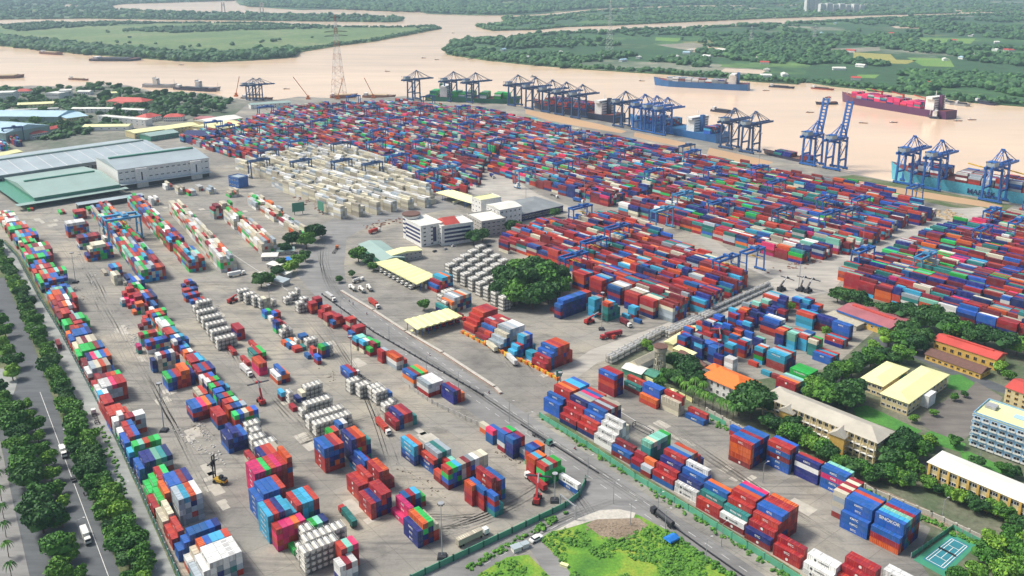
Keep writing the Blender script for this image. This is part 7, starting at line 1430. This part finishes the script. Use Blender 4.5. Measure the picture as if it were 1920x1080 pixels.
TR = make_truck(M['white'], 'box', CM['W'], 6); put(TR, (776, 505), (788, 498), 'x', 'truck', 'trucks queueing under the toll canopies')
cnt = 0
for k in range(9):
    t = k / 8; px = lerp((712, 503), (775, 538), t); o = TR if k == 0 else copy_tree(TR); x, y = P(px[0] + 6, px[1] + 1); o.location = (x, y, .05); o.rotation_euler.z = math.radians(222); o['label'] = f'{ordn(k + 1)} truck from the left, tail out under the large toll canopy'
TR2 = make_truck(M['redm'], 'box', CM['M'], 6); tag(TR2, 'x', 'truck', 'trucks queueing under the toll canopies')
for k in range(6):
    t = k / 5; px = lerp((795, 618), (862, 600), t); o = TR2 if k == 0 else copy_tree(TR2); x, y = P(px[0], px[1] - 2); o.location = (x, y, .05); o.rotation_euler.z = math.radians(-48); o['label'] = f'{ordn(k + 1)} truck from the left under the small toll canopy'
def make_car(m):
    e = empty('parked_car', (0, 0, 0))
    bd = part(e, 'body', lambda b: (b.box((0, 0, .35), (4.4, 1.8, .55), m, top=(.97, .95)), b.box((-.2, 0, .9), (2.4, 1.65, .55), m, top=(.72, .85))))
    part(e, 'windows', lambda b: b.box((-.2, 0, .95), (2.46, 1.67, .38), M['glass'], top=(.78, .9)))
    for x in (-1.35, 1.35):
        for sy in (-1, 1): part(e, 'wheel', lambda b: b.cyl((x, sy * .85 - .1, .33), (x, sy * .85 + .1, .33), .33, M['black'], 10))
    return e
put(make_car(M['white']), (1005, 1013), (1020, 1005), 'white pickup at the corner of the lane and the empty plot', 'car', scale=1.4)
put(make_car(M['dark']), (138, 901), (145, 915), 'small dark car on the boulevard beside the tree row', 'car')
put(make_car(M['grey']), (122, 810), (128, 825), 'grey car in the shade of the boulevard trees', 'car')
put(make_car(M['white']), (1480, 1010), (1500, 1020), 'tiny white car beside the tennis court corner', 'car') if False else None
for i, (px, py) in enumerate([(905, 470), (917, 462), (750, 470), (765, 476), (815, 472), (835, 468), (850, 462), (1560, 742), (1585, 748), (1100, 385), (975, 415), (990, 410)]):
    if px in (1560, 1585, 1100): continue
    put(make_car(M[['white', 'dark', 'grey'][i % 3]]), (px, py), (px + 20, py - 8), f'{ordn(i + 1)} parked car along the striped office building', 'car', 'cars parked at the offices')
def biker(px, toward, label):
    x, y = P(*px); q = P(*toward); e = empty('motorbike', (x, y, 0.08), math.atan2(q[1] - y, q[0] - x)); tag(e, label, 'motorbike')
    for xx in (-.6, .6): part(e, 'wheel', lambda b: b.cyl((xx, -.06, .32), (xx, .06, .32), .32, M['black'], 10))
    part(e, 'frame', lambda b: (b.bar((-.6, 0, .5), (.5, 0, .7), .25, M['redm']), b.bar((.6, 0, .35), (.45, 0, 1.05), .08, M['grey'])))
    me = bpy.data.meshes.new('person'); vs = [(-.15, 0, .85), (-.12, 0, 1.2), (-.02, 0, 1.5), (.0, 0, 1.62), (.02, 0, 1.78), (.2, .14, .85), (.28, .16, .42), (.2, -.14, .85), (.28, -.16, .42), (.0, .22, 1.42), (.22, .26, 1.18), (.44, .22, 1.08), (.0, -.22, 1.42), (.22, -.26, 1.18), (.44, -.22, 1.08)]
    me.from_pydata(vs, [(0, 1), (1, 2), (2, 3), (3, 4), (0, 5), (5, 6), (0, 7), (7, 8), (2, 9), (9, 10), (10, 11), (2, 12), (12, 13), (13, 14)], []); me.materials.append(M['stripe'])
    o = bpy.data.objects.new('person', me); COL.link(o); o.location = (x, y, 0.08); o.rotation_euler.z = e.rotation_euler.z; md = o.modifiers.new('skin', 'SKIN'); sv = me.skin_vertices[0].data
    for i, r_ in enumerate([.17, .16, .15, .07, .12, .1, .06, .1, .06, .07, .05, .04, .07, .05, .04]): sv[i].radius = (r_, r_)
    sv[0].use_root = True; tag(o, label.replace('motorbike', 'rider sitting on the motorbike'), 'person')
for px, tw, lab in [((158, 929), (165, 945), 'motorbike on the boulevard below the small dark car'), ((655, 566), (665, 574), 'motorbike at the top of the middle road'), ((662, 571), (670, 580), 'motorbike just below the first one on the middle road'), ((688, 590), (700, 600), 'motorbike halfway along the upper middle road'), ((806, 667), (820, 676), 'motorbike on the middle road beside the pink kerb wall'), ((1078, 843), (1090, 850), 'motorbike near the short dark divider'), ((917, 738), (925, 745), 'motorbike beside the end of the pink kerb wall')]: biker(px, tw, lab)
# reach stackers
def stacker(px, toward, m, label, up=48, scale=1.0):
    x, y = P(*px); q = P(*toward); e = empty('reach_stacker', (x, y, 0.02), math.atan2(q[1] - y, q[0] - x)); tag(e, label, 'reach stacker'); e.scale = (scale,) * 3
    part(e, 'body', lambda b: (b.box((0, 0, 1.0), (7.2, 2.6, 1.1), m), b.box((-2.9, 0, 2.1), (1.7, 2.8, 1.2), m), b.box((.4, 0, 2.1), (2.6, 2.2, .5), M['dark'])))
    c = part(e, 'cabin', lambda b: b.box((.3, 0, 2.3), (1.7, 1.5, 1.7), M['dark'])); part(c, 'cabin_windows', lambda b: b.box((.3, 0, 2.9), (1.75, 1.55, .8), M['glass']))
    for xx in (-2.6, 2.6):
        for sy in (-1, 1): part(e, 'wheel', lambda b: b.cyl((xx, sy * 1.45 - .4, .85), (xx, sy * 1.45 + .4, .85), .85, M['black'], 14))
    a = math.radians(up); L = 11; ex, ez = -2.6 + L * math.cos(a), 3.2 + L * math.sin(a)
    part(e, 'boom', lambda b: (b.bar((-2.6, 0, 3.2), (-2.6 + L * .6 * math.cos(a), 0, 3.2 + L * .6 * math.sin(a)), .9, m), b.bar((-2.6 + L * .5 * math.cos(a), 0, 3.2 + L * .5 * math.sin(a)), (ex, 0, ez), .6, M['grey'])))
    s = part(e, 'spreader', lambda b: (b.box((ex + .3, 0, ez - 1.9), (1.2, 11.8, .35), M['dark']), b.box((ex + .3, 0, ez - 1.6), (1.6, 2.4, .8), m), b.bar((ex, 0, ez), (ex + .3, 0, ez - 1.2), .5, M['dark'])))
    return e
def mastlift(px, toward, label):
    x, y = P(*px); q = P(*toward); e = empty('container_forklift', (x, y, 0.02), math.atan2(q[1] - y, q[0] - x)); tag(e, label, 'forklift')
    part(e, 'body', lambda b: (b.box((-.5, 0, .9), (6.2, 2.6, 1.3), M['yellow']), b.box((-3.0, 0, 2.2), (1.6, 2.5, .9), M['dark'])))
    c = part(e, 'cabin', lambda b: b.box((-1.2, 0, 2.2), (1.6, 1.6, 1.9), M['dark'])); part(c, 'cabin_windows', lambda b: b.box((-1.2, 0, 2.9), (1.66, 1.66, .9), M['glass']))
    for xx in (-2.7, 1.9):
        for sy in (-1, 1): part(e, 'wheel', lambda b: b.cyl((xx, sy * 1.35 - .4, .8), (xx, sy * 1.35 + .4, .8), .8, M['black'], 14))
    part(e, 'mast', lambda b: [b.bar((2.9, sy * .7, .4), (2.7, sy * .7, 13.6), .45, M['dark']) for sy in (-1, 1)] + [b.bar((2.85, -.7, z), (2.85, .7, z), .35, M['dark']) for z in (2, 5, 8, 11, 13.4)])
    part(e, 'spreader', lambda b: (b.box((3.5, 0, 9.5), (.7, 6.0, .4), M['dark']), b.box((3.3, 0, 8.3), (.5, 2.2, 2.2), M['dark'])))
mastlift((412, 905), (395, 900), 'yellow container forklift with tall black mast in the open left yard')
stacker((1007, 940), (1015, 905), M['redm'], 'red reach stacker lifting over the red truck, front yard', 50)
stacker((490, 756), (475, 735), M['redm'], 'red reach stacker with dark spreader raised, left yard', 58)
stacker((436, 567), (450, 562), M['redm'], 'small red reach stacker near the tanks and trees', 15)
stacker((1105, 606), (1125, 600), M['redm'], 'red reach stacker beside the blue wall of stacks', 15)
stacker((1465, 545), (1480, 540), M['dark'], 'dark reach stacker with raised boom, left of three by the cross road', 40)
stacker((1502, 545), (1510, 538), M['dark'], 'dark reach stacker with raised boom, middle of three', 40)
stacker((1515, 548), (1530, 540), M['dark'], 'dark reach stacker with raised boom, right of three', 40)
stacker((1350, 652), (1335, 632), M['redm'], 'red reach stacker among blue stacks behind the villa', 55)
# poles and lamps
def lamp(px, h, label, kind='single', r=.12):
    x, y = P(*px); e = empty('street_lamp', (x, y, 0)); tag(e, label, 'lamp post', 'lamp posts of the port')
    part(e, 'pole', lambda b: b.cyl((0, 0, 0), (0, 0, h), r * 1.5, M['grey'], 8, r * .8))
    if kind == 'mast':
        part(e, 'base', lambda b: b.box((0, 0, 0), (4, 4, 1.2), M['dark'], top=(.8, .8)))
        part(e, 'lamp_ring', lambda b: (b.cyl((0, 0, h), (0, 0, h + .3), 1.3, M['grey'], 10), [b.box((1.2 * math.cos(a), 1.2 * math.sin(a), h - .5), (.5, .5, .5), M['dark']) for a in (0, 1.05, 2.1, 3.14, 4.2, 5.24)]))
    else:
        n = 2 if kind == 'double' else 1
        for k in range(n):
            s = -1 if k else 1; part(e, 'lamp_arm', lambda b: (b.bar((0, 0, h - .1), (s * 2.0, s * 1.2, h + .4), .1, M['grey']), b.box((s * 2.2, s * 1.3, h + .3), (.9, .35, .15), M['white'])))
    return e
lamp((308, 808), 27, 'tall floodlight mast on a dark block in the open left yard', 'mast', .22)
for px, h, lab in [((829, 1045), 25, 'tall slim floodlight mast near the cream truck'), ((1128, 618), 26, 'tall floodlight mast in the central yard by the parked trailer'), ((1497, 545), 36, 'tallest pale mast beside the three reach stackers'), ((1040, 940), 14, 'floodlight mast behind the junction fence'), ((1050, 735), 12, 'floodlight mast at the end of the yellow wall'), ((660, 695), 22, 'floodlight mast beside the tank groups'), ((1423, 310), 40, 'tall mast between the far yards and the basin'), ((1095, 400), 36, 'lattice like mast at the far junction'), ((986, 385), 40, 'mast behind the grey hipped shed'), ((1616, 470), 30, 'mast in the central yard beside dark stacks'), ((190, 455), 24, 'mast behind the left fence row, upper one'), ((142, 530), 24, 'mast behind the left fence row, lower one'), ((507, 585), 20, 'mast beside the small green boxes'), ((1345, 690), 18, 'mast among the blue stacks behind the villa')]: lamp(px, h, lab, 'mast', .16)
for i, px in enumerate([(684, 650), (755, 700), (822, 735), (800, 700), (955, 790), (990, 812), (1102, 896), (1150, 945), (1182, 985), (1233, 968), (1323, 1055), (1352, 1025), (610, 605), (640, 590), (730, 640), (860, 730), (1031, 872), (1247, 1000)]): lamp(px, 11, f'{ordn(i + 1)} slim road lamp along the middle road and junction', 'single')
for i, px in enumerate([(62, 640), (150, 1010), (233, 940), (108, 735), (30, 560)]): lamp(px, 9, f'{ordn(i + 1)} lamp from the left group beside the boulevard trees', 'single')
for i, px in enumerate([(1430, 905), (1570, 812), (1698, 868), (1766, 975), (1835, 875)]): lamp(px, 10, f'{ordn(i + 1)} lamp post in the school grounds', 'single')
for i, px in enumerate([(1120, 470), (1215, 470), (1235, 450), (1310, 520)]): pass
# overhead sign gantry at the junction
a, c = P(1050, 952), P(1079, 975); e = empty('sign_gantry', (*a, 0), math.atan2(c[1] - a[1], c[0] - a[0])); L = math.dist(a, c); tag(e, 'grey steel gantry spanning the side road at the junction', 'gantry')
for x in (0, L): part(e, 'post', lambda b: b.bar((x, 0, 0), (x, 0, 6.5), .45, M['grey']))
part(e, 'beam', lambda b: b.bar((-.3, 0, 6.7), (L + .3, 0, 6.7), .4, M['grey'], .5))
# boards beside the yellow wall and behind the offices
x, y = P(1048, 718); e = empty('billboard', (x, y, 0), .3); tag(e, 'green board on two legs beside the orange topped block', 'sign'); part(e, 'panel', lambda b: b.box((0, 0, 4), (3.5, .3, 4), M['wh_green'])); part(e, 'leg', lambda b: b.bar((-1, 0, 0), (-1, 0, 4), .25, M['dark'])); part(e, 'leg', lambda b: b.bar((1, 0, 0), (1, 0, 4), .25, M['dark']))
for i, px in enumerate([(602, 400), (560, 402)]):
    x, y = P(*px); e = empty('billboard', (x, y, 0), .5 if i else -.9); tag(e, ['green hoarding at the bend, right of the cream stacks', 'dark green hoarding at the bend, left one'][i], 'sign'); part(e, 'panel', lambda b: b.box((0, 0, 3), (12, .4, 9), M['wh_green'])); part(e, 'leg', lambda b: b.bar((-4, 0, 0), (-4, 0, 3), .5, M['dark'])); part(e, 'leg', lambda b: b.bar((4, 0, 0), (4, 0, 3), .5, M['dark']))
# river pylons
def pylon(px, h, label, w=11, m1='pylon_red', t_=.38):
    x, y = P(*px); e = empty('power_pylon', (x, y, 0), .5); tag(e, label, 'pylon'); n = 13
    def fn(b):
        for k in range(n):
            z0, z1 = h * k / n, h * (k + 1) / n; w0, w1 = w * (1 - z0 / h) ** 1.25 + 1.1, w * (1 - z1 / h) ** 1.25 + 1.1; m = M[m1] if k % 2 == 0 else M['white']
            c0 = [(sx * w0, sy * w0, z0) for sx, sy in ((-1, -1), (1, -1), (1, 1), (-1, 1))]; c1 = [(sx * w1, sy * w1, z1) for sx, sy in ((-1, -1), (1, -1), (1, 1), (-1, 1))]
            for i in range(4):
                b.bar(c0[i], c1[i], t_, m); b.bar(c0[i], c1[(i + 1) % 4], t_ * .6, m); b.bar(c0[(i + 1) % 4], c1[i], t_ * .6, m); b.bar(c1[i], c1[(i + 1) % 4], t_ * .6, m)
    part(e, 'mast', fn)
    for z, l in ((.965, 10), (.80, 22), (.75, 22)): part(e, 'cross_arm', lambda b: (b.bar((-l, 0, h * z), (l, 0, h * z), .8, M['dark']), b.bar((-l, 0, h * z), (0, 0, h * (z + .02)), .5, M['dark']), b.bar((l, 0, h * z), (0, 0, h * (z + .02)), .5, M['dark'])))
pylon((636, 184), 152, 'very tall red and white river pylon at the old wharf')
pylon((1142, 104), 150, 'very tall faint pylon on the right bank', 8, 'white', .3); pylon((1408, 82), 60, 'distant pylon on the right bank, left one', 6, 'grey'); pylon((1527, 76), 55, 'distant pylon on the right bank, right one', 6, 'grey')
for i, px in enumerate([(419, 8), (491, 8)]):
    x, y = P(px[0], px[1] + 14); e = empty('bridge_tower', (x, y, WZ)); tag(e, ['left of two pale towers standing in the far river', 'right of two pale towers standing in the far river'][i], 'tower'); part(e, 'legs', lambda b: (b.bar((-9, 0, 0), (-6, 0, 55), 5, M['concrete']), b.bar((9, 0, 0), (6, 0, 55), 5, M['concrete']))); part(e, 'beam', lambda b: b.bar((-8, 0, 40), (8, 0, 40), 4, M['concrete']))
# tennis court
q = [P(1712, 1040), P(1778, 999), P(1828, 1025), P(1765, 1075)]
def quadsheet(name, pts, z, m, kind=None): 
    b = MB(); n = sum(pts[i][0] * pts[(i + 1) % 4][1] - pts[(i + 1) % 4][0] * pts[i][1] for i in range(4)); pts = pts if n > 0 else pts[::-1]
    b.add([(x, y, z) for x, y in pts], [(0, 1, 2, 3)], m); return b.build(name)
e = empty('tennis_court', (0, 0, 0)); tag(e, 'blue tennis court with green surround beside the last blue stack', 'tennis court')
A, B, Cc, Dd = P(1712, 1050), P(1783, 998), P(1832, 1022), P(1770, 1082)
o = quadsheet('surround', [A, B, Cc, Dd], .10, M['court_g']); o.parent = e
def bil(s, t): return lerp(lerp(A, B, s), lerp(Dd, Cc, s), t)
o = quadsheet('playing_area', [bil(.12, .16), bil(.90, .16), bil(.90, .86), bil(.12, .86)], .13, M['court']); o.parent = e
b = MB()
def ln(p, q, w=.12):
    d = Vector((q[0] - p[0], q[1] - p[1], 0)); n = Vector((-d.y, d.x, 0)).normalized() * w; b.add([(p[0] - n.x, p[1] - n.y, .15), (q[0] - n.x, q[1] - n.y, .15), (q[0] + n.x, q[1] + n.y, .15), (p[0] + n.x, p[1] + n.y, .15)], [(0, 1, 2, 3)], M['white'])
for s0, t0, s1, t1 in [(.16, .22, .86, .22), (.16, .80, .86, .80), (.16, .22, .16, .80), (.86, .22, .86, .80), (.16, .31, .86, .31), (.16, .71, .86, .71), (.33, .31, .33, .71), (.69, .31, .69, .71), (.33, .51, .69, .51)]: ln(bil(s0, t0), bil(s1, t1))
b.build('court_lines', e)
n0, n1 = bil(.51, .20), bil(.51, .82); b = MB(); b.bar((*n0, .62), (*n1, .62), .06, M['dark'], .9); b.build('net', e)
wall_run('court_fence', [(1708, 1046), (1786, 992), (1840, 1020)], .12, 2.2, M['fence_green'], 'green fence on two sides of the tennis court', 'fence', posts=4, pm=M['grey'])
# odds and ends
x, y = P(1259, 1016); e = empty('tarpaulin_shelter', (x, y, 0), .6); tag(e, 'bright blue tarpaulin shelter at the edge of the empty plot', 'shelter')
part(e, 'roof_sheet', lambda b: b.add([(-2.6, -2, 2.2), (2.6, -2, 2.2), (2.6, 2, 2.2), (-2.6, 2, 2.2), (-2.4, 0, 3), (2.4, 0, 3), (-2.8, -2.2, 1.6), (2.8, -2.2, 1.6), (2.8, 2.2, 1.6), (-2.8, 2.2, 1.6)], [(0, 1, 5, 4), (1, 2, 5), (2, 3, 4, 5), (3, 0, 4), (6, 7, 1, 0), (7, 8, 2, 1), (8, 9, 3, 2), (9, 6, 0, 3)], M['blue_tarp']))
for sx in (-2.4, 2.4):
    for sy in (-1.8, 1.8): part(e, 'post', lambda b: b.bar((sx, sy, 0), (sx, sy, 2.2), .12, M['grey']))
x, y = P(1058, 1062); b = MB(); b.box((x, y, 0), (3.2, 1.4, 1.0), M['roof_yellow'], -.5, top=(.9, .9)); b.box((x, y, 1.0), (3.4, 1.6, .15), M['roof_yellow'], -.5); tag(b.build('bench_box'), 'pale box lying in the grass of the empty plot', 'box')
for i, (px, py, s) in enumerate([(968, 1032, 2.6), (984, 1026, 2.0)]):
    x, y = P(px, py); b = MB(); b.box((x, y, 0), (s * 1.4, s, 2.0), M['roof_white'], .5); b.box((x, y, 2.0), (s * 1.7, s * 1.3, .15), M['roof_shed'], .5); tag(b.build('kiosk'), ['small pale kiosk at the lane corner, left one', 'small pale kiosk at the lane corner, right one'][i], 'kiosk')
x, y = P(1205, 818); b = MB(); yy = math.radians(-49); fr_ = [(-6, -1.2), (6, -1.2), (6, 1.2), (-6, 1.2)]
for z in (0.2, 2.6):
    for i in range(4):
        p_, q_ = fr_[i], fr_[(i + 1) % 4]; b.bar((*p_, z), (*q_, z), .22, M['dark'])
for p_ in fr_: b.bar((*p_, .2), (*p_, 2.6), .22, M['dark'])
o = b.build('open_rack', None, (x, y, 3.0), yy); tag(o, 'black open rack frame behind the maroon box, right row', 'rack')
# debris: small broken pieces along the yard edges and by the repair area
pts = []
def debris(label, lst, m, n, sz):
    b = MB()
    for a, c, w in lst:
        for i in range(n):
            q = lerp(a, c, rs.random()); x, y = P(q[0] + rs.gauss(0, w), q[1] + rs.gauss(0, w * .5)); s = rs.uniform(sz * .4, sz); b.box((x, y, .02), (s * rs.uniform(.5, 2), s, s * rs.uniform(.15, .5)), M[m], rs.uniform(0, 3), top=(.7, .7))
    o = b.build('debris'); tag(o, label, 'debris', kind='stuff')
debris('pale rubble and scrap along the left yard rows', [((150, 470), (180, 540), 8), ((235, 610), (262, 660), 5), ((330, 800), (400, 860), 7), ((370, 790), (420, 870), 6), ((405, 575), (420, 600), 6)], 'concrete', 60, 1.1)
debris('dark scrap and pallets between the stacks', [((345, 790), (395, 820), 8), ((740, 870), (830, 930), 8), ((930, 840), (975, 870), 6), ((600, 690), (640, 720), 7), ((60, 395), (120, 385), 10), ((130, 520), (165, 570), 6)], 'bark', 26, .7)
debris('heaps of steel parts in the repair area left of the offices', [((690, 425), (755, 412), 9), ((560, 370), (620, 400), 8), ((1290, 580), (1330, 600), 8), ((1450, 510), (1560, 480), 8)], 'rustdeck', 40, 2.2)
debris('rubble on the bare earth of the empty plot', [((1105, 990), (1205, 985), 9), ((1130, 1000), (1180, 1010), 7)], 'soil', 150, .8)
debris('sand heaps and timber by the basin', [((1740, 400), (1800, 405), 9)], 'sand', 60, 4)
# ------------------------------------------------------------------ the remaining boxes, thousands of them, as one object
o = bpy.data.objects.new('container_stacks', boxes_np('container_stacks', REST_ITEMS + DECKBOX, [CM[k] for k in KEYS])); COL.link(o)
tag(o, 'thousands of mixed red, blue, green and white containers filling the far yards', 'containers', kind='stuff')
# ------------------------------------------------------------------ the air: far things fade to pale blue
hz, nt_, b_ = newmat('air'); nt_.nodes.remove(b_)
pv = nt_.nodes.new('ShaderNodeVolumePrincipled'); pv.inputs['Color'].default_value = (0.64, 0.85, 1.0, 1); pv.inputs['Density'].default_value = 8.0e-5; pv.inputs['Anisotropy'].default_value = 0.1
nt_.links.new(pv.outputs[0], nt_.nodes['Material Output'].inputs['Volume'])
hb = MB(); hb.box((0, 7080, -8), (18200, 15200, 252), hz); h_ = hb.build('haze'); h_['kind'] = 'stuff'
h_['label'] = 'thin pale blue haze over the river and far land'
